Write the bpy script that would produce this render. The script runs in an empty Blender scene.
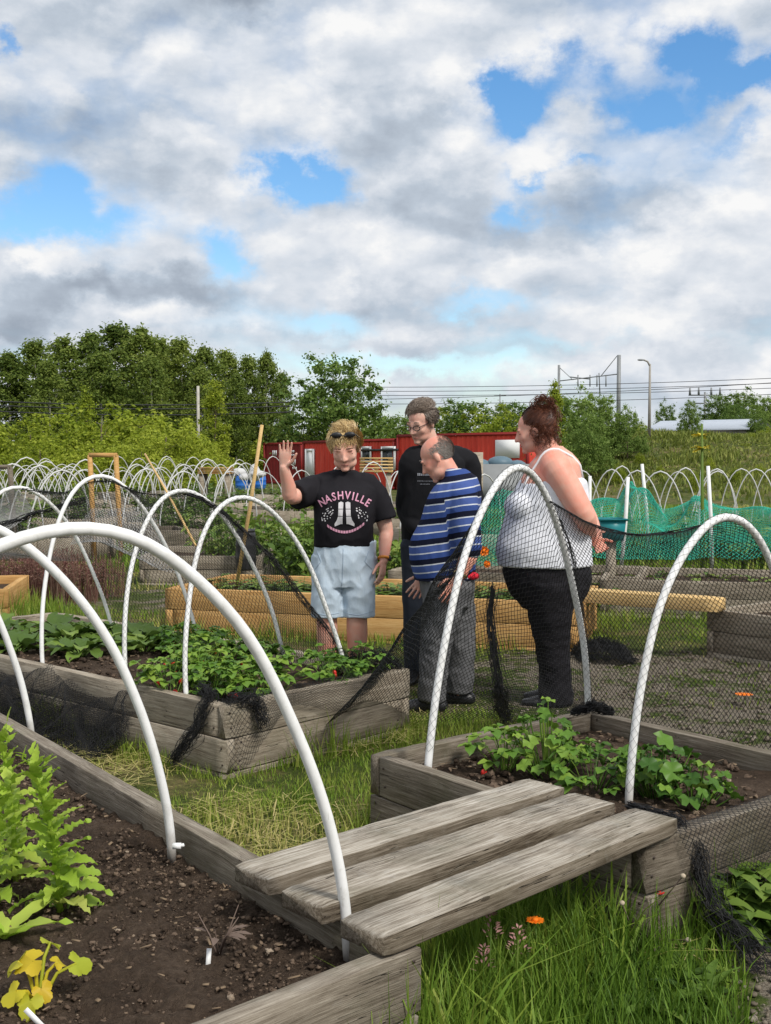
import bpy, math, random
import numpy as np
from mathutils import Vector, Matrix, noise
from mathutils.bvhtree import BVHTree

random.seed(7)
RNG = np.random.default_rng(7)
R = math.radians
scene = bpy.context.scene
COL = scene.collection

# ------------------------------------------------------------------ camera
CAM_H, FPX, W, H_IMG = 1.40, 1150.0, 771, 1024
PITCH = math.atan(52 / FPX)
cam_d = bpy.data.cameras.new('camera')
cam = bpy.data.objects.new('camera', cam_d)
COL.objects.link(cam)
cam.location = (0, 0, CAM_H)
cam.rotation_euler = (math.pi / 2 - PITCH, 0, 0)
cam_d.sensor_fit = 'VERTICAL'
cam_d.sensor_height = 36.0
cam_d.lens = 36.0 * FPX / H_IMG
cam_d.clip_start = 0.05
cam_d.clip_end = 3000
scene.camera = cam
FWD = Vector((0, math.cos(PITCH), -math.sin(PITCH)))
UPV = Vector((0, math.sin(PITCH), math.cos(PITCH)))
ORG = Vector((0, 0, CAM_H))


def ray(px, py):
    return FWD + Vector((1, 0, 0)) * ((px - 385.5) / FPX) + UPV * (-(py - 512) / FPX)


def at(px, py, z=0.0):
    """world point at height z seen at a photo pixel"""
    d = ray(px, py)
    return ORG + d * ((z - CAM_H) / d.z)


def atd(px, py, y):
    """world point at distance y seen at a photo pixel"""
    d = ray(px, py)
    return ORG + d * (y / d.y)


# ------------------------------------------------------------------ geometry store
class Geo:
    def __init__(s):
        s.v = []; s.q = []; s.t = []; s.n = 0; s.attr = []

    def add(s, verts, quads=None, tris=None, attr=None):
        verts = np.asarray(verts, dtype=np.float64).reshape(-1, 3)
        s.v.append(verts)
        if quads is not None and len(quads):
            s.q.append(np.asarray(quads, dtype=np.int64).reshape(-1, 4) + s.n)
        if tris is not None and len(tris):
            s.t.append(np.asarray(tris, dtype=np.int64).reshape(-1, 3) + s.n)
        if attr is not None:
            s.attr.append(np.full(len(verts), attr) if np.isscalar(attr) else np.asarray(attr))
        s.n += len(verts)
        return s

    def box(s, c, size, rot=None):
        x, y, z = [k / 2 for k in size]
        vs = [Vector((a * x, b * y, d * z)) for a in (-1, 1) for b in (-1, 1) for d in (-1, 1)]
        if rot is not None:
            vs = [rot @ v for v in vs]
        c = Vector(c)
        vs = [v + c for v in vs]
        return s.add([tuple(v) for v in vs], [(0, 1, 3, 2), (4, 6, 7, 5), (0, 4, 5, 1), (2, 3, 7, 6), (0, 2, 6, 4), (1, 5, 7, 3)])

    def tube(s, pts, rad, seg=8, side=None, cap=True, rnd=False):
        pts = [Vector(p) for p in pts]
        n = len(pts)
        rads = [rad] * n if np.isscalar(rad) else list(rad)
        rads = [(r, r) if np.isscalar(r) else r for r in rads]
        if rnd:   # rounded ends
            t0 = (pts[0] - pts[1]).normalized(); t1 = (pts[-1] - pts[-2]).normalized()
            m0 = min(rads[0]); m1 = min(rads[-1])
            pre = [(pts[0] + t0 * m0 * .95, (rads[0][0] * .3, rads[0][1] * .3)), (pts[0] + t0 * m0 * .65, (rads[0][0] * .75, rads[0][1] * .75))]
            post = [(pts[-1] + t1 * m1 * .65, (rads[-1][0] * .75, rads[-1][1] * .75)), (pts[-1] + t1 * m1 * .95, (rads[-1][0] * .3, rads[-1][1] * .3))]
            pts = [p for p, _ in pre] + pts + [p for p, _ in post]
            rads = [r for _, r in pre] + rads + [r for _, r in post]
            n = len(pts)
        tang = []
        for i in range(n):
            a = pts[max(i - 1, 0)]; b = pts[min(i + 1, n - 1)]
            d = b - a
            tang.append(d.normalized() if d.length > 1e-9 else Vector((0, 0, 1)))
        sv = Vector(side) if side is not None else None
        if sv is None:
            sv = Vector((1, 0, 0)) if abs(tang[0].x) < .9 else Vector((0, 1, 0))
        vs = []
        for i in range(n):
            t = tang[i]
            x = sv - t * sv.dot(t)
            if x.length < 1e-6:
                x = t.orthogonal()
            x.normalize()
            y = t.cross(x)
            if side is None:
                sv = x
            for k in range(seg):
                a = 2 * math.pi * k / seg
                p = pts[i] + x * (rads[i][0] * math.cos(a)) + y * (rads[i][1] * math.sin(a))
                vs.append(tuple(p))
        qs = [(i * seg + k, i * seg + (k + 1) % seg, (i + 1) * seg + (k + 1) % seg, (i + 1) * seg + k)
              for i in range(n - 1) for k in range(seg)]
        ts = []
        if cap:
            b = len(vs)
            vs.append(tuple(pts[0])); vs.append(tuple(pts[-1]))
            for k in range(seg):
                ts.append((b, (k + 1) % seg, k))
                ts.append((b + 1, (n - 1) * seg + k, (n - 1) * seg + (k + 1) % seg))
        return s.add(vs, qs, ts)

    def ell(s, c, r, rot=None, seg=16, ring=10, M=None):
        vs = []
        c = Vector(c)
        for i in range(ring + 1):
            th = math.pi * i / ring
            for k in range(seg):
                a = 2 * math.pi * k / seg
                p = Vector((r[0] * math.sin(th) * math.cos(a), r[1] * math.sin(th) * math.sin(a), r[2] * math.cos(th)))
                if rot is not None:
                    p = rot @ p
                p = p + c
                if M is not None:
                    p = M @ p
                vs.append(tuple(p))
        qs = [(i * seg + k, (i + 1) * seg + k, (i + 1) * seg + (k + 1) % seg, i * seg + (k + 1) % seg)
              for i in range(ring) for k in range(seg)]
        return s.add(vs, qs)

    def leaf(s, base, d, up, L, Wd, n=5, lobes=0, depth=.35, fold=.25, droop=.4, shape=.5, twist=0., attr=None):
        """a leaf blade: three columns (edge, midrib, edge), outline may be lobed or toothed"""
        base = Vector(base); d = Vector(d).normalized(); up = Vector(up)
        sd = d.cross(up)
        if sd.length < 1e-5:
            sd = d.orthogonal()
        sd.normalize()
        up = sd.cross(d).normalized()
        vs = []
        p = base.copy(); dirv = d.copy()
        for i in range(n + 1):
            t = i / n
            w = Wd * .5 * (max(0., math.sin(math.pi * min(1, t ** shape * .98 + .02))) ** .8) + .0006
            if lobes:
                w *= 1 - depth * (.5 + .5 * math.cos(2 * math.pi * lobes * t + random.uniform(-.5, .5)))
            wave = random.uniform(-.12, .12) * Wd
            tw = twist * t
            sdt = sd * math.cos(tw) + up * math.sin(tw)
            vs.append(tuple(p - sdt * w + up * (fold * w + wave)))
            vs.append(tuple(p))
            vs.append(tuple(p + sdt * w * random.uniform(.85, 1.1) + up * (fold * w - wave)))
            dirv = (dirv - Vector((0, 0, 1)) * (droop / n)).normalized()
            p = p + dirv * (L / n)
            up = sd.cross(dirv).normalized()
        qs = []
        for i in range(n):
            a = i * 3
            qs += [(a, a + 1, a + 4, a + 3), (a + 1, a + 2, a + 5, a + 4)]
        return s.add(vs, qs, attr=attr)

    def mesh(s, name):
        me = bpy.data.meshes.new(name)
        v = np.concatenate(s.v) if s.v else np.zeros((0, 3))
        q = np.concatenate(s.q) if s.q else np.zeros((0, 4), dtype=np.int64)
        t = np.concatenate(s.t) if s.t else np.zeros((0, 3), dtype=np.int64)
        me.vertices.add(len(v)); me.vertices.foreach_set('co', v.ravel())
        loops = np.concatenate([q.ravel(), t.ravel()]).astype(np.int32)
        me.loops.add(len(loops)); me.loops.foreach_set('vertex_index', loops)
        starts = np.concatenate([np.arange(len(q)) * 4, len(q) * 4 + np.arange(len(t)) * 3]).astype(np.int32)
        me.polygons.add(len(starts)); me.polygons.foreach_set('loop_start', starts)
        me.update(calc_edges=True)
        me.validate()
        if s.attr and sum(len(a) for a in s.attr) == len(v):
            at_ = me.attributes.new('tone', 'FLOAT', 'POINT')
            at_.data.foreach_set('value', np.concatenate(s.attr).astype(np.float32))
        return me

    def build(s, name, mat, parent=None, smooth=False, loc=None, mats=None):
        me = s.mesh(name)
        return link_mesh(name, me, mat, parent, smooth, loc)


def link_mesh(name, me, mat, parent=None, smooth=False, loc=None):
    if mat is not None and not me.materials:
        me.materials.append(mat)
    if smooth:
        me.polygons.foreach_set('use_smooth', np.ones(len(me.polygons), dtype=bool))
    o = bpy.data.objects.new(name, me)
    COL.objects.link(o)
    if parent is not None:
        o.parent = parent
    if loc is not None:
        o.location = loc
    return o


def tag(o, label=None, cat=None, group=None, kind=None):
    if label: o['label'] = label
    if cat: o['category'] = cat
    if group: o['group'] = group
    if kind: o['kind'] = kind
    return o


def empty(name, loc, label=None, cat=None, group=None, rz=0.):
    o = bpy.data.objects.new(name, None)
    o.empty_display_size = .1
    COL.objects.link(o)
    o.location = loc
    o.rotation_euler = (0, 0, rz)
    return tag(o, label, cat, group)


def copy_tree(root, loc, rz=0., scale=None, label=None, group=None):
    r = root.copy(); COL.objects.link(r)
    r.location = loc; r.rotation_euler = (0, 0, rz)
    if scale is not None:
        r.scale = scale
    if label: r['label'] = label
    if group: r['group'] = group
    for ch in list(root.children):
        c = ch.copy(); COL.objects.link(c); c.parent = r
        for g in ch.children:
            d = g.copy(); COL.objects.link(d); d.parent = c
    return r


# ------------------------------------------------------------------ materials
def new_mat(name):
    m = bpy.data.materials.new(name)
    m.use_nodes = True
    nt = m.node_tree
    for n in list(nt.nodes):
        if n.type not in ('OUTPUT_MATERIAL',):
            nt.nodes.remove(n)
    return m, nt, nt.nodes['Material Output']


def node(nt, typ, **kw):
    n = nt.nodes.new(typ)
    for k, v in kw.items():
        if k.startswith('i_'):
            key = k[2:]
            n.inputs[int(key) if key.isdigit() else key.replace('_', ' ')].default_value = v
        else:
            setattr(n, k, v)
    return n


def math_n(nt, op, a, b=None, c=None):
    n = nt.nodes.new('ShaderNodeMath'); n.operation = op
    for i, x in enumerate((a, b, c)):
        if x is None: continue
        if isinstance(x, (int, float)):
            n.inputs[i].default_value = x
        else:
            nt.links.new(x, n.inputs[i])
    return n.outputs[0]


def ramp(nt, fac, stops, interp='LINEAR'):
    n = nt.nodes.new('ShaderNodeValToRGB')
    cr = n.color_ramp; cr.interpolation = interp
    while len(cr.elements) < len(stops):
        cr.elements.new(.5)
    for e, (p, c) in zip(cr.elements, stops):
        e.position = p; e.color = (c[0], c[1], c[2], 1)
    if fac is not None:
        nt.links.new(fac, n.inputs[0])
    return n.outputs[0]


def mixc(nt, fac, a, b, mode='MIX'):
    n = nt.nodes.new('ShaderNodeMix'); n.data_type = 'RGBA'; n.blend_type = mode
    for sock, x in ((n.inputs[0], fac), (n.inputs[6], a), (n.inputs[7], b)):
        if isinstance(x, (int, float)):
            sock.default_value = x
        elif isinstance(x, tuple):
            sock.default_value = (x[0], x[1], x[2], 1)
        else:
            nt.links.new(x, sock)
    return n.outputs[2]


def noise_n(nt, vec, scale, detail=4, rough=.55, dist=0., out='Fac'):
    n = nt.nodes.new('ShaderNodeTexNoise')
    n.inputs['Scale'].default_value = scale; n.inputs['Detail'].default_value = detail
    n.inputs['Roughness'].default_value = rough; n.inputs['Distortion'].default_value = dist
    if vec is not None:
        nt.links.new(vec, n.inputs['Vector'])
    return n.outputs[out]


def mapping(nt, vec, scale=(1, 1, 1), loc=None):
    n = nt.nodes.new('ShaderNodeMapping')
    n.inputs['Scale'].default_value = scale
    if loc is not None:
        if isinstance(loc, tuple): n.inputs['Location'].default_value = loc
        else: nt.links.new(loc, n.inputs['Location'])
    nt.links.new(vec, n.inputs['Vector'])
    return n.outputs[0]


def objco(nt):
    return nt.nodes.new('ShaderNodeTexCoord').outputs['Object']


def worldpos(nt):
    return nt.nodes.new('ShaderNodeNewGeometry').outputs['Position']


def principled(nt, out, col, rough=.7, spec=.3, bump=None, bstr=.3, bdist=.01, sss=0., trans=0., metal=0.):
    p = nt.nodes.new('ShaderNodeBsdfPrincipled')
    if isinstance(col, tuple): p.inputs['Base Color'].default_value = (*col, 1)
    else: nt.links.new(col, p.inputs['Base Color'])
    if isinstance(rough, (int, float)): p.inputs['Roughness'].default_value = rough
    else: nt.links.new(rough, p.inputs['Roughness'])
    p.inputs['Specular IOR Level'].default_value = spec
    p.inputs['Metallic'].default_value = metal
    if sss:
        p.inputs['Subsurface Weight'].default_value = sss
        p.inputs['Subsurface Radius'].default_value = (.012, .005, .003)
        p.inputs['Subsurface Scale'].default_value = 1.
    if bump is not None:
        b = nt.nodes.new('ShaderNodeBump')
        b.inputs['Strength'].default_value = bstr; b.inputs['Distance'].default_value = bdist
        nt.links.new(bump, b.inputs['Height']); nt.links.new(b.outputs[0], p.inputs['Normal'])
    sh = p.outputs[0]
    if trans:
        t = nt.nodes.new('ShaderNodeBsdfTranslucent')
        if isinstance(col, tuple): t.inputs[0].default_value = (*col, 1)
        else: nt.links.new(col, t.inputs[0])
        mx = nt.nodes.new('ShaderNodeMixShader'); mx.inputs[0].default_value = trans
        nt.links.new(sh, mx.inputs[1]); nt.links.new(t.outputs[0], mx.inputs[2])
        sh = mx.outputs[0]
    nt.links.new(sh, out.inputs[0])
    return p


def mat_plain(name, col, rough=.6, spec=.3, var=.15, scale=6., bump=0., bscale=60., **kw):
    m, nt, out = new_mat(name)
    co = objco(nt)
    n1 = noise_n(nt, co, scale, 5, .6)
    c = mixc(nt, n1, tuple(k * (1 - var) for k in col), tuple(min(1, k * (1 + var)) for k in col))
    b = noise_n(nt, co, bscale, 4, .6) if bump else None
    principled(nt, out, c, rough, spec, b, bump, .004, **kw)
    return m


def mat_wood(name, stops, green=0., crack=.9, lichen=0., side_tint=0., fine=1.):
    m, nt, out = new_mat(name)
    co = objco(nt)
    oi = nt.nodes.new('ShaderNodeObjectInfo')
    comb = nt.nodes.new('ShaderNodeCombineXYZ')
    for i, k in enumerate((37., 11., 5.)):
        nt.links.new(math_n(nt, 'MULTIPLY', oi.outputs['Random'], k), comb.inputs[i])
    v = mapping(nt, co, (1, 1, 1), comb.outputs[0])
    wob = noise_n(nt, v, 1.7, 2, .5, out='Color')
    vv = nt.nodes.new('ShaderNodeMix'); vv.data_type = 'VECTOR'; vv.blend_type = 'MIX' if False else 'MIX'
    add = nt.nodes.new('ShaderNodeVectorMath'); add.operation = 'MULTIPLY_ADD'
    nt.links.new(wob, add.inputs[0]); add.inputs[1].default_value = (.0, .035, .035); nt.links.new(v, add.inputs[2])
    g1 = noise_n(nt, mapping(nt, add.outputs[0], (1.6, 74 * fine, 74 * fine)), 1.6, 6, .72)
    g2 = noise_n(nt, mapping(nt, add.outputs[0], (7., 260 * fine, 260 * fine)), 1.4, 4, .65)
    big = noise_n(nt, mapping(nt, v, (2.2, 7, 7)), 1.9, 6, .66)
    f = math_n(nt, 'ADD', math_n(nt, 'MULTIPLY', g1, .55), math_n(nt, 'ADD', math_n(nt, 'MULTIPLY', g2, .35), math_n(nt, 'MULTIPLY', big, .3)))
    f = math_n(nt, 'MULTIPLY_ADD', math_n(nt, 'SUBTRACT', f, .6), 2.5, .5)
    f = math_n(nt, 'ADD', f, math_n(nt, 'MULTIPLY', math_n(nt, 'SUBTRACT', oi.outputs['Random'], .5), .22))
    c = ramp(nt, f, stops)
    # long cracks
    cr = noise_n(nt, mapping(nt, add.outputs[0], (.6, 40, 40)), 2.3, 2, .45)
    crk = math_n(nt, 'LESS_THAN', math_n(nt, 'ABSOLUTE', math_n(nt, 'SUBTRACT', cr, .5)), .0065)
    msk = math_n(nt, 'GREATER_THAN', noise_n(nt, mapping(nt, v, (1.3, 9, 9)), 2., 2), .56)
    crk = math_n(nt, 'MULTIPLY', math_n(nt, 'MULTIPLY', crk, msk), crack)
    c = mixc(nt, crk, c, tuple(k * .25 for k in stops[0][1]))
    # knots
    vo = nt.nodes.new('ShaderNodeTexVoronoi'); vo.inputs['Scale'].default_value = 2.6
    nt.links.new(mapping(nt, v, (1., 2.6, 2.6)), vo.inputs['Vector'])
    kn = math_n(nt, 'LESS_THAN', math_n(nt, 'ADD', vo.outputs['Distance'], math_n(nt, 'MULTIPLY', g1, .06)), .085)
    c = mixc(nt, math_n(nt, 'MULTIPLY', kn, .6), c, tuple(k * .45 for k in stops[0][1]))
    if green:
        gm = ramp(nt, noise_n(nt, v, 5.5, 5, .65), [(.5, (0, 0, 0)), (.7, (1, 1, 1))])
        c = mixc(nt, math_n(nt, 'MULTIPLY', gm, green), c, (.085, .085, .04))
    if lichen:
        lm = ramp(nt, noise_n(nt, v, 22, 6, .75), [(.56, (0, 0, 0)), (.64, (1, 1, 1))])
        c = mixc(nt, math_n(nt, 'MULTIPLY', lm, lichen), c, (.42, .40, .37))
    if side_tint:     # sides and ends are multiplied darker and browner than upward faces
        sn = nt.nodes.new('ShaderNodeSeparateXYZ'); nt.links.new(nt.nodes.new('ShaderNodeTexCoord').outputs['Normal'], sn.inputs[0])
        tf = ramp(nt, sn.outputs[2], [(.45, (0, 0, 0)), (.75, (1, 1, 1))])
        dk = nt.nodes.new('ShaderNodeMix'); dk.data_type = 'RGBA'; dk.blend_type = 'MULTIPLY'; dk.inputs[0].default_value = side_tint
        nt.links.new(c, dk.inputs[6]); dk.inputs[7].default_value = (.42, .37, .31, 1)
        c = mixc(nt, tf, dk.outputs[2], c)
    hgt = math_n(nt, 'SUBTRACT', math_n(nt, 'ADD', g1, math_n(nt, 'MULTIPLY', g2, .6)), math_n(nt, 'MULTIPLY', crk, 2.))
    principled(nt, out, c, .88, .15, hgt, .55, .006)
    return m


def mat_leaf(name, stops, trans=.3, rough=.5, spec=.25, attr=False, noise_s=1.2):
    m, nt, out = new_mat(name)
    geo = nt.nodes.new('ShaderNodeNewGeometry')
    f = geo.outputs['Random Per Island']
    oi = nt.nodes.new('ShaderNodeObjectInfo')
    nz = noise_n(nt, geo.outputs['Position'], noise_s, 3, .6)
    f = math_n(nt, 'ADD', math_n(nt, 'MULTIPLY', f, .5), math_n(nt, 'MULTIPLY', nz, .5))
    f = math_n(nt, 'ADD', f, math_n(nt, 'MULTIPLY', math_n(nt, 'SUBTRACT', oi.outputs['Random'], .5), .25))
    if attr:
        a = nt.nodes.new('ShaderNodeAttribute'); a.attribute_name = 'tone'
        f = math_n(nt, 'ADD', math_n(nt, 'MULTIPLY', f, .45), a.outputs['Fac'])
    c = ramp(nt, f, stops)
    principled(nt, out, c, rough, spec, trans=trans)
    return m


M = {}
M['wood_old'] = mat_wood('weathered_wood', [(0., (.05, .041, .031)), (.35, (.145, .12, .092)), (.65, (.26, .225, .18)), (1., (.42, .38, .32))], green=.45, lichen=.12, side_tint=.3)
M['wood_plank'] = mat_wood('weathered_plank_wood', [(0., (.04, .03, .022)), (.28, (.115, .092, .068)), (.52, (.27, .235, .19)), (.78, (.44, .40, .34)), (1., (.58, .545, .49))], green=.3, lichen=.25, crack=1., side_tint=.75)
M['wood_pale'] = mat_wood('pale_weathered_wood', [(0., (.095, .077, .055)), (.35, (.235, .195, .148)), (.65, (.38, .33, .26)), (1., (.52, .465, .39))], green=.25, lichen=.1)
M['wood_new'] = mat_wood('new_orange_wood', [(0., (.25, .12, .04)), (.4, (.46, .255, .09)), (.7, (.57, .35, .14)), (1., (.66, .45, .21))], crack=.5)
M['wood_yellow'] = mat_wood('new_yellow_wood', [(0., (.42, .25, .09)), (.4, (.6, .4, .17)), (1., (.78, .58, .3))], crack=.4)
M['bark'] = mat_plain('bark', (.13, .10, .075), .9, .1, .45, 5, .5, 20)
M['birch_bark'] = mat_plain('birch_bark', (.42, .40, .35), .8, .15, .5, 3, .3, 20)


def mat_pipe():
    m, nt, out = new_mat('white_plastic_pipe')
    co = objco(nt)
    n1 = noise_n(nt, co, 9, 5, .7); n2 = noise_n(nt, co, 60, 3, .6)
    c = ramp(nt, n1, [(.25, (.60, .59, .56)), (.5, (.78, .78, .77)), (.8, (.84, .84, .84))])
    d = ramp(nt, n2, [(.62, (0, 0, 0)), (.75, (1, 1, 1))])
    c = mixc(nt, math_n(nt, 'MULTIPLY', d, .35), c, (.42, .40, .34))
    # soil splashed round the buried foot, scuffs along the pipe
    sp = nt.nodes.new('ShaderNodeSeparateXYZ'); nt.links.new(co, sp.inputs[0])
    ft = math_n(nt, 'ADD', sp.outputs[2], math_n(nt, 'MULTIPLY', n1, .10))
    c = mixc(nt, math_n(nt, 'MULTIPLY', ramp(nt, ft, [(.05, (1, 1, 1)), (.16, (0, 0, 0))]), .75), c, (.16, .12, .085))
    sc = noise_n(nt, mapping(nt, co, (60, 60, 5)), 1.5, 5, .7)
    c = mixc(nt, math_n(nt, 'MULTIPLY', ramp(nt, sc, [(.62, (0, 0, 0)), (.70, (1, 1, 1))]), .45), c, (.33, .31, .27))
    principled(nt, out, c, .46, .4, n2, .08, .003)
    return m


M['pipe'] = mat_pipe()
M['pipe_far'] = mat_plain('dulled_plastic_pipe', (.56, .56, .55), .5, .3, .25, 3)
M['net_black'] = mat_plain('black_net_twine', (.014, .014, .015), .6, .3, .2)
M['net_grey'] = mat_plain('grey_net_twine', (.17, .17, .175), .6, .3, .2)
M['net_pale'] = mat_plain('pale_net_twine', (.36, .36, .36), .6, .3, .2)
M['net_green'] = mat_plain('green_net_twine', (.03, .40, .28), .6, .3, .3)


def mat_soil():
    m, nt, out = new_mat('garden_soil')
    co = worldpos(nt)
    n1 = noise_n(nt, co, 4, 6, .65); n2 = noise_n(nt, co, 55, 6, .75); n3 = noise_n(nt, co, 190, 4, .7)
    f = math_n(nt, 'ADD', math_n(nt, 'MULTIPLY', n1, .45), math_n(nt, 'MULTIPLY', n2, .55))
    c = ramp(nt, f, [(.3, (.04, .028, .02)), (.5, (.105, .074, .053)), (.63, (.165, .12, .088)), (.78, (.25, .19, .14))])
    fl = ramp(nt, n3, [(.7, (0, 0, 0)), (.76, (1, 1, 1))])
    c = mixc(nt, math_n(nt, 'MULTIPLY', fl, .55), c, (.21, .155, .105))
    h = math_n(nt, 'ADD', n2, math_n(nt, 'MULTIPLY', n3, .7))
    principled(nt, out, c, .95, .1, h, 1., .03)
    return m


M['soil'] = mat_soil()


def mat_crumb():
    m, nt, out = new_mat('soil_crumb')
    g = nt.nodes.new('ShaderNodeNewGeometry')
    c = ramp(nt, g.outputs['Random Per Island'], [(0., (.048, .034, .025)), (.6, (.118, .084, .061)), (.90, (.155, .112, .082)), (.965, (.20, .145, .10)), (1., (.36, .29, .22))])
    n = noise_n(nt, worldpos(nt), 160, 4, .7)
    principled(nt, out, c, .95, .1, n, .6, .008)
    return m


M['crumb'] = mat_crumb()


def mat_ground():
    m, nt, out = new_mat('ground_turf_and_gravel')
    co = worldpos(nt)
    n0 = noise_n(nt, co, .55, 4, .6); n1 = noise_n(nt, co, 3.4, 7, .72); n2 = noise_n(nt, co, 30, 5, .75); n3 = noise_n(nt, co, 120, 3, .7)
    green = ramp(nt, n2, [(.3, (.025, .038, .010)), (.55, (.07, .095, .022)), (.8, (.15, .145, .05))])
    straw = ramp(nt, n2, [(.3, (.10, .075, .035)), (.6, (.24, .185, .09)), (.85, (.34, .28, .15))])
    gravel = ramp(nt, n3, [(.3, (.085, .07, .052)), (.5, (.18, .152, .118)), (.7, (.29, .255, .205)), (.85, (.42, .385, .33))])
    a = nt.nodes.new('ShaderNodeAttribute'); a.attribute_name = 'tone'   # 1 = gravel path
    s1 = ramp(nt, math_n(nt, 'ADD', math_n(nt, 'MULTIPLY', n1, .6), math_n(nt, 'MULTIPLY', n0, .4)), [(.47, (0, 0, 0)), (.62, (1, 1, 1))])
    c = mixc(nt, s1, green, straw)
    gm = ramp(nt, math_n(nt, 'ADD', a.outputs['Fac'], math_n(nt, 'MULTIPLY', math_n(nt, 'SUBTRACT', n1, .5), 2.0)), [(.42, (0, 0, 0)), (.58, (1, 1, 1))])
    c = mixc(nt, gm, c, gravel)
    principled(nt, out, c, .95, .1, math_n(nt, 'ADD', n2, n3), .7, .02)
    return m


M['ground'] = mat_ground()
M['grass'] = mat_leaf('grass_blades', [(.1, (.05, .11, .012)), (.38, (.14, .24, .026)), (.6, (.26, .34, .05)), (.8, (.44, .41, .13)), (1., (.58, .48, .23))], .3, .55, .2, attr=True)
M['leaf_straw'] = mat_leaf('strawberry_leaf', [(.2, (.045, .115, .016)), (.5, (.115, .23, .028)), (.8, (.25, .37, .055))], .25, .45, .3)
M['leaf_cab'] = mat_leaf('brassica_leaf', [(.2, (.085, .15, .028)), (.5, (.18, .28, .05)), (.8, (.30, .40, .09))], .25, .5, .3)
M['leaf_lett'] = mat_leaf('bolted_lettuce_leaf', [(.2, (.22, .36, .035)), (.5, (.38, .54, .06)), (.78, (.50, .60, .11)), (.95, (.56, .46, .18))], .4, .5, .3, attr=True)
M['leaf_squash'] = mat_leaf('yellowing_squash_leaf', [(.2, (.20, .33, .03)), (.5, (.42, .48, .04)), (.75, (.62, .54, .04)), (.95, (.70, .40, .02))], .4, .5, .3)
M['leaf_crop'] = mat_leaf('crop_leaf', [(.15, (.045, .09, .016)), (.45, (.11, .19, .03)), (.8, (.24, .32, .06))], .3, .5, .25)
M['fol_birch'] = mat_leaf('birch_foliage', [(.15, (.065, .11, .02)), (.45, (.16, .225, .04)), (.8, (.29, .35, .075))], .5, .55, .2, noise_s=.5)
M['fol_bush'] = mat_leaf('willow_bush_foliage', [(.15, (.13, .19, .018)), (.45, (.29, .36, .032)), (.8, (.47, .52, .07))], .5, .55, .2, noise_s=.6)
M['fol_tree'] = mat_leaf('broadleaf_foliage', [(.15, (.06, .12, .026)), (.45, (.155, .245, .05)), (.8, (.30, .40, .10))], .48, .55, .2, noise_s=.5)
M['fol_bank'] = mat_leaf('bank_plants', [(.15, (.07, .10, .018)), (.45, (.16, .20, .035)), (.8, (.30, .32, .08))], .3, .6, .2, noise_s=.35)
M['red_flower'] = mat_plain('red_berry', (.62, .03, .02), .4, .4)
M['orange_flower'] = mat_plain('orange_petal', (.85, .20, .01), .55, .2)
M['pink_flower'] = mat_plain('pink_seed_head', (.40, .22, .20), .8, .1)
M['white_paint'] = mat_plain('white_paint', (.78, .78, .77), .5, .3, .06)
M['dark_glass'] = mat_plain('dark_glass', (.03, .035, .04), .12, .5, .2)
M['black_plastic'] = mat_plain('black_plastic', (.02, .02, .022), .45, .4, .2)
M['blue_plastic'] = mat_plain('blue_plastic', (.02, .14, .5), .4, .4, .2)
M['teal_plastic'] = mat_plain('teal_plastic', (.012, .2, .22), .4, .4, .2)
M['grey_tarp'] = mat_plain('grey_sheeting', (.5, .5, .5), .6, .3, .2, 3)
M['steel'] = mat_plain('galvanised_steel', (.22, .23, .235), .5, .4, .2, 3)
M['roof_grey'] = mat_plain('pale_metal_roof', (.42, .46, .52), .5, .3, .1, 2)
M['stone'] = mat_plain('concrete', (.32, .30, .27), .9, .2, .25, 4)
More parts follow.
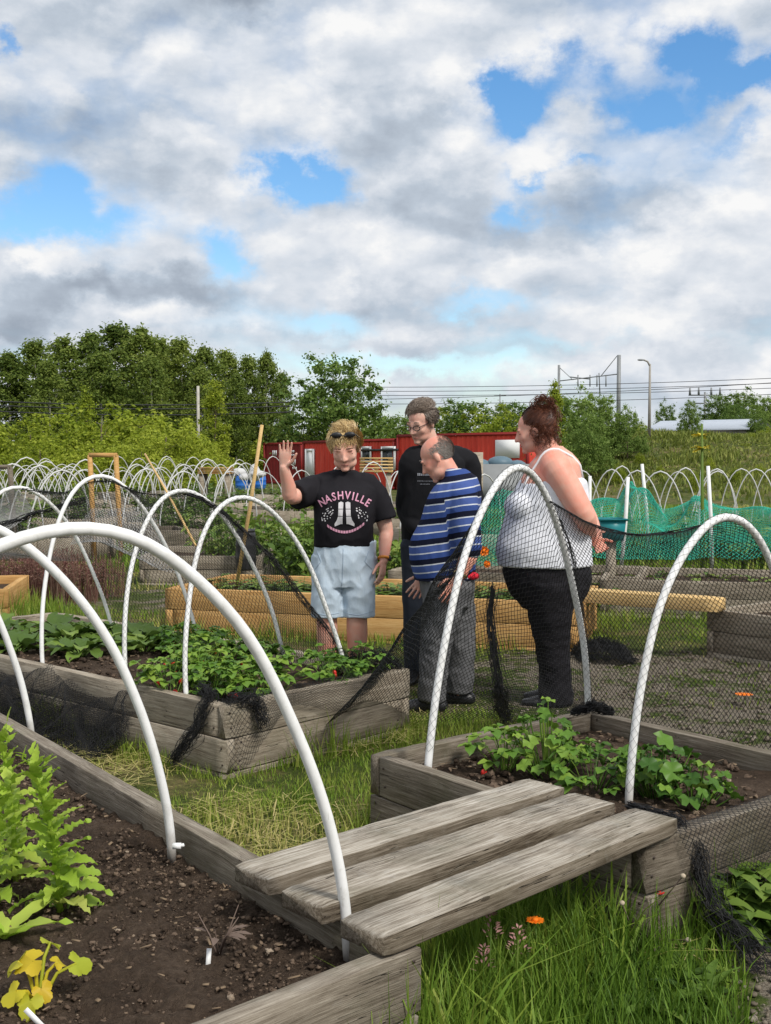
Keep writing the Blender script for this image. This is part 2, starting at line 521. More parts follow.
# ------------------------------------------------------------------ world, sun, view
def build_world():
    w = bpy.data.worlds.new('World'); scene.world = w
    w.use_nodes = True
    nt = w.node_tree
    bg = nt.nodes['Background']
    SUN_EL, SUN_AZ = R(48), R(138)      # azimuth clockwise from +Y
    sky = nt.nodes.new('ShaderNodeTexSky'); sky.sky_type = 'NISHITA'; sky.sun_disc = False
    sky.sun_elevation = SUN_EL; sky.sun_rotation = SUN_AZ
    tc = nt.nodes.new('ShaderNodeTexCoord').outputs['Generated']
    sep = nt.nodes.new('ShaderNodeSeparateXYZ'); nt.links.new(tc, sep.inputs[0])
    az = math_n(nt, 'ARCTAN2', sep.outputs[0], sep.outputs[1])
    el = math_n(nt, 'ARCSINE', sep.outputs[2])
    # warp the direction a little so that cloud edges are ragged
    comb = nt.nodes.new('ShaderNodeCombineXYZ')
    nt.links.new(az, comb.inputs[0]); nt.links.new(math_n(nt, 'MULTIPLY', el, 1.2), comb.inputs[1])
    ve = comb.outputs[0]
    wn = nt.nodes.new('ShaderNodeTexNoise'); wn.inputs['Scale'].default_value = 11; wn.inputs['Detail'].default_value = 7; wn.inputs['Roughness'].default_value = .62
    nt.links.new(ve, wn.inputs['Vector'])
    ws = nt.nodes.new('ShaderNodeSeparateColor'); nt.links.new(wn.outputs['Color'], ws.inputs[0])
    azw = math_n(nt, 'MULTIPLY_ADD', math_n(nt, 'SUBTRACT', ws.outputs[0], .5), .17, az)
    elw = math_n(nt, 'MULTIPLY_ADD', math_n(nt, 'SUBTRACT', ws.outputs[1], .5), .11, el)

    def blob(px, py, sx, sy, amp):
        a0 = (px - 385) / FPX; e0 = (460 - py) / FPX
        dx = math_n(nt, 'DIVIDE', math_n(nt, 'SUBTRACT', azw, a0), sx / FPX)
        dy = math_n(nt, 'DIVIDE', math_n(nt, 'SUBTRACT', elw, e0), sy / FPX)
        r2 = math_n(nt, 'ADD', math_n(nt, 'MULTIPLY', dx, dx), math_n(nt, 'MULTIPLY', dy, dy))
        return math_n(nt, 'MULTIPLY', math_n(nt, 'EXPONENT', math_n(nt, 'MULTIPLY', r2, -1.)), amp)

    def total(lst):
        s = None
        for b in lst:
            x = blob(*b)
            s = x if s is None else math_n(nt, 'ADD', s, x)
        return s

    gaps = total([(300, 182, 34, 22, .95), (85, 222, 70, 20, .55), (15, 236, 40, 14, .4), (505, 116, 34, 28, 1.0), (560, 95, 50, 22, .55), (688, 84, 45, 24, 1.0), (745, 116, 45, 18, .8),
                  (628, 122, 36, 16, .6), (226, 256, 34, 24, .6), (510, 212, 26, 20, .55), (545, 180, 30, 8, .5), (470, 300, 60, 16, .45), (330, 325, 60, 14, .3), (8, 80, 12, 10, .4),
                  (420, 372, 120, 12, .45), (590, 345, 130, 10, .25), (735, 160, 40, 10, .3)])
    dark = total([(115, 288, 85, 20, .75), (40, 312, 60, 18, .5), (200, 300, 50, 14, .35), (238, 12, 42, 24, .7), (90, 20, 110, 30, .4), (120, 160, 120, 36, .36), (30, 180, 60, 40, .25), (615, 218, 78, 22, .55),
                  (520, 240, 60, 14, .3), (400, 195, 70, 30, .42), (385, 135, 45, 24, .35), (375, 300, 50, 12, .25), (560, 20, 160, 30, .15), (30, 330, 50, 9, .3), (420, 350, 300, 12, .22)])
    lit = total([(445, 110, 24, 50, .35), (235, 188, 26, 16, .35), (285, 120, 50, 30, .22), (560, 150, 50, 20, .25), (730, 60, 40, 24, .2), (30, 262, 50, 10, .35), (370, 240, 60, 12, .2),
                 (405, 382, 12, 5, .3), (475, 380, 16, 7, .45), (500, 374, 20, 6, .4), (690, 320, 60, 14, .2), (730, 230, 40, 26, .2), (190, 330, 90, 10, .3), (60, 120, 60, 20, .15), (580, 300, 60, 8, .2)])
    def puffs(loc):
        m = mapping(nt, ve, (1, 1.32, 1), loc)
        wv = nt.nodes.new('ShaderNodeVectorMath'); wv.operation = 'MULTIPLY_ADD'
        nt.links.new(noise_n(nt, m, 13, 6, .64, out='Color'), wv.inputs[0]); wv.inputs[1].default_value = (.085, .085, 0); nt.links.new(m, wv.inputs[2])
        vo = nt.nodes.new('ShaderNodeTexVoronoi'); vo.feature = 'F1'; vo.inputs['Scale'].default_value = 7.5
        vo.inputs['Detail'].default_value = 3; vo.inputs['Roughness'].default_value = .5
        nt.links.new(wv.outputs[0], vo.inputs['Vector'])
        big = noise_n(nt, m, 4.2, 7, .58)
        return math_n(nt, 'ADD', math_n(nt, 'MULTIPLY', math_n(nt, 'SUBTRACT', .95, vo.outputs['Distance']), .42), math_n(nt, 'MULTIPLY', big, .60))
    fb = puffs((0., 0., 0.))
    # vertical stretch towards the horizon reads as distant layers
    lay = noise_n(nt, mapping(nt, ve, (1, 3.6, 1)), 6., 7, .56)
    up = puffs((-.012, .028, 0.))
    relief = math_n(nt, 'SUBTRACT', fb, up)
    lowf = nt.nodes.new('ShaderNodeMapRange'); lowf.inputs[1].default_value = .05; lowf.inputs[2].default_value = .16
    lowf.inputs[3].default_value = 1.; lowf.inputs[4].default_value = 0.
    nt.links.new(el, lowf.inputs[0])
    den = math_n(nt, 'ADD', math_n(nt, 'MULTIPLY', math_n(nt, 'SUBTRACT', fb, .5), 1.25), .88)
    den = math_n(nt, 'SUBTRACT', den, math_n(nt, 'MULTIPLY', gaps, 1.25))
    den = math_n(nt, 'SUBTRACT', den, math_n(nt, 'MULTIPLY', math_n(nt, 'SUBTRACT', .56, lay), math_n(nt, 'MULTIPLY', lowf.outputs[0], 1.2)))
    cov = nt.nodes.new('ShaderNodeMapRange'); cov.interpolation_type = 'SMOOTHSTEP'
    cov.inputs[1].default_value = -.2; cov.inputs[2].default_value = .58
    nt.links.new(den, cov.inputs[0])
    br = math_n(nt, 'ADD', .84, math_n(nt, 'MULTIPLY', relief, .9))
    br = math_n(nt, 'ADD', br, math_n(nt, 'MULTIPLY', math_n(nt, 'SUBTRACT', lay, .5), .25))
    br = math_n(nt, 'SUBTRACT', br, math_n(nt, 'MULTIPLY', dark, .56))
    br = math_n(nt, 'ADD', br, math_n(nt, 'MULTIPLY', lit, .34))
    ccol = ramp(nt, br, [(.15, (.22, .27, .345)), (.45, (.36, .415, .495)), (.68, (.53, .60, .69)), (.86, (.76, .80, .86)), (1., (.97, .97, .97))])
    K = 7.6   # cloud radiance, in the units of the sky model
    cc = nt.nodes.new('ShaderNodeVectorMath'); cc.operation = 'SCALE'; nt.links.new(ccol, cc.inputs[0]); cc.inputs[3].default_value = K
    # clear sky seen between clouds: sky model, more saturated as in the photograph
    hs = nt.nodes.new('ShaderNodeHueSaturation'); hs.inputs['Saturation'].default_value = 1.35; hs.inputs['Value'].default_value = 1.4
    nt.links.new(sky.outputs[0], hs.inputs['Color'])
    col = mixc(nt, cov.outputs[0], hs.outputs[0], cc.outputs[0])
    nt.links.new(col, bg.inputs[0])
    bg.inputs[1].default_value = .10
    sl = bpy.data.lights.new('sun', 'SUN'); sl.energy = 2.7; sl.angle = R(12); sl.color = (1., .955, .88)
    so = bpy.data.objects.new('sun', sl); COL.objects.link(so)
    d = Vector((math.sin(SUN_AZ) * math.cos(SUN_EL), math.cos(SUN_AZ) * math.cos(SUN_EL), math.sin(SUN_EL)))
    so.rotation_euler = d.to_track_quat('Z', 'Y').to_euler()
    so.location = d * 40
    vs = scene.view_settings
    scene.display_settings.display_device = 'sRGB'
    vs.view_transform = 'Standard'; vs.look = 'None'; vs.gamma = 1; vs.use_curve_mapping = False
    vs.exposure = 0.36


build_world()
scene.cycles.max_bounces = 8
scene.cycles.transparent_max_bounces = 16

# ------------------------------------------------------------------ raised beds
H = .33
BEDS = []       # (origin, e1, e2, l1, l2) plan rectangles for keeping grass out
MAIN = {}


def board_geo(L, T, Hh, seed, jit=.0018, bev=.0035, step=.07, sag=0.):
    """a sleeper along +X from 0 to L, thickness T along Y, height Hh along Z, both centred"""
    rnd = random.Random(seed)
    y, z = T / 2, Hh / 2
    prof = []
    for cx, cy, a0 in ((y - bev, z - bev, 0), (-y + bev, z - bev, 90), (-y + bev, -z + bev, 180), (y - bev, -z + bev, 270)):
        for k in range(3):
            a = R(a0 + 45 * k)
            prof.append((cx + bev * math.cos(a), cy + bev * math.sin(a)))
    m = len(prof)
    n = max(2, int(L / step))
    g = Geo()
    vs = []
    off = Vector((rnd.uniform(-50, 50), rnd.uniform(-50, 50), rnd.uniform(-50, 50)))
    for i in range(n + 1):
        x = L * i / n
        e = .0 if 0 < i < n else .003
        for (a, b) in prof:
            nz = noise.noise_vector(Vector((x * 2.3, a * 9, b * 9)) + off) * jit + noise.noise_vector(Vector((x * 11, a * 30, b * 30)) + off) * jit * .6
            ch = rnd.uniform(-.6, 1) * jit if (a > 0 and b > 0) else 0
            vs.append((x + (nz.x * .5), a * (1 - e / max(y, .01)) + nz.y - ch, b * (1 - e / z) + nz.z - ch - sag * math.sin(math.pi * i / n)))
    qs = [(i * m + k, i * m + (k + 1) % m, (i + 1) * m + (k + 1) % m, (i + 1) * m + k) for i in range(n) for k in range(m)]
    ts = []
    b0 = len(vs)
    vs.append((0, 0, 0)); vs.append((L, 0, 0))
    for k in range(m):
        ts.append((b0, (k + 1) % m, k)); ts.append((b0 + 1, n * m + k, n * m + (k + 1) % m))
    g.add(vs, qs, ts)
    return g


def place_x(o, p, d, roll=0.):
    """put an object so that its local X runs along d from p"""
    d = Vector(d).normalized()
    z = Vector((0, 0, 1)); y = z.cross(d).normalized(); z = d.cross(y)
    m = Matrix((d, y, z)).transposed().to_4x4()
    m = Matrix.Translation(Vector(p)) @ m
    if roll: m = m @ Matrix.Rotation(roll, 4, 'X')
    o.matrix_local = m


def soil_mesh(l1, l2, top, step, rough, seed, mound=0.):
    n1, n2 = max(3, int(l1 / step)), max(3, int(l2 / step))
    off = Vector((seed * 3.7, seed * 1.9, seed))
    xs = np.linspace(0, l1, n1 + 1); ys = np.linspace(0, l2, n2 + 1)
    vs = []
    for y in ys:
        for x in xs:
            p = Vector((x, y, 0)) + off
            h = noise.noise(p * 2.2) * rough * 1.2 + noise.noise(p * 8) * rough * .7
            if step < .03:
                r = noise.turbulence(p * 16, 4, False, amplitude_scale=.6, frequency_scale=2.2)
                h += (r - .4) * rough * 1.0
            e = min(x, l1 - x, y, l2 - y)
            h += mound * min(1, e / .25)
            vs.append((x, y, top + h))
    w = n1 + 1
    qs = [(j * w + i, j * w + i + 1, (j + 1) * w + i + 1, (j + 1) * w + i) for j in range(n2) for i in range(n1)]
    g = Geo(); g.add(vs, qs)
    return g


M['screw'] = mat_plain('rusty_screw', (.045, .032, .025), .6, .3)
g = Geo(); g.tube([(0, -.0292, 0), (0, .0292, 0)], .0042, 8); SCREW = g.mesh('screw'); SCREW.materials.append(M['screw'])


def raised_bed(name, o, e1, e2, l1, l2, label, wood='wood_old', h=H, courses=3, T=.055, ch=.15, soil_step=.06, rough=.014, group=None, soil_top=None, seed=0, skip_soil=False, screws=False):
    """o: corner (x, y); e1, e2: unit plan directions of the two sides"""
    o = Vector((o[0], o[1], 0)); e1 = Vector((e1[0], e1[1], 0)).normalized(); e2 = Vector((e2[0], e2[1], 0)).normalized()
    root = empty(name, o, label, 'raised bed', group, math.atan2(e1.y, e1.x))
    s = 1 if e1.x * e2.y - e1.y * e2.x > 0 else -1     # local frame: x along e1, y along s * e2
    for c in range(courses):
        zc = h - ch * (c + .5) - .0015 * c
        alt = c % 2
        jj = lambda: random.uniform(-.004, .004)
        a0, a1 = (0, l1) if alt == 0 else (T + .002, l1 - T - .002)
        b0, b1 = (T + .002, l2 - T - .002) if alt == 0 else (0, l2)
        for yy in (T / 2, l2 - T / 2):
            b = board_geo(a1 - a0, T, ch - .002, random.random()).build('board', M[wood], root)
            place_x(b, (a0, s * (yy + jj()), zc), (1, 0, 0))
        for xx in (T / 2, l1 - T / 2):
            b = board_geo(b1 - b0, T, ch - .002, random.random()).build('board', M[wood], root)
            place_x(b, (xx + jj(), s * b0, zc), (0, s, 0))
    if screws:
        for b in [c_ for c_ in root.children if c_.name.startswith('board')]:
            bb = max(v.co.x for v in b.data.vertices)
            for x in (.028, bb - .028):
                for z in (-ch * .24, ch * .26):
                    o_ = bpy.data.objects.new('screw', SCREW); COL.objects.link(o_); o_.parent = b
                    o_.location = (x + random.uniform(-.008, .008), 0, z + random.uniform(-.015, .015))
    for (xx, yy) in ((T + .04, T + .04), (l1 - T - .04, T + .04), (T + .04, l2 - T - .04), (l1 - T - .04, l2 - T - .04)):
        g = Geo(); g.box((xx, s * yy, (h - .09) / 2 - .05), (.07, .07, h - .08)); g.build('corner_post', M[wood], root)
    st = h - .075 if soil_top is None else soil_top
    g = soil_mesh(l1 - 2 * T + .024, l2 - 2 * T + .024, st, soil_step, rough, seed + 1)
    if not skip_soil:
        so = g.build('soil', M['soil'], root, smooth=soil_step > .03)
        so.location = (T - .012, T - .012, 0) if s > 0 else (T - .012, -l2 + T - .012, 0)
    BEDS.append((o, e1, e2, l1, l2))
    return root


def line_dir(a, b):
    d = (Vector(b) - Vector(a)); d.z = 0
    return d.normalized()


# front bed (soil in the lower left of the photo)
pF = at(421, 946, H); pS = at(0, 712, H)
f_e2 = line_dir(pF, pS)                      # along the long side
f_e1 = Vector((-f_e2.y, f_e2.x, 0))
if f_e1.dot(line_dir(pF, at(200, 1024, H))) < 0: f_e1 = -f_e1
front_bed = raised_bed('raised_bed', pF, f_e1, f_e2, 1.45, 4.6, 'long weathered sleeper bed of bare dark soil under the near end of the bridge', 'wood_old', soil_step=.0125, rough=.02, seed=3, screws=True, soil_top=H - .085)
MAIN['front'] = (Vector((pF.x, pF.y, 0)), f_e1, f_e2, 1.45, 4.6)

# its near end is cut a little askew: swing the end boards and let the soil follow
_s = 1 if f_e1.x * f_e2.y - f_e1.y * f_e2.x > 0 else -1
SKEW = R(6.5)
for b in front_bed.children:
    if b.name.startswith('board') and abs(b.location.y) < .045 and abs(math.sin(b.rotation_euler.z)) < .1:
        b.location = Matrix.Rotation(-_s * SKEW, 3, 'Z') @ b.location
        b.rotation_euler.z -= _s * SKEW
    elif b.name.startswith('soil') and 'crumb' not in b.name:
        n_ = len(b.data.vertices); co_ = np.zeros(n_ * 3); b.data.vertices.foreach_get('co', co_); co_ = co_.reshape(-1, 3)
        yy_ = co_[:, 1] if _s > 0 else (4.6 - .11 + .024) - co_[:, 1]
        co_[:, 1] -= _s * math.tan(SKEW) * co_[:, 0] * np.clip(1 - yy_ / 1.5, 0, 1)
        b.data.vertices.foreach_set('co', co_.ravel()); b.data.update()
# bed at the far end of the plank bridge
qL, qB, qF = at(370, 753, H), at(585, 710, H), at(663, 838, H)
r_e1 = line_dir(qL, qB)
r_e2 = line_dir(qL, qF)
r_e2 = (r_e2 - r_e1 * r_e1.dot(r_e2)).normalized()
r_l1 = (qB - qL).length + .03; r_l2 = (qF - qL).length
bridge_bed = raised_bed('raised_bed', qL, r_e1, r_e2, r_l1, r_l2, 'square weathered sleeper bed at the far end of the plank bridge, with two netted hoops', 'wood_old', soil_step=.03, rough=.02, seed=5, screws=True)
MAIN['right'] = (Vector((qL.x, qL.y, 0)), r_e1, r_e2, r_l1, r_l2)

# strawberry bed in the middle
mN, mE = at(226, 706, H), at(410, 668, H)
m_e1 = line_dir(mN, mE); m_e2 = Vector((-m_e1.y, m_e1.x, 0))
m_l1 = (mE - mN).length; m_l2 = 3.3
mid_bed = raised_bed('raised_bed', mN, m_e1, m_e2, m_l1, m_l2, 'weathered sleeper bed of strawberries and cabbages in front of the woman with raised hand', 'wood_pale', soil_step=.035, rough=.022, seed=9, screws=True)
MAIN['mid'] = (Vector((mN.x, mN.y, 0)), m_e1, m_e2, m_l1, m_l2)

# new orange timber bed behind the people
oA, oB = at(165, 588, .36), at(578, 603, .36)
o_e1 = line_dir(oA, oB); o_e2 = Vector((-o_e1.y, o_e1.x, 0))
orange_bed = raised_bed('raised_bed', oA, o_e1, o_e2, (oB - oA).length, 1.25, 'long new orange timber bed behind the four people', 'wood_new', h=.36, ch=.17, T=.07, seed=11)
MAIN['orange'] = (Vector((oA.x, oA.y, 0)), o_e1, o_e2, (oB - oA).length, 1.25)
# grey bed at the right edge carrying the timber beams
gA, gB = at(707, 609, .34), at(860, 628, .34)
g_e1 = line_dir(gA, gB); g_e2 = Vector((-g_e1.y, g_e1.x, 0))
raised_bed('raised_bed', gA, g_e1, g_e2, 1.4, 1.6, 'grey sleeper bed holding the outer end of the new yellow beams', 'wood_pale', h=.34, seed=13)
hA, hB = at(600, 579, .33), at(800, 584, .33)
h_e1 = line_dir(hA, hB); h_e2 = Vector((-h_e1.y, h_e1.x, 0))
raised_bed('raised_bed', hA, h_e1, h_e2, 2.6, 1.3, 'low grey sleeper bed below the green netting', 'wood_pale', h=.33, seed=15)
kA = at(388, 570, .33)
raised_bed('raised_bed', kA, o_e1, o_e2, 2.4, 1.2, 'grey sleeper bed close behind the long orange timber bed', 'wood_pale', h=.33, seed=17)
lA, lB = at(-50, 590, .33), at(8, 589, .33)
raised_bed('raised_bed', lA, line_dir(lA, lB), Vector((-line_dir(lA, lB).y, line_dir(lA, lB).x, 0)), (lB - lA).length, 1.2, 'small new orange timber bed beyond the far corner of the strawberry bed', 'wood_new', h=.33, ch=.16, seed=19)
nA, nB = at(139, 556, .33), at(262, 556, .33)
raised_bed('raised_bed', nA, line_dir(nA, nB), Vector((-line_dir(nA, nB).y, line_dir(nA, nB).x, 0)), (nB - nA).length, 1.5, 'long grey sleeper bed beyond the new orange timber bed, beside the leaning cane', 'wood_pale', h=.33, seed=21)
sA, sB = at(146, 531, .42), at(192, 530, .42)
raised_bed('raised_bed', sA, line_dir(sA, sB), Vector((-line_dir(sA, sB).y, line_dir(sA, sB).x, 0)), (sB - sA).length, 1.2, 'high dark sleeper bed standing behind the long grey bed', 'wood_old', h=.42, courses=3, seed=23)


def in_bed(x, y, pad=.0):
    for (o, e1, e2, l1, l2) in BEDS:
        dx, dy = x - o.x, y - o.y
        a = dx * e1.x + dy * e1.y; b = dx * e2.x + dy * e2.y
        if -pad < a < l1 + pad and -pad < b < l2 + pad:
            return True
    return False


def on_bed(key, a, b, z=0.):
    o, e1, e2, l1, l2 = MAIN[key]
    p = o + e1 * a + e2 * b
    return Vector((p.x, p.y, z))


# soil crumbs and stones of the front bed
def crumbs(key, n, parent, top, rmin, rmax, a0, a1, b0, b1):
    base = []
    g0 = Geo(); g0.ell((0, 0, 0), (1, 1, .8), seg=7, ring=5)
    bv = g0.v[0]; bq = g0.q[0]
    g = Geo()
    o, e1, e2, l1, l2 = MAIN[key]
    for i in range(n):
        a, b = random.uniform(a0, a1), random.uniform(b0, b1)
        r = rmin + (rmax - rmin) * random.random() ** 3.2
        p = on_bed(key, a, b)
        h = top + noise.noise(Vector((a, b, 0)) * 2.2) * .012
        jit = RNG.normal(0, .2, (len(bv), 3))
        rot = np.array(Matrix.Rotation(random.uniform(0, 6.3), 3, Vector((random.random(), random.random(), random.random())).normalized()))
        v = (bv + jit) @ rot.T * np.array([r * random.uniform(.7, 1.5), r, r * random.uniform(.6, 1)]) + np.array([p.x, p.y, h + r * .1])
        g.add(v, bq)
    # move into the bed's local frame
    ob = g.build('soil_crumbs', M['crumb'])
    ob.parent = parent
    ob.matrix_parent_inverse = (Matrix.Translation(parent.location) @ parent.rotation_euler.to_matrix().to_4x4()).inverted()
    ob['kind'] = 'stuff'
    return ob


crumbs('front', 15000, front_bed, H - .085, .0015, .0078, .07, 1.2, .07, 3.2)
crumbs('mid', 900, mid_bed, H - .07, .006, .02, .07, m_l1 - .07, .3, 2.6)
crumbs('right', 700, bridge_bed, H - .07, .005, .018, .07, r_l1 - .07, .07, r_l2 - .07)

# pale chips and straw on the soil
def chips(key, n, parent, top, a1, b1):
    g = Geo()
    for i in range(n):
        p = on_bed(key, random.uniform(.07, a1), random.uniform(.07, b1), top + random.uniform(.008, .02))
        a = random.uniform(0, 6.28); l = random.uniform(.006, .03); w_ = random.uniform(.0012, .0035)
        d = Vector((math.cos(a), math.sin(a), random.uniform(-.3, .3))) * l; sd = Vector((-math.sin(a), math.cos(a), random.uniform(-.5, .5))) * w_
        q = [p - d / 2 - sd, p + d / 2 - sd, p + d / 2 + sd, p - d / 2 + sd]
        u_ = Vector((0, 0, .0015))
        g.add([tuple(k) for k in q] + [tuple(k + u_) for k in q], [(0, 1, 2, 3), (4, 5, 6, 7), (0, 1, 5, 4), (1, 2, 6, 5), (2, 3, 7, 6), (3, 0, 4, 7)])
    ob = g.build('wood_chips', M['chip'])
    ob.parent = parent
    ob.matrix_parent_inverse = (Matrix.Translation(parent.location) @ parent.rotation_euler.to_matrix().to_4x4()).inverted()
    ob['kind'] = 'stuff'


M['chip'] = mat_plain('pale_chip', (.2, .145, .095), .9, .1, .5, 30)
chips('front', 260, front_bed, H - .085, 1.2, 3.2)
chips('mid', 160, mid_bed, H - .07, 1.1, 2.6)
chips('right', 140, bridge_bed, H - .07, 1.1, 1.2)

# ------------------------------------------------------------------ plank bridge
zp = H + .05
for i, (n1, n2, f1, f2, lab) in enumerate([
    ((340, 918), (385, 938), (631, 807.5), (682, 817), 'weathered grey bridge plank closest to the camera, its end overlapping the bare soil corner'),
    ((282, 889), (322, 907), (570, 792), (620, 802), 'weathered grey bridge plank lying between the other two planks'),
    ((234.5, 863), (269, 880), (529, 777), (565, 787), 'weathered grey bridge plank farthest from the camera, next to the open grass')]):
    a, b = at(*n1, zp), at(*n2, zp); c, d = at(*f1, zp), at(*f2, zp)
    p0 = (a + b) / 2; p1 = (c + d) / 2
    dr = (p1 - p0).normalized()
    wdt = (((b - a) - dr * (b - a).dot(dr)).length + ((d - c) - dr * (d - c).dot(dr)).length) / 2 - .006
    th = .046
    o = board_geo((p1 - p0).length, wdt, th, 31 + i, jit=.0012, bev=.002, step=.03).build('plank', M['wood_plank'])
    p0.z -= th / 2; p1.z -= th / 2
    place_x(o, p0, p1 - p0)
    tag(o, lab, 'plank', 'planks of the bridge between two beds')

# ------------------------------------------------------------------ new yellow beams
zb = .44
a, b = at(575, 588, zb), at(722, 598, zb)
o = board_geo((b - a).length, .17, .095, 51, jit=.0012, bev=.004, step=.1).build('timber_beam', M['wood_yellow'])
a.z -= .048; b.z -= .048
place_x(o, a, b - a)
tag(o, 'new pale yellow timber beam laid from the orange bed to the grey bed, behind netting', 'beam')

# ------------------------------------------------------------------ hoops
def hoop_curve(a, b, h, p=1.3, lean=(0, 0), n=40, skew=0.):
    """pipe bent from foot a to foot b, crown h above the feet; lean = plan shift of the crown"""
    a = Vector(a); b = Vector(b)
    pts = []
    for i in range(n + 1):
        th = math.pi * (1 - i / n)
        u = math.cos(th); v = math.sin(th) ** p if 0 < i < n else 0.
        q = (a + b) / 2 + (b - a) * .5 * (u + skew * v)
        q = q + Vector((lean[0] * v, lean[1] * v, h * v))
        pts.append(q)
    # resample evenly so that steep legs are smooth
    L = [0]
    for i in range(1, len(pts)): L.append(L[-1] + (pts[i] - pts[i - 1]).length)
    out = []
    for k in range(n + 1):
        s = L[-1] * k / n
        j = 1
        while j < len(L) - 1 and L[j] < s: j += 1
        t = (s - L[j - 1]) / max(1e-9, L[j] - L[j - 1])
        out.append(pts[j - 1].lerp(pts[j], t))
    # small natural wobble
    w = random.uniform(0, 50)
    for k, q in enumerate(out[1:-1]):
        nv = noise.noise_vector(Vector((k * .12, w, 0)))
        out[k + 1] = q + nv * .012
    return out


def hoop(a, b, h, label, p=1.3, lean=(0, 0), r=.0155, group=None, n=40, seg=10, skew=0.):
    pts = hoop_curve(a, b, h, p, lean, n, skew)
    a = pts[0].copy()
    g = Geo(); g.tube([q - a for q in pts], r, seg)
    o = g.build('hoop', M['pipe'], smooth=True, loc=a)
    tag(o, label, 'hoop', group)
    return pts


FZ = H - .10
# three big hoops of the front bed (feet measured on the photo's right-hand rim, spans across the bed)
def foot_front(px, py):
    return at(px, py, FZ)


fa = foot_front(349, 962)
F_A = hoop(fa, fa + f_e1 * 1.33, 1.04, 'thick white plastic hoop nearest the camera, one foot beside the near plank end', 1.22, (-.0, -.0), .0134, n=60, seg=14)
fb = foot_front(172, 862)
F_B = hoop(fb, fb + f_e1 * 1.28, 1.03, 'thick white plastic hoop rooted in bare soil between the lettuce and the bridge', 1.3, (0, 0), .0134, n=60, seg=14)
fc = foot_front(32, 742)
F_C = hoop(fc, fc + f_e1 * 1.28, 1.03, 'white plastic hoop rising behind the bolted lettuce', 1.3, (0, 0), .0134, n=60, seg=14)

ra, rb = at(413, 764, H), at(590, 728, FZ)
ra.z = FZ; ra = ra + r_e1 * .05 + r_e2 * .02
R_1 = hoop(ra, rb, 1.135, 'netted white hoop in front of the woman in the white top', 1.42, (0, 0), .0138, n=50, seg=12, skew=.0)
r2a = at(629, 812, FZ); r2b = r2a + r_e1 * (r_l1 - .16)
R_2 = hoop(r2a, r2b, .965, 'netted white hoop beside the far end of the nearest plank', 1.12, (0, 0), .0138, n=50, seg=12)

M_H = []
mleft = [(200, 690), (135, 678), (68, 658), (5, 638)]
mcrown = [(250, 497), (185, 491), (150, 477), (66, 487)]
mlab = ['netted white hoop at the corner of strawberry bed nearest the woman with raised hand',
        'white hoop second from the front end of the strawberry bed',
        'tall white hoop third along strawberry bed, standing over the cabbage leaves',
        'white hoop at the far end of the strawberry bed, black net edge tied to it']
for i in range(4):
    p = at(*mleft[i], H)
    o_, e1_, e2_, l1_, l2_ = MAIN['mid']
    b_ = (p - o_).dot(e2_)
    a3 = on_bed('mid', .075, b_, FZ); b3 = on_bed('mid', l1_ - .09, b_ + (.0 if i else .0), FZ)
    # crown aimed so that it is seen where the photo has it
    mid = (a3 + b3) / 2
    sh = m_e2 * .16
    cz = atd(*mcrown[i], mid.y + sh.y).z
    M_H.append(hoop(a3, b3, cz - FZ, mlab[i], 1.25, (sh.x, sh.y), .0118, n=44, seg=10, skew=-.12))
# ------------------------------------------------------------------ ground
def sstep(a, b, x):
    t = np.clip((x - a) / (b - a), 0, 1)
    return t * t * (3 - 2 * t)


def bank_h(x, y):
    x = np.asarray(x, float); y = np.asarray(y, float)
    d = y + x * .3
    b = sstep(38, 64, d) * sstep(4.5, 11.5, x) * 2.5
    b += .25 * b / 2.5 * np.sin(x * .7 + y * .3)
    return b


def gnoise(x, y, s, seed=0):
    rs = np.random.default_rng(seed + 100)
    o = 0
    for k in range(7):
        a = rs.uniform(0, 6.28); f = s * rs.uniform(.6, 1.9)
        o = o + np.sin((x * math.cos(a) + y * math.sin(a)) * f + rs.uniform(0, 6.28))
    return o / 7 * 1.6


def gravel_mask(x, y):
    x = np.asarray(x, float); y = np.asarray(y, float)
    a = sstep(.55, 1.2, x) * sstep(5.0, 5.4, y) * (1 - sstep(8.0, 8.8, y)) * .56
    a += sstep(.78, .95, x - (y - 2.6) * .25) * (1 - sstep(3.15, 3.5, y)) * .9
    a += sstep(.2, .5, y - 5.9) * (1 - sstep(.3, .7, np.abs(x - .35))) * (1 - sstep(7.6, 8.3, y)) * .42
    a += (sstep(10.2, 10.8, y) * (1 - sstep(12.2, 12.8, y))) * .4
    return a


def axis(lo, hi, near_lo, near_hi, fine, coarse_growth=1.13):
    a = list(np.arange(near_lo, near_hi + 1e-6, fine))
    s = fine
    while a[-1] < hi:
        s *= coarse_growth; a.append(min(hi, a[-1] + s))
    s = fine
    while a[0] > lo:
        s *= coarse_growth; a.insert(0, max(lo, a[0] - s))
    return np.array(a)


gx = axis(-900, 900, -3.5, 4.5, .12); gy = axis(-30, 1500, 1.5, 9.5, .12)
GX, GY = np.meshgrid(gx, gy)
GZ = gnoise(GX, GY, 2.2, 1) * .012 * (GY < 60) + bank_h(GX, GY)
nxg, nyg = len(gx), len(gy)
idx = np.arange(nxg * nyg).reshape(nyg, nxg)
gq = np.stack([idx[:-1, :-1], idx[:-1, 1:], idx[1:, 1:], idx[1:, :-1]], -1).reshape(-1, 4)
g = Geo(); g.add(np.stack([GX, GY, GZ], -1).reshape(-1, 3), gq, attr=gravel_mask(GX, GY).ravel())
tag(g.build('ground', M['ground'], smooth=True), kind='structure')


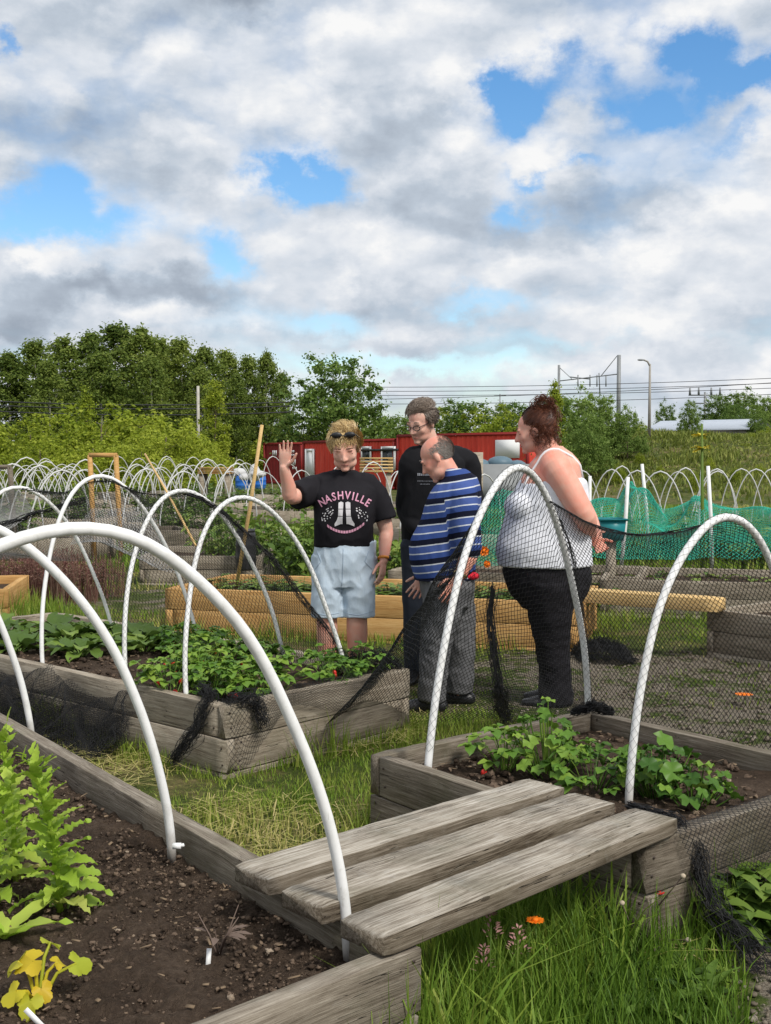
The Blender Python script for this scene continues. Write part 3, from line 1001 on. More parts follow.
def blades(name, x, y, hgt, wid, tone, mat, lean=.45, z0=None, seg=3):
    """grass blades: tapered bent strips, all in one mesh"""
    n = len(x)
    az = RNG.uniform(0, 2 * np.pi, n)
    ln = RNG.uniform(.1, 1., n) * lean
    z = bank_h(x, y) if z0 is None else z0
    dx, dy = np.cos(az), np.sin(az)
    fa_ = az + np.pi / 2 + RNG.normal(0, .5, n)
    sx, sy = np.cos(fa_), np.sin(fa_)
    rows = []
    for k in range(seg + 1):
        t = k / seg
        off = ln * hgt * t * t
        zz = hgt * t * (1 - .3 * ln * t)
        w = wid * (1 - t ** 1.6) * .5 + .0003
        px = x + dx * off; py = y + dy * off; pz = z + zz - .01
        rows.append(np.stack([px - sx * w, py - sy * w, pz], -1))
        rows.append(np.stack([px + sx * w, py + sy * w, pz], -1))
    V = np.stack(rows, 1)          # n, 2(seg+1), 3
    base = np.arange(n)[:, None, None] * (2 * (seg + 1))
    q = np.array([[2 * k, 2 * k + 1, 2 * k + 3, 2 * k + 2] for k in range(seg)])[None]
    Q = (base + q).reshape(-1, 4)
    g = Geo(); g.add(V.reshape(-1, 3), Q, attr=np.repeat(tone, 2 * (seg + 1)))
    o = g.build(name, mat)
    return tag(o, kind='stuff')


def in_bed_v(x, y, pad):
    m = np.zeros(len(x), bool)
    for (o, e1, e2, l1, l2) in BEDS:
        dx, dy = x - o.x, y - o.y
        a = dx * e1.x + dy * e1.y; b = dx * e2.x + dy * e2.y
        m |= (a > -pad) & (a < l1 + pad) & (b > -pad) & (b < l2 + pad)
    return m


def bed_dist(x, y):
    d = np.full(len(x), 9.)
    for (o, e1, e2, l1, l2) in BEDS:
        dx, dy = x - o.x, y - o.y
        a = dx * e1.x + dy * e1.y; b = dx * e2.x + dy * e2.y
        qx = np.maximum(np.maximum(-a, a - l1), 0); qy = np.maximum(np.maximum(-b, b - l2), 0)
        d = np.minimum(d, np.hypot(qx, qy))
    return d


def scatter_grass(name, x0, x1, y0, y1, dens, hfun, wid, tone0=.25, lean=.5):
    n = int((x1 - x0) * (y1 - y0) * dens)
    x = RNG.uniform(x0, x1, n); y = RNG.uniform(y0, y1, n)
    # keep to the camera's cone
    k = np.abs(x) < (y + 1.0) * .40 + .25
    x, y = x[k], y[k]
    k = ~in_bed_v(x, y, .01)
    x, y = x[k], y[k]
    h, keep, dry = hfun(x, y)
    k = RNG.uniform(0, 1, len(x)) < keep
    x, y, h, dry = x[k], y[k], h[k], dry[k]
    h = h * RNG.uniform(.45, 1.15, len(x))
    tone = tone0 + .12 * gnoise(x, y, 6., 41) + np.clip(dry, -.4, 1) * RNG.uniform(.1, .5, len(x)) + RNG.normal(0, .05, len(x))
    return blades(name, x, y, h, wid * RNG.uniform(.6, 1.3, len(x)), tone, M['grass'], lean)


def near_h(x, y):
    gm = gravel_mask(x, y)
    c = gnoise(x, y, 3.5, 3)
    e = bed_dist(x, y)
    edge = np.exp(-(e / .10) ** 2)
    rightside = sstep(-.1, .25, x - (y - 2.9) * .1) * (1 - sstep(3.35, 3.7, y + x * .25))     # deep grass under the planks
    dry = (.22 + .75 * sstep(-.3, .35, gnoise(x, y, 2.6, 8))) * (1 - rightside) * (1 - .75 * edge)
    h = .042 + .045 * np.clip(c, -.5, 1) + edge * (.07 + .17 * sstep(-.1, .7, gnoise(x, y, 5., 5))) + rightside * (.10 + .07 * c)
    dry = dry - .4 * rightside  # not dryness: shade under the planks painted into the blade colour
    keep = np.clip(.75 + .3 * c + rightside * .6 + edge * .3 - .35 * dry, .05, 1) * np.clip(1 - gm * 1.5, .02, 1)
    h = np.clip(h, .025, .5) * np.where(gm > .4, .45, 1)
    return h, keep, dry


scatter_grass('grass', -2.6, 1.9, 2.2, 6.4, 5600, near_h, .0048, tone0=.21, lean=.65)


def near_wide(x, y):
    h, keep, dry = near_h(x, y)
    rs_ = sstep(-.1, .25, x - (y - 2.9) * .1) * (1 - sstep(3.35, 3.7, y + x * .25))
    c = gnoise(x, y, 7., 51)
    return h * (1.05 + .5 * np.clip(c, 0, 1)), np.clip(sstep(.0, .5, c) * (.25 + .75 * rs_), 0, 1) * keep, dry * .3


scatter_grass('grass', -2.6, 1.9, 2.2, 6.4, 900, near_wide, .013, .33, lean=1.2)


def mid_h(x, y):
    gm = gravel_mask(x, y)
    c = gnoise(x, y, 2.4, 13)
    e = bed_dist(x, y)
    edge = np.exp(-(e / .18) ** 2)
    dry = sstep(-.2, .6, gnoise(x, y, 1.8, 18)) * .9
    h = .05 + .045 * c + .05 * sstep(.3, .8, gnoise(x, y, 6., 16)) + edge * (.06 + .12 * sstep(0, .7, gnoise(x, y, 4., 15))) + .16 * sstep(-2.2, -3.2, x) * sstep(7.5, 9, y)
    keep = np.clip(.5 + .4 * c + edge * .5, .05, 1) * np.clip(1 - gm * 1.45, .04, 1)
    return np.clip(h, .02, .5) * np.where(gm > .3, .5, 1), keep, dry


scatter_grass('grass', -4.6, 5.2, 6.4, 12.5, 1500, mid_h, .009)


def far_h(x, y):
    c = gnoise(x, y, 1.2, 23)
    dry = sstep(-.2, .7, gnoise(x, y, .8, 28)) * .8
    return np.clip(.12 + .12 * c, .04, .6), np.clip(.65 + .4 * c, .1, 1), dry


scatter_grass('grass', -13, 16, 12.5, 34, 190, far_h, .03)


def bank_g(x, y):
    c = gnoise(x, y, .8, 33)
    b = bank_h(x, y)
    return np.clip(.25 + .22 * c, .08, .7), np.clip(b * 1.2, 0, 1), np.clip(.25 + .5 * c, 0, 1)


n = 52000
bx = RNG.uniform(1, 26, n); by = RNG.uniform(35, 70, n)
hh, kk, dd = bank_g(bx, by)
k = RNG.uniform(0, 1, n) < kk
bx, by, hh, dd = bx[k], by[k], hh[k], dd[k]
blades('grass', bx, by, hh * RNG.uniform(.5, 1.1, len(bx)), RNG.uniform(.05, .12, len(bx)), .12 + .15 * dd, M['fol_bank'], .7, seg=2)

# gravel stones on the path
n = 16000
gx_s = np.concatenate([RNG.uniform(.3, 4.2, n), RNG.uniform(.7, 1.6, 1500)]); gy_s = np.concatenate([RNG.uniform(5.0, 9.0, n), RNG.uniform(2.5, 3.6, 1500)])
k = (RNG.uniform(0, 1, len(gx_s)) < np.clip(gravel_mask(gx_s, gy_s) * 1.3, 0, 1)) & (np.abs(gx_s) < gy_s * .40) & ~in_bed_v(gx_s, gy_s, .0)
gx_s, gy_s = gx_s[k], gy_s[k]; m_ = len(gx_s)
g0 = Geo(); g0.ell((0, 0, 0), (1, 1, .7), seg=6, ring=4)
bv0, bq0 = g0.v[0], g0.q[0]; nb = len(bv0)
r_ = .003 + .009 * RNG.uniform(0, 1, m_) ** 2.5
V = bv0[None] * (1 + RNG.normal(0, .15, (m_, nb, 1))) * r_[:, None, None] * RNG.uniform(.7, 1.4, (m_, 1, 3)) + np.stack([gx_s, gy_s, r_ * .3 + .004], -1)[:, None, :]
g = Geo(); g.add(V.reshape(-1, 3), (bq0[None] + (np.arange(m_) * nb)[:, None, None]).reshape(-1, 4))
M['stones'] = mat_leaf('gravel_stones', [(.15, (.11, .09, .066)), (.5, (.185, .158, .122)), (.8, (.27, .24, .195))], 0., .9, .1, noise_s=3)
tag(g.build('gravel', M['stones']), kind='stuff')

# straw clippings lying flat on the grass
n = 9500
sx_ = RNG.uniform(-1.6, 1.6, n); sy_ = RNG.uniform(3.1, 6.2, n)
k = (~in_bed_v(sx_, sy_, .02)) & (gnoise(sx_, sy_, 2.6, 8) > -.2) & (np.abs(sx_) < sy_ * .38)
sx_, sy_ = sx_[k], sy_[k]
m_ = len(sx_)
a_ = RNG.uniform(0, 6.28, m_); l_ = RNG.uniform(.04, .16, m_)
zz0 = RNG.uniform(.012, .05, m_); zz1 = zz0 + RNG.normal(0, .015, m_)
ex, ey = np.cos(a_) * l_, np.sin(a_) * l_
wx, wy = -np.sin(a_) * .0016, np.cos(a_) * .0016
V = np.stack([np.stack([sx_ - wx, sy_ - wy, zz0], -1), np.stack([sx_ + wx, sy_ + wy, zz0], -1),
              np.stack([sx_ + ex + wx, sy_ + ey + wy, zz1], -1), np.stack([sx_ + ex - wx, sy_ + ey - wy, zz1], -1)], 1)
g = Geo(); g.add(V.reshape(-1, 3), np.arange(4 * m_).reshape(-1, 4), attr=np.repeat(RNG.uniform(.5, .8, m_), 4))
tag(g.build('straw', M['grass']), kind='stuff')

# ------------------------------------------------------------------ trees and bushes
def crown_geo(env, n_clump, per, leaf, clump_r, seed, gap=.0):
    """leaf-sized faces in clumps spread through an envelope; env(rng) gives a clump centre and size factor"""
    rs = np.random.default_rng(seed)
    g = Geo()
    C = []; S = []
    for _ in range(n_clump):
        c, s = env(rs)
        C.append(c); S.append(s)
    C = np.array(C); S = np.array(S)
    n = n_clump * per
    ci = np.repeat(np.arange(n_clump), per)
    d = rs.normal(0, 1, (n, 3)); d /= np.linalg.norm(d, axis=1)[:, None]
    rad = clump_r * S[ci] * np.abs(rs.normal(0, .62, n))
    p = C[ci] + d * rad[:, None] * np.array([1, 1, .75])
    nrm = d * .7 + rs.normal(0, .6, (n, 3)) + np.array([0, 0, .5]); nrm /= np.linalg.norm(nrm, axis=1)[:, None]
    t = np.cross(nrm, rs.normal(0, 1, (n, 3))); t /= np.linalg.norm(t, axis=1)[:, None]
    b = np.cross(nrm, t)
    l = leaf * rs.uniform(.6, 1.4, n)[:, None]
    V = np.stack([p - t * l * .5, p - b * l * .32 + nrm * l * .08, p + t * l * .55, p + b * l * .32 + nrm * l * .08], 1)
    g.add(V.reshape(-1, 3), np.arange(4 * n).reshape(-1, 4))
    return g, C


def limb_geo(h, r, targets, seed, lean=0., bend=.3):
    rs = random.Random(seed)
    g = Geo()
    pts = []
    for k in range(9):
        t = k / 8
        pts.append(Vector((lean * t * h + math.sin(t * 3 + seed) * bend * .3, math.cos(t * 2.3 + seed) * bend * .3 - bend * .3 * math.cos(seed), h * t)))
    g.tube(pts, [r * (1 - .8 * k / 8) for k in range(9)], 7)
    for c in targets:
        c = Vector(c)
        t = min(.92, max(.2, (c.z / h) * .75))
        k = t * 8; a = pts[int(k)].lerp(pts[min(8, int(k) + 1)], k - int(k))
        m = a.lerp(c, .5) + Vector((0, 0, -.08 * (c - a).length))
        rr = r * (1 - .8 * t) * .5
        g.tube([a, m, c], [rr, rr * .6, rr * .25], 5)
    return g


def env_birch(h, w):
    def f(rs):
        t = rs.uniform(.16, 1.) ** .9
        r = w * (math.sin(math.pi * min(1, t * .86 + .12)) ** .8) * math.sqrt(rs.uniform(.05, 1)) * (.75 + .3 * rs.random())
        a = rs.uniform(0, 2 * math.pi)
        return (r * math.cos(a), r * math.sin(a), h * t), rs.uniform(.6, 1.2)
    return f


def env_dome(h, w, base=.1):
    def f(rs):
        while True:
            p = rs.uniform(-1, 1, 3); p[2] = abs(p[2])
            q = np.linalg.norm(p)
            if .35 < q < 1: break
        p = p * (.85 + .25 * rs.random())
        return (p[0] * w, p[1] * w, h * (base + (1 - base) * p[2])), rs.uniform(.6, 1.25)
    return f


def tree_proto(name, label, cat, env, h, r, n_clump, per, leaf, clump_r, fol, bark, seed, group=None, lean=0.):
    root = empty(name, (0, 0, 0), label, cat, group)
    cg, C = crown_geo(env, n_clump, per, leaf, clump_r, seed)
    cg.build('crown', M[fol], root)
    sel = [C[i] for i in range(0, len(C), max(1, len(C) // 14))]
    limb_geo(h * .9, r, sel, seed, lean).build('trunk', M[bark], root, smooth=True)
    return root


birches = [tree_proto('birch_tree', None, 'tree', env_birch(10, 2.0), 10, .13, 190, 85, .19, .62, 'fol_birch', 'birch_bark', 101 + i) for i in range(3)]
bushes = [tree_proto('willow_bush', None, 'bush', env_dome(3.6, 2.7), 3.2, .09, 140, 100, .14, .5, 'fol_bush', 'bark', 111 + i) for i in range(2)]
broads = [tree_proto('broadleaf_tree', None, 'tree', env_dome(7.5, 3.6, .16), 7, .16, 240, 95, .19, .68, 'fol_tree', 'bark', 121 + i) for i in range(2)]
slim = tree_proto('young_poplar', None, 'tree', env_birch(6.5, .95), 6.5, .08, 80, 90, .13, .38, 'fol_bush', 'bark', 131)


def plant_tree(protos, used, px, py_top, D, h0, label, group=None, sx=1., i=0):
    """stand a tree at distance D so that it is as tall as the photo shows"""
    p = atd(px, py_top, D)
    zb = float(bank_h(p.x, D))
    s = (p.z - zb) / h0
    pr = protos[i % len(protos)]
    loc = (p.x, D, zb - .05); rz = random.uniform(0, 6.28)
    sc = (s * sx, s * sx, s)
    if id(pr) not in used:
        used.add(id(pr))
        pr.location = loc; pr.rotation_euler = (0, 0, rz); pr.scale = sc
        tag(pr, label, None, group)
        return pr
    r = copy_tree(pr, loc, rz, sc, label)
    if group: r['group'] = group
    elif 'group' in r: del r['group']
    return r


U = set()
wood = [(-22, 372, 76, 1.25), (8, 352, 80, 1.3), (34, 340, 82, 1.2), (62, 336, 79, 1.25), (90, 332, 84, 1.2), (116, 324, 80, 1.3), (142, 326, 78, 1.15), (160, 338, 83, 1.2),
        (180, 338, 80, 1.1), (204, 345, 78, 1.15), (226, 350, 83, 1.05), (248, 356, 79, 1.0), (266, 350, 77, .8), (100, 352, 73, 1.2), (48, 360, 72, 1.2), (150, 356, 72, 1.1), (200, 366, 72, 1.0), (282, 372, 82, .8), (236, 372, 73, .9)]
for i, (px, py, D, s) in enumerate(wood):
    if px == 266:
        plant_tree(birches, U, px, py, D, 10.2, 'tall thin tree with open crown at the end of the wood, beside open sky', None, s, i)
    else:
        plant_tree(birches, U, px, py, D, 10.2, 'dark birch crowded into the tall wood behind the lighter willow bushes', 'trees of the tall dark wood', s, i)
for i, (px, py, D, s) in enumerate([(-15, 420, 52, 1.2), (28, 414, 50, 1.25), (68, 408, 53, 1.2), (104, 402, 50, 1.35), (140, 404, 52, 1.2), (166, 418, 47, 1.1), (190, 426, 49, 1.0), (40, 434, 44, 1.1), (92, 432, 43, 1.2), (140, 436, 43, 1.1)]):
    plant_tree(bushes, U, px, py, D, 3.75, 'light green willow bush in the thicket along the hoop rows, below the tall wood', 'light willow bushes below the wood', s, i)
plant_tree([slim], U, 214, 378, 56, 6.7, 'slim pale green young tree standing clear in front of the dark wood', None, 1.1)
plant_tree([slim], U, 86, 384, 55, 6.7, 'narrow pale tree tip rising out of the willow bushes', None, .8)
plant_tree(broads, U, 334, 352, 70, 7.7, 'rounded broadleaf tree standing alone behind the red container', None, 1.04, 0)
for i, (px, py, D, s) in enumerate([(236, 430, 74, 1.1), (268, 426, 78, 1.1), (300, 424, 80, .9)]):
    plant_tree(bushes, U, px, py, D, 3.75, 'dark green bush filling the gap below the lone rounded tree', 'bushes below the lone tree', s, i)
for i, (px, py, D, s) in enumerate([(398, 412, 75, 1.0), (432, 408, 78, 1.0), (462, 398, 76, 1.1), (486, 404, 74, 1.05), (512, 400, 78, 1.0), (378, 418, 80, .9), (540, 406, 76, 1.0)]):
    plant_tree(bushes if i % 2 else broads, U, px, py, D, 3.75 if i % 2 else 7.7, 'bright green hedge tree seen above the red container roof', 'hedge trees above the red container', s if i % 2 else s * 1.3, i)
for i, (px, py, D, s) in enumerate([(555, 392, 50, 1.0), (578, 384, 52, 1.0), (604, 392, 51, .9), (628, 404, 50, .8), (590, 408, 46, .8)]):
    plant_tree(broads, U, px, py, D, 7.7, 'leafy tree of the clump under the railway masts', 'tree clump under the railway masts', s, i)
plant_tree([slim], U, 555, 378, 49, 6.7, 'tall leafy sapling poking up from the clump beside the mast', None, .8)
for i, (px, py, D, s) in enumerate([(722, 392, 88, 1.1), (745, 386, 90, 1.1), (768, 394, 86, 1.0), (790, 390, 86, 1.0), (735, 402, 80, .9), (758, 408, 74, .8)]):
    plant_tree(broads, U, px, py, D, 7.7, 'dark rounded tree standing behind the long pale roof', 'trees behind the long pale roof', s, i)
plant_tree(broads, U, 666, 398, 110, 7.7, 'small distant dark tree between the lamp post and the insulator pole', None, .6, 1)
plant_tree(broads, U, 690, 398, 62, 7.7, 'bush tree standing in front of the long pale roof', None, .6, 0)
for i, (px, py, D, s) in enumerate([(640, 420, 84, 1.2), (700, 424, 96, 1.2), (770, 424, 70, 1.2), (752, 432, 60, 1.0), (660, 446, 60, .8), (690, 440, 64, .9), (728, 436, 62, 1.0), (745, 452, 52, .8), (775, 444, 52, 1.0), (676, 456, 50, .7), (640, 450, 48, .6), (710, 456, 46, .6), (660, 462, 44, .45), (760, 462, 44, .6), (735, 464, 42, .45), (620, 462, 44, .5), (695, 468, 40, .4)]):
    plant_tree(bushes, U, px, py, D, 3.75, 'green bush growing along the top of the grassy bank', 'bushes along the grassy bank', s, i)
for pr in birches + bushes + broads + [slim]:
    assert id(pr) in U

# ------------------------------------------------------------------ red containers
def mat_red():
    m, nt, out = new_mat('red_container_paint')
    co = objco(nt)
    n1 = noise_n(nt, mapping(nt, co, (1, 1, .25)), 1.6, 6, .7); n2 = noise_n(nt, co, 14, 4, .7)
    c = ramp(nt, n1, [(.3, (.50, .036, .022)), (.55, (.70, .065, .038)), (.8, (.75, .12, .08))])
    ru = ramp(nt, n2, [(.66, (0, 0, 0)), (.74, (1, 1, 1))])
    c = mixc(nt, math_n(nt, 'MULTIPLY', ru, .5), c, (.12, .04, .02))
    principled(nt, out, c, .55, .3)
    return m


M['red'] = mat_red()
M['dark_red'] = mat_plain('dark_red_paint', (.22, .016, .014), .55, .3, .25, 2)


def container(a, b, z0, h, depth, label, mat='red', rot_off=0):
    """corrugated steel box whose long face runs from a to b"""
    a = Vector((a[0], a[1], z0)); b = Vector((b[0], b[1], z0))
    L = (b - a).length; d = (b - a).normalized()
    root = empty('shipping_container', a, label, 'container', None, math.atan2(d.y, d.x))
    g = Geo()
    vs = []; pitch = .28; n = int(L / pitch)
    prof = []
    for i in range(n):
        x = L * i / n; w = L / n
        prof += [(x, 0.), (x + w * .32, 0.), (x + w * .5, .045), (x + w * .82, .045)]
    prof.append((L, 0.))
    for (x, y) in prof:
        vs += [(x, y, .14), (x, y, h - .1)]
    g.add(vs, [(2 * i, 2 * i + 2, 2 * i + 3, 2 * i + 1) for i in range(len(prof) - 1)])
    g.box((L / 2, depth / 2 + .04, h / 2), (L - .06, depth - .12, h - .1))
    g.build('corrugated_wall', M[mat], root)
    g = Geo()
    g.box((L / 2, -.01, h - .05), (L, .08, .1)); g.box((L / 2, -.01, .08), (L, .08, .14))
    for x in (.06, L - .06):
        g.box((x, -.012, h / 2), (.12, .076, h - .24))
    g.build('frame_rail', M['dark_red'], root)
    g = Geo(); g.box((L / 2, depth / 2, h + .01), (L - .02, depth, .05)); g.build('roof', M['dark_red'], root)
    return root, d, L


cA = Vector((atd(397, 440, 54).x, 54, 0)); cB = Vector((atd(529, 440, 48.5).x, 48.5, 0))
h1 = atd(529, 430.5, 48.5).z + .0
h1 = (atd(529, 431.5, 48.5).z + atd(397, 436, 54).z) / 2
con1, cd1, cL1 = container(cA, cB, 0, h1, 2.4, 'red corrugated container with a flat white panel, behind the heads of the two men')
dA = Vector((atd(303, 440, 62).x, 62, 0)); dB = cA - cd1 * .15
h2 = (atd(397, 438, 54).z + atd(303, 442.5, 62).z) / 2
con2, cd2, cL2 = container(dA, dB, 0, h2, 2.4, 'red corrugated container with white door and dark windows, beside the blonde woman')
eA = Vector((atd(263, 440, 68).x, 68.5, 0)); eB = Vector((atd(302, 440, 66).x, 66, 0))
con3, cd3, cL3 = container(eA, eB, 0, atd(283, 443, 67).z, 2.4, 'dark red container with small pale marks, end-on behind the raised hand', 'dark_red')


def on_wall(px, py, base, d):
    """local (x, z) on a wall through base along d"""
    r = ray(px, py)
    # solve base + d s = ORG + r t in plan
    A = np.array([[d.x, -r.x], [d.y, -r.y]]); bb = np.array([ORG.x - base.x, ORG.y - base.y])
    s, t = np.linalg.solve(A, bb)
    return s, (ORG + r * t).z


def wall_panel(root, base, d, x0, y0, x1, y1, kind):
    s0, z1 = on_wall(x0, y0, base, d); s1, z0 = on_wall(x1, y1, base, d)
    z0 = max(z0, .1)
    w, hh = s1 - s0, z1 - z0
    g = Geo()
    if kind == 'panel':
        g.box(((s0 + s1) / 2, -.03, (z0 + z1) / 2), (w, .05, hh)); g.build('white_panel', M['white_paint'], root); return
    f = .12 if kind == 'window' else .16
    g.box((s0 + f / 2, -.04, (z0 + z1) / 2), (f, .07, hh)); g.box((s1 - f / 2, -.04, (z0 + z1) / 2), (f, .07, hh))
    g.box(((s0 + s1) / 2, -.04, z1 - f / 2), (w - 2 * f, .068, f)); g.box(((s0 + s1) / 2, -.04, z0 + f / 2), (w - 2 * f, .068, f))
    fr = g.build('window' if kind == 'window' else 'door', M['white_paint'], root)
    g = Geo(); g.box(((s0 + s1) / 2, -.03, (z0 + z1) / 2), (w - 2 * f, .03, hh - 2 * f))
    g.build('pane', M['dark_glass'] if kind == 'window' else M['white_paint'], fr)


b1 = Vector((cA.x, cA.y, 0)); b2 = Vector((dA.x, dA.y, 0))
wall_panel(con1, b1, cd1, 496, 440, 520, 458, 'panel')
wall_panel(con2, b2, cd2, 306, 449, 315, 480, 'door')
wall_panel(con2, b2, cd2, 362, 446.5, 372, 463, 'window')
wall_panel(con2, b2, cd2, 382, 446.5, 396, 470, 'window')
g = Geo()
s0, z0 = on_wall(379, 450, b2, cd2); s1, z1 = on_wall(396, 453, b2, cd2)
g.tube([(s0 - 1.5, -.09, z0), (s1 + .3, -.09, z0)], .06, 6); g.build('pipe', M['black_plastic'], con2)
# unreadable pale stencil marks on the dark container
g = Geo()
e0 = Vector((eA.x, eA.y, 0))
for (px, py, w, hh) in [(275, 453, .3, .3), (289, 451.5, .9, .14), (291, 455, .75, .1), (294, 462, .35, .35), (295, 468, .3, .12)]:
    s, z = on_wall(px, py, e0, cd3)
    for k in range(int(w / .15) + 1):
        g.box((s - w / 2 + .15 * k, -.03, z), (.09, .02, hh))
g.build('stencil_mark', M['white_paint'], con3)

# ------------------------------------------------------------------ railway masts, poles, wires
def post(name, px, py_top, D, r, label, cat, mat='steel', taper=.8, group=None):
    p = atd(px, py_top, D)
    zb = float(bank_h(p.x, D))
    root = empty(name, (p.x, D, zb), label, cat, group)
    hgt = p.z - zb
    g = Geo(); g.tube([(0, 0, -.1), (0, 0, hgt)], [r, r * taper], 8); g.build('pole', M[mat], root, smooth=False)
    return root, hgt


mast1, mh1 = post('railway_mast', 559, 365, 96, .13, 'thinner grey railway mast, end of the wire gantry nearer the lone tree', 'mast')
mast2, mh2 = post('railway_mast', 619, 355, 92, .19, 'thick tall grey railway mast standing above the leafy clump', 'mast')
# gantry spanning the masts
gA_ = atd(559, 381, 96); gB_ = atd(619, 374, 92)
g = Geo(); g.tube([gA_, gB_], .045, 6); g.tube([atd(570, 377, 95.3), atd(590, 379, 94)], .05, 6)
g.tube([atd(559, 367, 96), atd(573, 380, 95)], .03, 6); g.tube([atd(617, 356, 92.1), atd(601, 376, 93.2)], .035, 6)
g.tube([atd(599, 373, 93.3), atd(600, 396, 93.3)], .05, 6)
for px in (578, 590, 597, 606):
    p = atd(px, 378, 94.); g.tube([p + Vector((0, 0, -.7)), p + Vector((0, 0, .25))], .05, 6)
tag(g.build('wire_gantry', M['steel']), 'grey cross gantry with droppers carried between the two railway masts', 'gantry')
lampp, lh = post('lamp_post', 650, 364, 57, .085, 'slim lamp post with small hooked head standing on the bank', 'lamp post', 'stone', .6)
g = Geo(); g.tube([(0, 0, lh - .1), (-.12, 0, lh + .12), (-.32, 0, lh + .2)], [.05, .045, .04], 6); g.build('arm', M['stone'], lampp)
g = Geo(); g.ell((-.46, 0, lh + .2), (.17, .07, .05), seg=10, ring=6); g.build('lamp_head', M['steel'], lampp)
insp, ih = post('insulator_pole', 705, 392, 92, .1, 'pole with cross arms and insulators above the pale roof', 'pole')
g = Geo(); g.box((0, 0, ih - .25), (2.6, .1, .1)); g.box((0, 0, ih - .9), (1.6, .1, .1)); g.build('cross_arm', M['steel'], insp)
for x in (-1.2, -.5, .5, 1.2):
    g = Geo(); g.tube([(x, 0, ih - .2), (x, 0, ih + .35)], [.1, .06], 6); g.build('insulator', M['steel'], insp)
thinp, th_ = post('signal_pole', 500, 394, 95, .06, 'thin distant pole above the hedge, behind the curly-haired woman', 'pole')
g = Geo(); g.box((0, 0, th_ - .1), (1., .06, .06)); g.build('cross_arm', M['steel'], thinp)
palep, ph = post('telegraph_pole', 198, 386, 58, .09, 'pale wooden telegraph pole in front of the dark wood', 'pole', 'birch_bark')


def wire(p0, p1, sag, r, label, group):
    pts = []
    for k in range(25):
        t = k / 24
        p = Vector(p0).lerp(Vector(p1), t); p.z -= sag * 4 * t * (1 - t); pts.append(p)
    g = Geo(); g.tube(pts, r, 4)
    tag(g.build('overhead_wire', M['black_plastic']), label, 'wire', group)


for k, (y0, y1) in enumerate([(384, 376), (388, 381), (392, 386), (397, 380), (401, 392)]):
    wire(atd(330, y0 + 3, 97), atd(800, y1 + 1, 88), .25, .022, 'thin dark railway wire strung across the cloudy sky behind the masts', 'railway wires')
for k, y in enumerate((401, 405, 411)):
    wire(atd(-30, y - 1, 57), atd(290, y + 1, 60), .2, .03, 'dark telephone wire crossing in front of the tall wood', 'telephone wires')

# long pale roof beyond the bank
lA_, lB_ = atd(650, 433, 78), atd(748, 429, 74)
lz = float(bank_h(lA_.x, 78))
d = line_dir(lA_, lB_); LL = (lB_ - lA_).length
root = empty('long_shed', (lA_.x, lA_.y, lz - .4), 'long low building with a pale blue-grey metal roof beyond the bank', 'building', None, math.atan2(d.y, d.x))
zt = atd(650, 428, 78).z - lz + .4
g = Geo(); g.box((LL / 2, 2, zt / 2 - .1), (LL, 4, zt - .2)); g.build('wall', M['stone'], root)
g = Geo()
zr = atd(700, 421, 80).z - lz + .4
g.add([(-.2, -.3, zt - .1), (LL + .2, -.3, zt - .1), (LL + .2, 2.2, zr), (-.2, 2.2, zr), (-.2, 4.4, zt - .1), (LL + .2, 4.4, zt - .1), (-.2, -.3, zt - .22), (LL + .2, -.3, zt - .22), (-.2, 4.4, zt - .22), (LL + .2, 4.4, zt - .22)],
      [(0, 1, 2, 3), (3, 2, 5, 4), (6, 7, 1, 0), (4, 5, 9, 8)])
g.build('roof', M['roof_grey'], root)
for k in range(7):
    g = Geo(); g.box((1.0 + LL / 7 * k, -.02, zt * .6), (.55, .05, .45)); g.build('window', M['dark_glass'], root)
# ------------------------------------------------------------------ nets: real twine
def net_geo(g, S, nu, nv, r, keep=None, jit=.0, diamond=True):
    """knotted net over the surface S(u, v); one thin three-sided strand per mesh side"""
    P = np.zeros((nu + 1, nv + 1, 3))
    for i in range(nu + 1):
        for j in range(nv + 1):
            P[i, j] = S(i / nu, j / nv)
    if jit: P += RNG.normal(0, jit, P.shape)
    I, J = np.meshgrid(np.arange(nu + 1), np.arange(nv + 1), indexing='ij')
    E = []
    if diamond:
        ok = (I + J) % 2 == 0
        for dj in (1, -1):
            m = ok & (I + 1 <= nu) & (J + dj <= nv) & (J + dj >= 0)
            E.append((I[m], J[m], I[m] + 1, J[m] + dj))
        ok = (I + J) % 2 == 1
        for dj in (1, -1):
            m = ok & (I + 1 <= nu) & (J + dj <= nv) & (J + dj >= 0)
            # odd nodes only exist as ends of the even ones: continue the zig-zag
            E.append((I[m], J[m], I[m] + 1, J[m] + dj))
        E = [E[0], E[1], ] + ([E[2], E[3]] if False else [])
        # full diagonal lattice: both parities alternate along i
        m = ((I + J) % 2 == 0)
        E = []
        for di, dj in ((1, 1), (1, -1), (-1, 1), (-1, -1)):
            k = m & (I + di <= nu) & (I + di >= 0) & (J + dj <= nv) & (J + dj >= 0) & (I % 2 == 0)
            E.append((I[k], J[k], I[k] + di, J[k] + dj))
    else:
        k = I + 1 <= nu; E.append((I[k], J[k], I[k] + 1, J[k]))
        k = J + 1 <= nv; E.append((I[k], J[k], I[k], J[k] + 1))
    A = np.concatenate([P[a, b] for a, b, c, d in E]); B = np.concatenate([P[c, d] for a, b, c, d in E])
    if keep is not None:
        ua = np.concatenate([np.stack([a / nu, b / nv], -1) for a, b, c, d in E])
        k = np.array([keep(u, v) for u, v in ua]); A, B = A[k], B[k]
    strands(g, A, B, r)


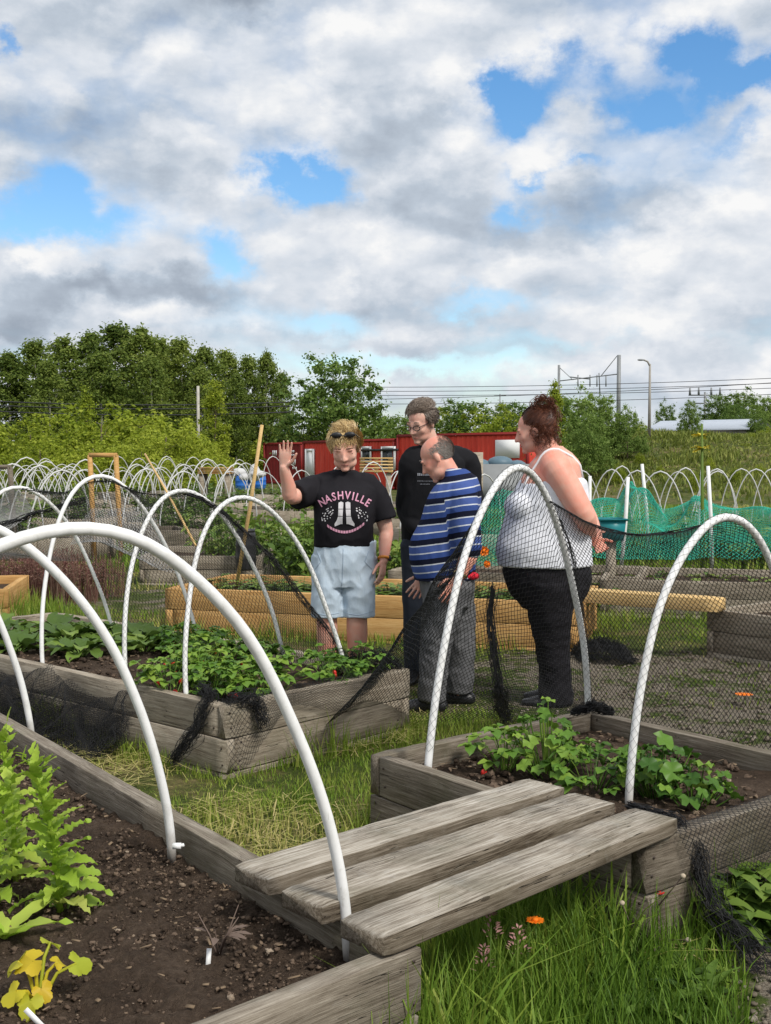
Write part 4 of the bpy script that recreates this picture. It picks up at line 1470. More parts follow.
def strands(g, A, B, r):
    d = B - A; L = np.linalg.norm(d, axis=1); k = L > 1e-5
    A, B, d, L = A[k], B[k], d[k], L[k]
    d = d / L[:, None]
    ref = np.where(np.abs(d[:, 2:3]) < .8, np.array([[0, 0, 1.]]), np.array([[1., 0, 0]]))
    x = np.cross(d, ref); x /= np.linalg.norm(x, axis=1)[:, None]; y = np.cross(d, x)
    n = len(A); V = np.zeros((n, 6, 3))
    for q in range(3):
        a = 2 * math.pi * q / 3
        off = (x * math.cos(a) + y * math.sin(a)) * r
        V[:, q] = A + off; V[:, 3 + q] = B + off
    base = np.arange(n)[:, None, None] * 6
    Q = base + np.array([[0, 1, 4, 3], [1, 2, 5, 4], [2, 0, 3, 5]])[None]
    g.add(V.reshape(-1, 3), Q.reshape(-1, 4))


def bundle(g, pts, rad, n, r, seed=0, res=26):
    """gathered net: many wavy strands running along a curve, tied across"""
    rs = np.random.default_rng(seed)
    pts = [Vector(p) for p in pts]
    L = [0]
    for a, b in zip(pts, pts[1:]): L.append(L[-1] + (b - a).length)

    def ev(t):
        s = t * L[-1]; j = 1
        while j < len(L) - 1 and L[j] < s: j += 1
        return pts[j - 1].lerp(pts[j], (s - L[j - 1]) / max(1e-9, L[j] - L[j - 1]))
    C = np.array([ev(k / res) for k in range(res + 1)])
    rd = [rad] * (res + 1) if np.isscalar(rad) else np.interp(np.linspace(0, 1, res + 1), np.linspace(0, 1, len(rad)), rad)
    P = []
    for _ in range(n):
        ph = rs.uniform(0, 6.28, 3); f = rs.uniform(2, 9, 3); o = rs.normal(0, .45, 3)
        t = np.linspace(0, 1, res + 1)
        off = np.stack([np.sin(f[k] * t * 3 + ph[k]) * .5 + o[k] for k in range(3)], -1)
        P.append(C + off * np.array(rd)[:, None])
    P = np.array(P)
    strands(g, P[:, :-1].reshape(-1, 3), P[:, 1:].reshape(-1, 3), r)
    # cross twine
    a = rs.integers(0, n, n * res); b = rs.integers(0, n, n * res); k = rs.integers(0, res, n * res)
    A, B = P[a, k], P[b, np.minimum(k + 1, res)]
    ok = np.linalg.norm(A - B, axis=1) < np.median(np.linalg.norm(np.diff(C, axis=0), axis=1)) * 1.1 + .006
    A, B = A[ok], B[ok]
    strands(g, A, B, r)


def poly(pts, t):
    n = len(pts) - 1
    s = min(n - 1e-6, max(0, t * n)); i = int(s)
    return Vector(pts[i]).lerp(Vector(pts[i + 1]), s - i)


def flut(p, amp, s, seed=0.):
    return noise.noise_vector(Vector(p) * s + Vector((seed, 0, 0))) * amp


# --- net over the two hoops of the bridge bed
net1 = empty('garden_net', (qL.x, qL.y, 0), 'fine black netting over the two hoops of the bridge bed, before the woman in white', 'net')
INV1 = Vector((qL.x, qL.y, 0))
out1 = -r_e2      # outwards, behind the first hoop


def S_end(u, v):
    """closing skirt of the first hoop: from the pipe down to the ground behind it"""
    top = poly(R_1, .20 + .78 * u)
    gx_ = poly([at(312, 742), at(352, 732), at(420, 728), at(500, 722), qB + out1 * .1 + r_e1 * .12], u)
    gx_ = Vector((gx_.x, gx_.y, .02))
    t = v ** .9
    p = top.lerp(gx_, t)
    bulge = math.sin(math.pi * v) * .04
    p = p + out1 * bulge + flut(p, .035 * math.sin(math.pi * min(1, v * 1.2)), 4.)
    if v < .03: p = top + out1 * .012
    return tuple(p - INV1)


g = Geo(); net_geo(g, S_end, 150, 84, .0013)


def S_back(u, v):
    """far side wall between the hoops; its top edge sags from pipe to pipe"""
    q1 = poly(R_1, .60 + .39 * (v)); q2 = poly(R_2, .46 + .53 * v)
    p = q1.lerp(q2, u)
    sag = math.sin(math.pi * u) * (.085 * (1 - v) ** 1.5)
    p.z -= sag
    p = p + flut(p, .03 * math.sin(math.pi * u), 3., 5)
    return tuple(p - INV1)


net_geo(g, S_back, 96, 84, .0013)


def S_beyond(u, v):
    """net running on past the second hoop and hanging over the near end of the bed"""
    q2 = poly(R_2, .30 + .69 * u)
    gpt = poly([qF + r_e1 * .1 + r_e2 * .03, qF + r_e1 * .55 + r_e2 * .05, qF + r_e1 * (r_l1 + .05) + r_e2 * .05], u)
    gpt = Vector((gpt.x, gpt.y, H + .012))
    p = q2.lerp(gpt, v)
    p = p + r_e2 * (.05 * math.sin(math.pi * v)) + flut(p, .03 * math.sin(math.pi * v), 4., 9)
    return tuple(p - INV1)


def S_apron(u, v):
    """apron hanging over the end boards down to the grass"""
    a = qF + r_e1 * (.04 + 1.1 * u) + r_e2 * .0
    if v < .12:
        p = Vector((a.x, a.y, H + .01)) - r_e2 * (.05 * (1 - v / .12)) + r_e2 * .012
    else:
        t = (v - .12) / .88
        p = Vector((a.x, a.y, H + .01 - (H - .03) * t)) + r_e2 * (.02 + .05 * t + .13 * max(0, t - .75) * 4 * .5) + r_e1 * (.16 * t * (1 - u))
    p = p + flut(p, .02 * v, 9., 3) + r_e2 * (.012 * math.sin(u * 34) * v)
    return tuple(p - INV1)


net_geo(g, S_apron, 92, 40, .001)


def wrap(g, pts, o, r, t0, t1, cell, tw):
    L = sum((a - b).length for a, b in zip(pts, pts[1:])) * (t1 - t0)
    nu = int(L / cell) // 2 * 2

    def S(u, v):
        t = t0 + (t1 - t0) * u
        p = poly(pts, t); d = (poly(pts, min(1, t + .01)) - poly(pts, max(0, t - .01))).normalized()
        x = d.cross(Vector((.3, .9, .1))).normalized(); y = d.cross(x)
        a = 2 * math.pi * v
        return tuple(p + (x * math.cos(a) + y * math.sin(a)) * r - o)
    net_geo(g, S, nu, 8, tw)


wrap(g, R_1, INV1, .0178, .05, .95, .017, .00045)
wrap(g, R_2, INV1, .0178, .03, .98, .017, .00045)
g.build('netting', M['net_black'], net1)
# gathered folds and edges
g = Geo()
e1_ = [poly(R_1, .60).lerp(poly(R_2, .46), t) - Vector((0, 0, math.sin(math.pi * t) * .085)) - INV1 for t in np.linspace(0, 1, 9)]
bundle(g, e1_, .006, 6, .0011, 1)
pv = atd(493, 588, qB.y + .12); pw = at(505, 722, .02)
bundle(g, [pv - INV1, atd(490, 620, qB.y + .1) - INV1, atd(494, 650, qB.y + .05) - INV1, atd(499, 690, qB.y + .02) - INV1, pw - INV1], [.016, .025, .04, .055, .06], 44, .0011, 2)
bundle(g, [atd(560, 518, 5.0) - INV1, atd(574, 560, 5.0) - INV1, atd(582, 610, 5.0) - INV1, atd(588, 660, 5.0) - INV1, atd(590, 705, 5.0) - INV1], [.008, .012, .012, .012, .02], 10, .001, 3)
# heap at the far corner of the bed
bundle(g, [at(572, 712, .36) - INV1, at(592, 706, .40) - INV1, at(612, 712, .36) - INV1], [.012, .022, .012], 90, .0013, 4)
# gathered bunch over the near corner
bundle(g, [at(628, 806, H) - INV1, at(655, 815, H + .01) - INV1, at(681, 822, H + .012) - INV1, at(688, 855, .24) + r_e2 * .03 - INV1, at(700, 905, .13) + r_e2 * .05 - INV1, at(722, 945, .04) + r_e2 * .1 - INV1, at(771, 962, .03) - INV1],
       [.012, .016, .024, .03, .03, .04, .05], 50, .0012, 5, 40)
g.build('gathered_fold', M['net_black'], net1)

# --- net over the strawberry bed
oM = Vector((mN.x, mN.y, 0))
net2 = empty('garden_net', (mN.x, mN.y, 0), 'black netting pulled back over the far side of the strawberry bed hoops', 'net')


def S_m(u, v):
    """far side of the bed, from the first hoop (u=0) to the last (u=1); v runs from the rim up over the crown"""
    s = u * 3; i = min(2, int(s)); t = s - i
    q1 = poly(M_H[i], 1 - .5 * v); q2 = poly(M_H[i + 1], 1 - .5 * v)
    p = q1.lerp(q2, t)
    p.z -= math.sin(math.pi * t) * .05 * v
    p = p + m_e1 * .012 + flut(p, .025, 3., 2)
    return tuple(p - oM)


def vmax(u):
    return min(1., .06 + u * 2.9)


g = Geo()
net_geo(g, S_m, 160, 62, .0013, keep=lambda u, v: v < vmax(u))
# net lying over the front end board
def S_mf(u, v):
    a = mN + m_e1 * (.0 + .95 * u)
    dep = .05 + .28 * (1 - u) * (.55 + .45 * math.sin(u * 9 + 1))
    if v < .2: p = Vector((a.x, a.y, H + .014)) + m_e2 * (.09 * (1 - v / .2))
    else: p = Vector((a.x, a.y, H + .01 - dep * (v - .2) / .8)) - m_e2 * (.012 + .012 * v)
    return tuple(p + flut(p, .012, 12., 4) - oM)


net_geo(g, S_mf, 72, 26, .0009)
for k_ in (0, 1):
    wrap(g, M_H[k_], oM, .0148, .05, .97, .016, .0004)
g.build('netting', M['net_black'], net2)
g = Geo()
edge = [S_m(u, vmax(u)) for u in np.linspace(.0, .34, 12)]
bundle(g, edge, [.02, .018, .014, .01], 18, .0011, 11, 30)
bundle(g, [on_bed('mid', m_l1 - .12, .32, H + .02) - oM, on_bed('mid', m_l1 - .06, .16, H + .05) - oM, on_bed('mid', m_l1 - .05, .02, H + .01) - oM], [.05, .06, .02], 60, .0012, 12)
top = [S_m(u, 1.) for u in np.linspace(.34, 1., 12)]
bundle(g, top, .007, 6, .001, 13, 40)
# gathered over the near corner, and dark heaps hanging along the near side
bundle(g, [on_bed('mid', .10, .3, H + .02) - oM, on_bed('mid', .02, .12, H + .03) - oM, on_bed('mid', -.05, .16, .2) - oM, on_bed('mid', -.09, .26, .06) - oM], [.03, .03, .035, .02], 56, .0012, 14)
bundle(g, [on_bed('mid', .04, .02, H + .03) - oM, on_bed('mid', .16, -.02, H + .01) - oM, on_bed('mid', .17, -.05, H - .10) - oM], [.03, .035, .03], 46, .0012, 15)
g.build('gathered_fold', M['net_black'], net2)


def S_drape(layer):
    def S(u, v):
        b_ = .62 + 2.2 * u
        top = H + .005 - .10 * abs(math.sin(u * 8.5 + layer)) - .05 * layer
        q = on_bed('mid', .03 - .05 * min(1, v * 4), b_, 0)
        z = top * (1 - v) + .015
        fold = .035 * math.sin(u * 60 + 5 * math.sin(u * 17 + layer)) * (v ** .6)
        p = Vector((q.x, q.y, z)) - m_e1 * (.02 + .05 * v + .10 * v * v + fold + .02 * layer) + m_e2 * (.03 * math.sin(v * 9 + u * 30))
        return tuple(p + flut(p, .03 * v, 9., 20 + layer) - oM)
    return S


g = Geo()
for ly in range(4):
    net_geo(g, S_drape(ly), 250, 34, .0011)
g.build('hanging_folds', M['net_black'], net2)


# --- pale and grey nets over low hoops beyond the strawberry bed
def sheet_net(name, corners, nu, nv, r, mat, label, sag=.1, amp=.06, edge=None, humps=0):
    c = [Vector(k) for k in corners]
    o = c[0].copy(); o.z = 0

    def S(u, v):
        p = c[0].lerp(c[1], u).lerp(c[3].lerp(c[2], u), v)
        p.z -= sag * math.sin(math.pi * u) * math.sin(math.pi * v)
        if humps: p.z += humps * abs(math.sin(math.pi * 3 * u)) * math.sin(math.pi * v)
        return tuple(p + flut(p, amp, 1.9, 7) - o)
    root = empty(name, o, label, 'net')
    g = Geo(); net_geo(g, S, nu, nv, r)
    g.build('netting', M[mat], root)
    if edge:
        g = Geo()
        bundle(g, [S(u, 0.) for u in np.linspace(0, 1, 8)], .02, 14, .0022, 3, 24)
        g.build('hemmed_edge', M['net_black'], root)
    return root


sheet_net('garden_net', [atd(-10, 528, 8.4), atd(88, 498, 8.3), atd(95, 560, 9.6), atd(-5, 560, 9.6)], 64, 40, .0018, 'net_grey', 'dark hemmed net stretched between hoops at the far end of the strawberry bed', .05, .05, True)
sheet_net('garden_net', [atd(86, 512, 9.4), atd(150, 508, 9.6), atd(176, 566, 8.9), atd(70, 546, 8.9)], 60, 40, .0018, 'net_pale', 'pale grey net sagging over low hoops behind the strawberry bed, before the high dark bed', .16, .12)
sheet_net('garden_net', [atd(-6, 505, 13.), atd(14, 484, 12.6), atd(36, 512, 13.), atd(0, 535, 12.6)], 40, 40, .003, 'net_pale', 'small pale net slope over a hoop beyond the small orange bed', .05, .03)


# ------------------------------------------------------------------ plants
def strawberry(seed, n=25, r=.16, fruit=0, dead=0.):
    random.seed(seed)
    g = Geo()
    for i in range(n):
        a = random.uniform(0, 6.283); rr = r * math.sqrt(random.random()); hh = random.uniform(.07, .19) * (1.15 - .5 * rr / r)
        top = Vector((math.cos(a) * rr, math.sin(a) * rr, hh))
        g.tube([(top.x * .2, top.y * .2, -.02), (top.x * .6, top.y * .6, hh * .6), tuple(top)], [.0022, .0018, .0014], 4, cap=False)
        s = random.uniform(.034, .064)
        for k in (-1.05, 0, 1.05):
            d = Vector((math.cos(a + k), math.sin(a + k), random.uniform(-.1, .35)))
            g.leaf(top, d, (0, 0, 1), s, s * .8, 4, 0, fold=.3, droop=random.uniform(.2, .9), shape=.75)
    return g


def brassica(seed, n=9, size=.24):
    random.seed(seed)
    g = Geo()
    for i in range(n):
        a = i * 2.4 + random.uniform(-.3, .3); t = i / n
        d = Vector((math.cos(a), math.sin(a), .35 + .9 * t)).normalized()
        L = size * random.uniform(.75, 1.1) * (1.1 - .35 * t)
        b = d * (.04)
        g.tube([(0, 0, -.02), tuple(b), tuple(b + d * L * .3)], [.006, .005, .003], 5, cap=False)
        g.leaf(b + d * L * .2, d, (0, 0, 1), L, L * .72, 7, 5, depth=.13, fold=.22, droop=random.uniform(.7, 1.3), shape=.8)
    return g


def crop_clump(seed, n=60, r=.5, h=.5):
    random.seed(seed)
    g = Geo()
    for i in range(n):
        a = random.uniform(0, 6.283); rr = r * math.sqrt(random.random())
        b = Vector((math.cos(a) * rr, math.sin(a) * rr * .9, 0)); hh = h * random.uniform(.4, 1.05)
        top = b + Vector((random.uniform(-.1, .1), random.uniform(-.1, .1), hh))
        g.tube([tuple(b), tuple(top)], [.006, .003], 4, cap=False)
        for k in range(7):
            p = b.lerp(top, random.uniform(.25, 1)); aa = random.uniform(0, 6.283)
            g.leaf(p, (math.cos(aa), math.sin(aa), random.uniform(-.1, .6)), (0, 0, 1), random.uniform(.09, .2), random.uniform(.05, .1), 3, 0, droop=.7, shape=.7)
    return g


def plant(name, geo, mat, loc, label, cat='plant', group=None, part='foliage', rz=None):
    root = empty(name, loc, label, cat, group, random.uniform(0, 6.28) if rz is None else rz)
    geo.build(part, M[mat], root, smooth=mat in ('leaf_lett', 'leaf_cab'))
    return root


random.seed(40)
SOILM = H - .06
sp = []
protoS = []
for k in range(4):
    protoS.append(strawberry(200 + k))
k = 0
spots = []
random.seed(41)
for b in np.arange(.18, 1.25, .2):
    for a in np.arange(.22, m_l1 - .12, .2):
        spots.append((a + random.uniform(-.05, .05), b + random.uniform(-.06, .06)))
for (a, b) in [(.95, 1.4), (.75, 1.42), (1.02, 1.6)]: spots.append((a, b))
protoR = []
for i, (a, b) in enumerate(spots):
    loc = on_bed('mid', a, b, SOILM)
    if b > .9 and a < .45: continue
    if random.random() < .24 or (loc - at(140, 668, SOILM)).length < .30 or (loc - at(110, 655, SOILM)).length < .3: continue
    lab = 'leafy strawberry plant packed in the bed before the woman with raised hand'
    if len(protoR) < 4:
        pr = plant('strawberry_plant', protoS[len(protoR)], 'leaf_straw', loc, lab, 'plant', 'strawberry plants in the middle bed')
        if len(protoR) % 2 == 0:
            for _ in range(3):
                g = Geo(); a2 = random.uniform(0, 6.28)
                g.ell((math.cos(a2) * .13, math.sin(a2) * .13, .03), (.012, .012, .016), seg=8, ring=6); g.build('berry', M['red_flower'], pr)
        protoR.append(pr)
    else:
        s = random.uniform(.85, 1.2)
        copy_tree(protoR[i % 4], loc, random.uniform(0, 6.28), (s, s, s))
cb = []
for i, (a, b) in enumerate([(.88, 1.78), (.55, 1.95), (.92, 2.1), (.35, 2.3), (.75, 2.42), (.4, 2.72), (.9, 2.8), (.65, 3.05), (1.02, 2.45), (1.0, 1.95), (.25, 2.95)]):
    loc = on_bed('mid', a, b, SOILM - .02)
    if i < 3:
        cb.append(plant('cabbage_plant', brassica(230 + i, 14, .19), 'leaf_cab', loc, 'broad-leaved young cabbage plant beyond bare soil in the strawberry bed', 'plant', 'cabbages in the middle bed'))
    else:
        s = random.uniform(.85, 1.25); copy_tree(cb[i % 3], loc, random.uniform(0, 6.28), (s, s, s))

# plants of the bridge bed
def geranium(seed, n, r, h, size):
    """clump of round lobed leaves on stems"""
    random.seed(seed)
    g = Geo()
    for i in range(n):
        a = random.uniform(0, 6.283); rr = r * math.sqrt(random.random()); hh = h * random.uniform(.35, 1.1) * (1.1 - .5 * rr / r)
        top = Vector((math.cos(a) * rr, math.sin(a) * rr, hh))
        g.tube([(top.x * .3, top.y * .3, -.02), tuple(top)], [.003, .002], 4, cap=False)
        s = size * random.uniform(.7, 1.25)
        nv = Vector((math.cos(a) * .5, math.sin(a) * .5, 1)) + Vector((random.uniform(-.5, .5), random.uniform(-.5, .5), 0)); nv.normalize()
        x = nv.orthogonal().normalized(); y = nv.cross(x); ph = random.uniform(0, 6.28)
        vs = [tuple(top)]
        for k in range(15):
            t = ph + k / 14 * 5.6
            rad = s * .5 * (1 - .22 * abs(math.sin(t * 2.6)))
            vs.append(tuple(top + x * math.cos(t) * rad + y * math.sin(t) * rad + nv * (s * .10 * math.sin(t * 5) + .05 * s)))
        g.add(vs, None, [(0, k, k + 1) for k in range(1, 15)])
    return g


zs = H - .08
def rb(px, py): return at(px, py, zs)
plant('strawberry_plant', strawberry(301, 22, .15), 'leaf_straw', rb(505, 770), 'bushy green strawberry plant at the bed corner just past the farthest plank')
plant('strawberry_plant', geranium(302, 64, .17, .24, .056), 'leaf_straw', rb(548, 775), 'tallest bright green leafy plant in the bridge bed, in front of the netted hoop')
plant('strawberry_plant', strawberry(303, 30, .17), 'leaf_straw', rb(592, 790), 'green strawberry clump directly behind the end of the middle plank')
plant('squash_plant', geranium(304, 44, .16, .2, .072), 'leaf_straw', rb(655, 795), 'round-leaved plant right behind the hoop foot at the plank end')
plant('squash_plant', geranium(305, 32, .14, .13, .068), 'leaf_straw', rb(694, 806), 'low round-leaved plant nearest the netted end boards of the bridge bed')
g = Geo(); g.ell((0, 0, .02), (.012, .012, .014), seg=8, ring=6); g.ell((.03, .01, .012), (.01, .01, .012), seg=8, ring=6)
tag(g.build('strawberry', M['red_flower'], None, True, rb(484, 778)), 'ripe red strawberries lying on soil beside the bed corner', 'fruit')

# bolted lettuce of the front bed
def bolted(seed, h, n, lean):
    random.seed(seed)
    g = Geo()
    pts = [Vector((lean[0] * t * t, lean[1] * t * t, h * t - .02)) for t in np.linspace(0, 1, 7)]
    g.tube(pts, [.009 * (1 - .6 * k / 6) for k in range(7)], 7)
    b = g.n; g.attr.append(np.full(b, .30))
    for i in range(n):
        t = .03 + .97 * (i / n) ** 1.0
        p = poly(pts, t); a = i * 2.4 + random.uniform(-.4, .4)
        L = (.136 - .085 * t) * random.uniform(.8, 1.2)
        up = .55 + .9 * t
        d = Vector((math.cos(a), math.sin(a), up))
        tone = .18 + .18 * random.random() + (.3 if (t < .1 and random.random() < .6) else 0)
        g.leaf(p, d, (0, 0, 1), L, L * .46, 18, random.choice((4.5, 5.5)), depth=.3, fold=.3, droop=random.uniform(.5, 1.5) * (1.25 - t), shape=.62, twist=random.uniform(-.9, .9), attr=tone)
    for k in range(10):    # flower buds at the tip
        p = pts[-1] + Vector((random.uniform(-.03, .03), random.uniform(-.03, .03), random.uniform(-.03, .03)))
        g.leaf(p, (random.uniform(-1, 1), random.uniform(-1, 1), .8), (0, 0, 1), .04, .02, 4, 2, attr=.35)
    return g


zf = H - .085
def fb_(px, py): return at(px, py, zf)
plant('lettuce_plant', bolted(401, .40, 46, (-.06, .02)), 'leaf_lett', fb_(60, 908), 'tall bolted lettuce with toothed yellow-green leaves, nearest the hoop in bare soil', 'plant', None, 'leaves', .4)
plant('lettuce_plant', bolted(402, .43, 44, (-.02, .03)), 'leaf_lett', fb_(16, 878), 'tall bolted lettuce with a curling leafy top, behind its shorter neighbours', 'plant', None, 'leaves', 1.4)
plant('lettuce_plant', bolted(403, .33, 36, (-.02, -.02)), 'leaf_lett', fb_(-6, 905), 'bolted lettuce at the outer end of the row with one browning lower leaf', 'plant', None, 'leaves', 2.4)
random.seed(404)
g = Geo()
for i in range(7):
    a = i * .9 + .3
    g.leaf((0, 0, 0), (math.cos(a), math.sin(a), .5 + random.random() * .8), (0, 0, 1), random.uniform(.13, .22), .055, 9, 4, depth=.4, droop=.7, attr=.2 + .35 * random.random())
plant('lettuce_plant', g, 'leaf_lett', fb_(4, 940), 'short lettuce rosette with long toothed leaves and a brown one, below the bolted plants', 'plant', None, 'leaves', 0.)
# squash seedling with lobed yellow leaves
random.seed(405)
g = Geo()
leafspots = [(-.05, .03, .10, .085), (.035, .055, .13, .07), (-.01, .0, .11, .09), (.10, .01, .085, .08), (-.055, -.03, .05, .07), (-.02, -.05, .03, .075), (.01, -.035, .05, .06), (.05, .02, .09, .05)]
for (x, y, z, s) in leafspots:
    x, y, z, s = x * .8, y * .8, z * .85, s * .72
    g.tube([(0, 0, -.01), (x * .5, y * .5, z * .8), (x, y, z)], [.005, .004, .003], 5, cap=False)
    a0 = math.atan2(y, x); top_ = Vector((x, y, z))
    nv = (Vector((math.cos(a0) * .6, math.sin(a0) * .6 - .45, .8)) + Vector((random.uniform(-.3, .3), random.uniform(-.3, .3), 0))).normalized()
    ax_ = Vector((math.cos(a0), math.sin(a0), 0)); ax_ = (ax_ - nv * ax_.dot(nv)).normalized(); ay_ = nv.cross(ax_)
    vs = [tuple(top_ + nv * .0)]
    for k in range(41):
        t = (k / 40 - .5) * 5.5
        rad = s * (.62 * (.60 + .40 * abs(math.cos(t * 1.45)) ** .8)) * (1 - .18 * abs(t) / 2.75) * (1 + .05 * math.sin(t * 17))
        c_ = top_ + ax_ * (s * .30)
        vs.append(tuple(top_ + ax_ * (math.cos(t) * rad + s * .12) + ay_ * math.sin(t) * rad + nv * (s * .10 * math.sin(t * 3 + x * 90) - .25 * rad * rad / s)))
    g.add(vs, None, [(0, k, k + 1) for k in range(1, 41)])
plant('squash_plant', g, 'leaf_squash', fb_(38, 1003), 'small squash seedling with lobed yellow and lime leaves in bare soil', 'plant', None, 'leaves', .3)
random.seed(406)
g = Geo()
for i in range(7):
    a = random.uniform(0, 6.28)
    g.tube([(0, 0, 0), (math.cos(a) * .02, math.sin(a) * .02, .05), (math.cos(a) * .05, math.sin(a) * .05, random.uniform(.05, .13))], [.003, .002, .001], 4)
    g.leaf((math.cos(a) * .03, math.sin(a) * .03, .06), (math.cos(a), math.sin(a), .3), (0, 0, 1), .05, .018, 3)
M['dead'] = mat_plain('withered_stem', (.15, .11, .09), .9, .1, .3)
plant('withered_plant', g, 'dead', fb_(218, 958), 'small withered grey-brown seedling standing beside an upright white tag', 'plant', None, 'stems')
for (px, py, rx, L, lab) in [(208, 966, .12, .05, 'narrow white plant tag stuck upright in bare soil beside withered seedling'), (42, 1026, -.75, .06, 'white plant tag leaning beside the yellow squash seedling')]:
    g = Geo()
    g.box((0, 0, L / 2 - .012), (.011, .0016, L)); g.add([(-.0055, -.0008, -.012), (.0055, -.0008, -.012), (0, 0, -.03), (-.0055, .0008, -.012), (.0055, .0008, -.012)], None, [(0, 1, 2), (3, 2, 4), (0, 2, 3), (1, 4, 2)])
    o = g.build('plant_tag', M['white_paint'], None, False, fb_(px, py)); o.rotation_euler = (-.25, rx, .3); tag(o, lab, 'tag')
g = Geo(); g.tube([(-.012, 0, 0), (.012, 0, 0)], .009, 10); g.tube([(.012, 0, 0), (.02, 0, .004)], .005, 8)
tag(g.build('pipe_clip', M['white_paint'], None, True, at(177, 846, H - .03)), 'small white pipe clip on the rim beside the hoop rooted in bare soil', 'clip')

# flowers and weeds in the grass under the bridge
def daisy(px, py, z, r, mat, label, stem=.2):
    p = at(px, py, z)
    root = empty('marigold', (p.x, p.y, 0), label, 'flower')
    g = Geo(); g.tube([(0.02, .01, -.02), (0, 0, z)], [.003, .002], 5); g.build('stem', M['leaf_crop'], root)
    g = Geo()
    for k in range(16):
        a = k * .393; g.leaf((0, 0, z), (math.cos(a), math.sin(a), .25), (0, 0, 1), r, r * .45, 3, 0, fold=.1, droop=.2, shape=.9)
    g.ell((0, 0, z + .004), (r * .35, r * .35, .006), seg=10, ring=5); g.build('petals', M[mat], root)


daisy(535, 921, .20, .026, 'orange_flower', 'orange marigold flower glowing in grass under the plank bridge')
daisy(744, 695, .06, .05, 'orange_flower', 'small yellow-orange marigold on the gravel behind the netting')
daisy(659, 893, .17, .016, 'red_flower', 'tiny red flower head beside the corner of the bridge bed')
random.seed(410)
for (px, py, z, lab) in [(489, 925, .26, 'pinkish grass seed head tallest under the nearest plank'), (516, 940, .22, 'pinkish grass seed head beside the orange marigold'), (482, 958, .16, 'pale low grass seed head under the plank')]:
    p = at(px, py, z); root = empty('seed_head', (p.x, p.y, 0), lab, 'plant')
    g = Geo(); g.tube([(0, 0, 0), (.005, 0, z)], .0016, 4); g.build('stem', M['leaf_crop'], root)
    g = Geo()
    for k in range(34):
        t = random.random(); a = random.uniform(0, 6.28); rr = .02 * (1 - t) + .003
        g.leaf((.005 + math.cos(a) * rr, math.sin(a) * rr, z - .03 + .06 * t), (math.cos(a), math.sin(a), .8), (0, 0, 1), .014, .006, 2)
    g.build('panicle', M['pink_flower'], root)
# hawkweed stalks by the corner
root = empty('weed_stalk', at(636, 940, 0), 'dry branching weed stalk with pale fluffy heads before the bed corner', 'plant')
g = Geo()
z0 = root.location
tips = [at(683, 876, .27) - z0, at(622, 903, .2) - z0, at(688, 940, .1) - z0]
g.tube([(0, 0, 0), tuple((tips[0]) * .5 + Vector((0, 0, .01))), tuple(tips[0])], [.003, .0025, .0018], 5); g.tube([(0, 0, 0), tuple(tips[1])], [.003, .0018], 5); g.tube([(.06, 0, 0), tuple(tips[2])], [.002, .0015], 5)
g.build('stem', M['dead'], root)
M['fluff'] = mat_plain('seed_fluff', (.42, .35, .26), .9, .1, .3, 200)
for t in tips:
    g = Geo(); g.ell(t, (.008, .008, .007), seg=8, ring=6); g.build('seed_head', M['fluff'], root)
# broad weeds at the foot of the bed
wd = []
random.seed(411)
for i, (px, py) in enumerate([(640, 990), (668, 985), (700, 1000), (655, 1012), (612, 1000), (590, 1020), (560, 1010), (690, 975), (520, 1015), (625, 970)]):
    loc = at(px, py, 0)
    if i < 3:
        g = Geo()
        for k in range(12):
            a = k * .55 + random.uniform(-.2, .2)
            g.leaf((0, 0, 0), (math.cos(a), math.sin(a), random.uniform(.3, 1.2)), (0, 0, 1), random.uniform(.09, .17), .03, 5, 0, droop=.8, shape=.6)
        wd.append(plant('dock_weed', g, 'leaf_crop', loc, 'broad-leaved green weed in the grass before the bridge bed corner', 'plant', 'broad-leaved weeds by the bed corner'))
    else:
        s = random.uniform(.75, 1.25); copy_tree(wd[i % 3], loc, random.uniform(0, 6.28), (s, s, s))
root = plant('leafy_weed', crop_clump(415, 70, .34, .34), 'leaf_crop', at(752, 925, 0), 'leafy green weed growing under the black net apron of the bridge bed')
root.scale = (.55, .55, .55)

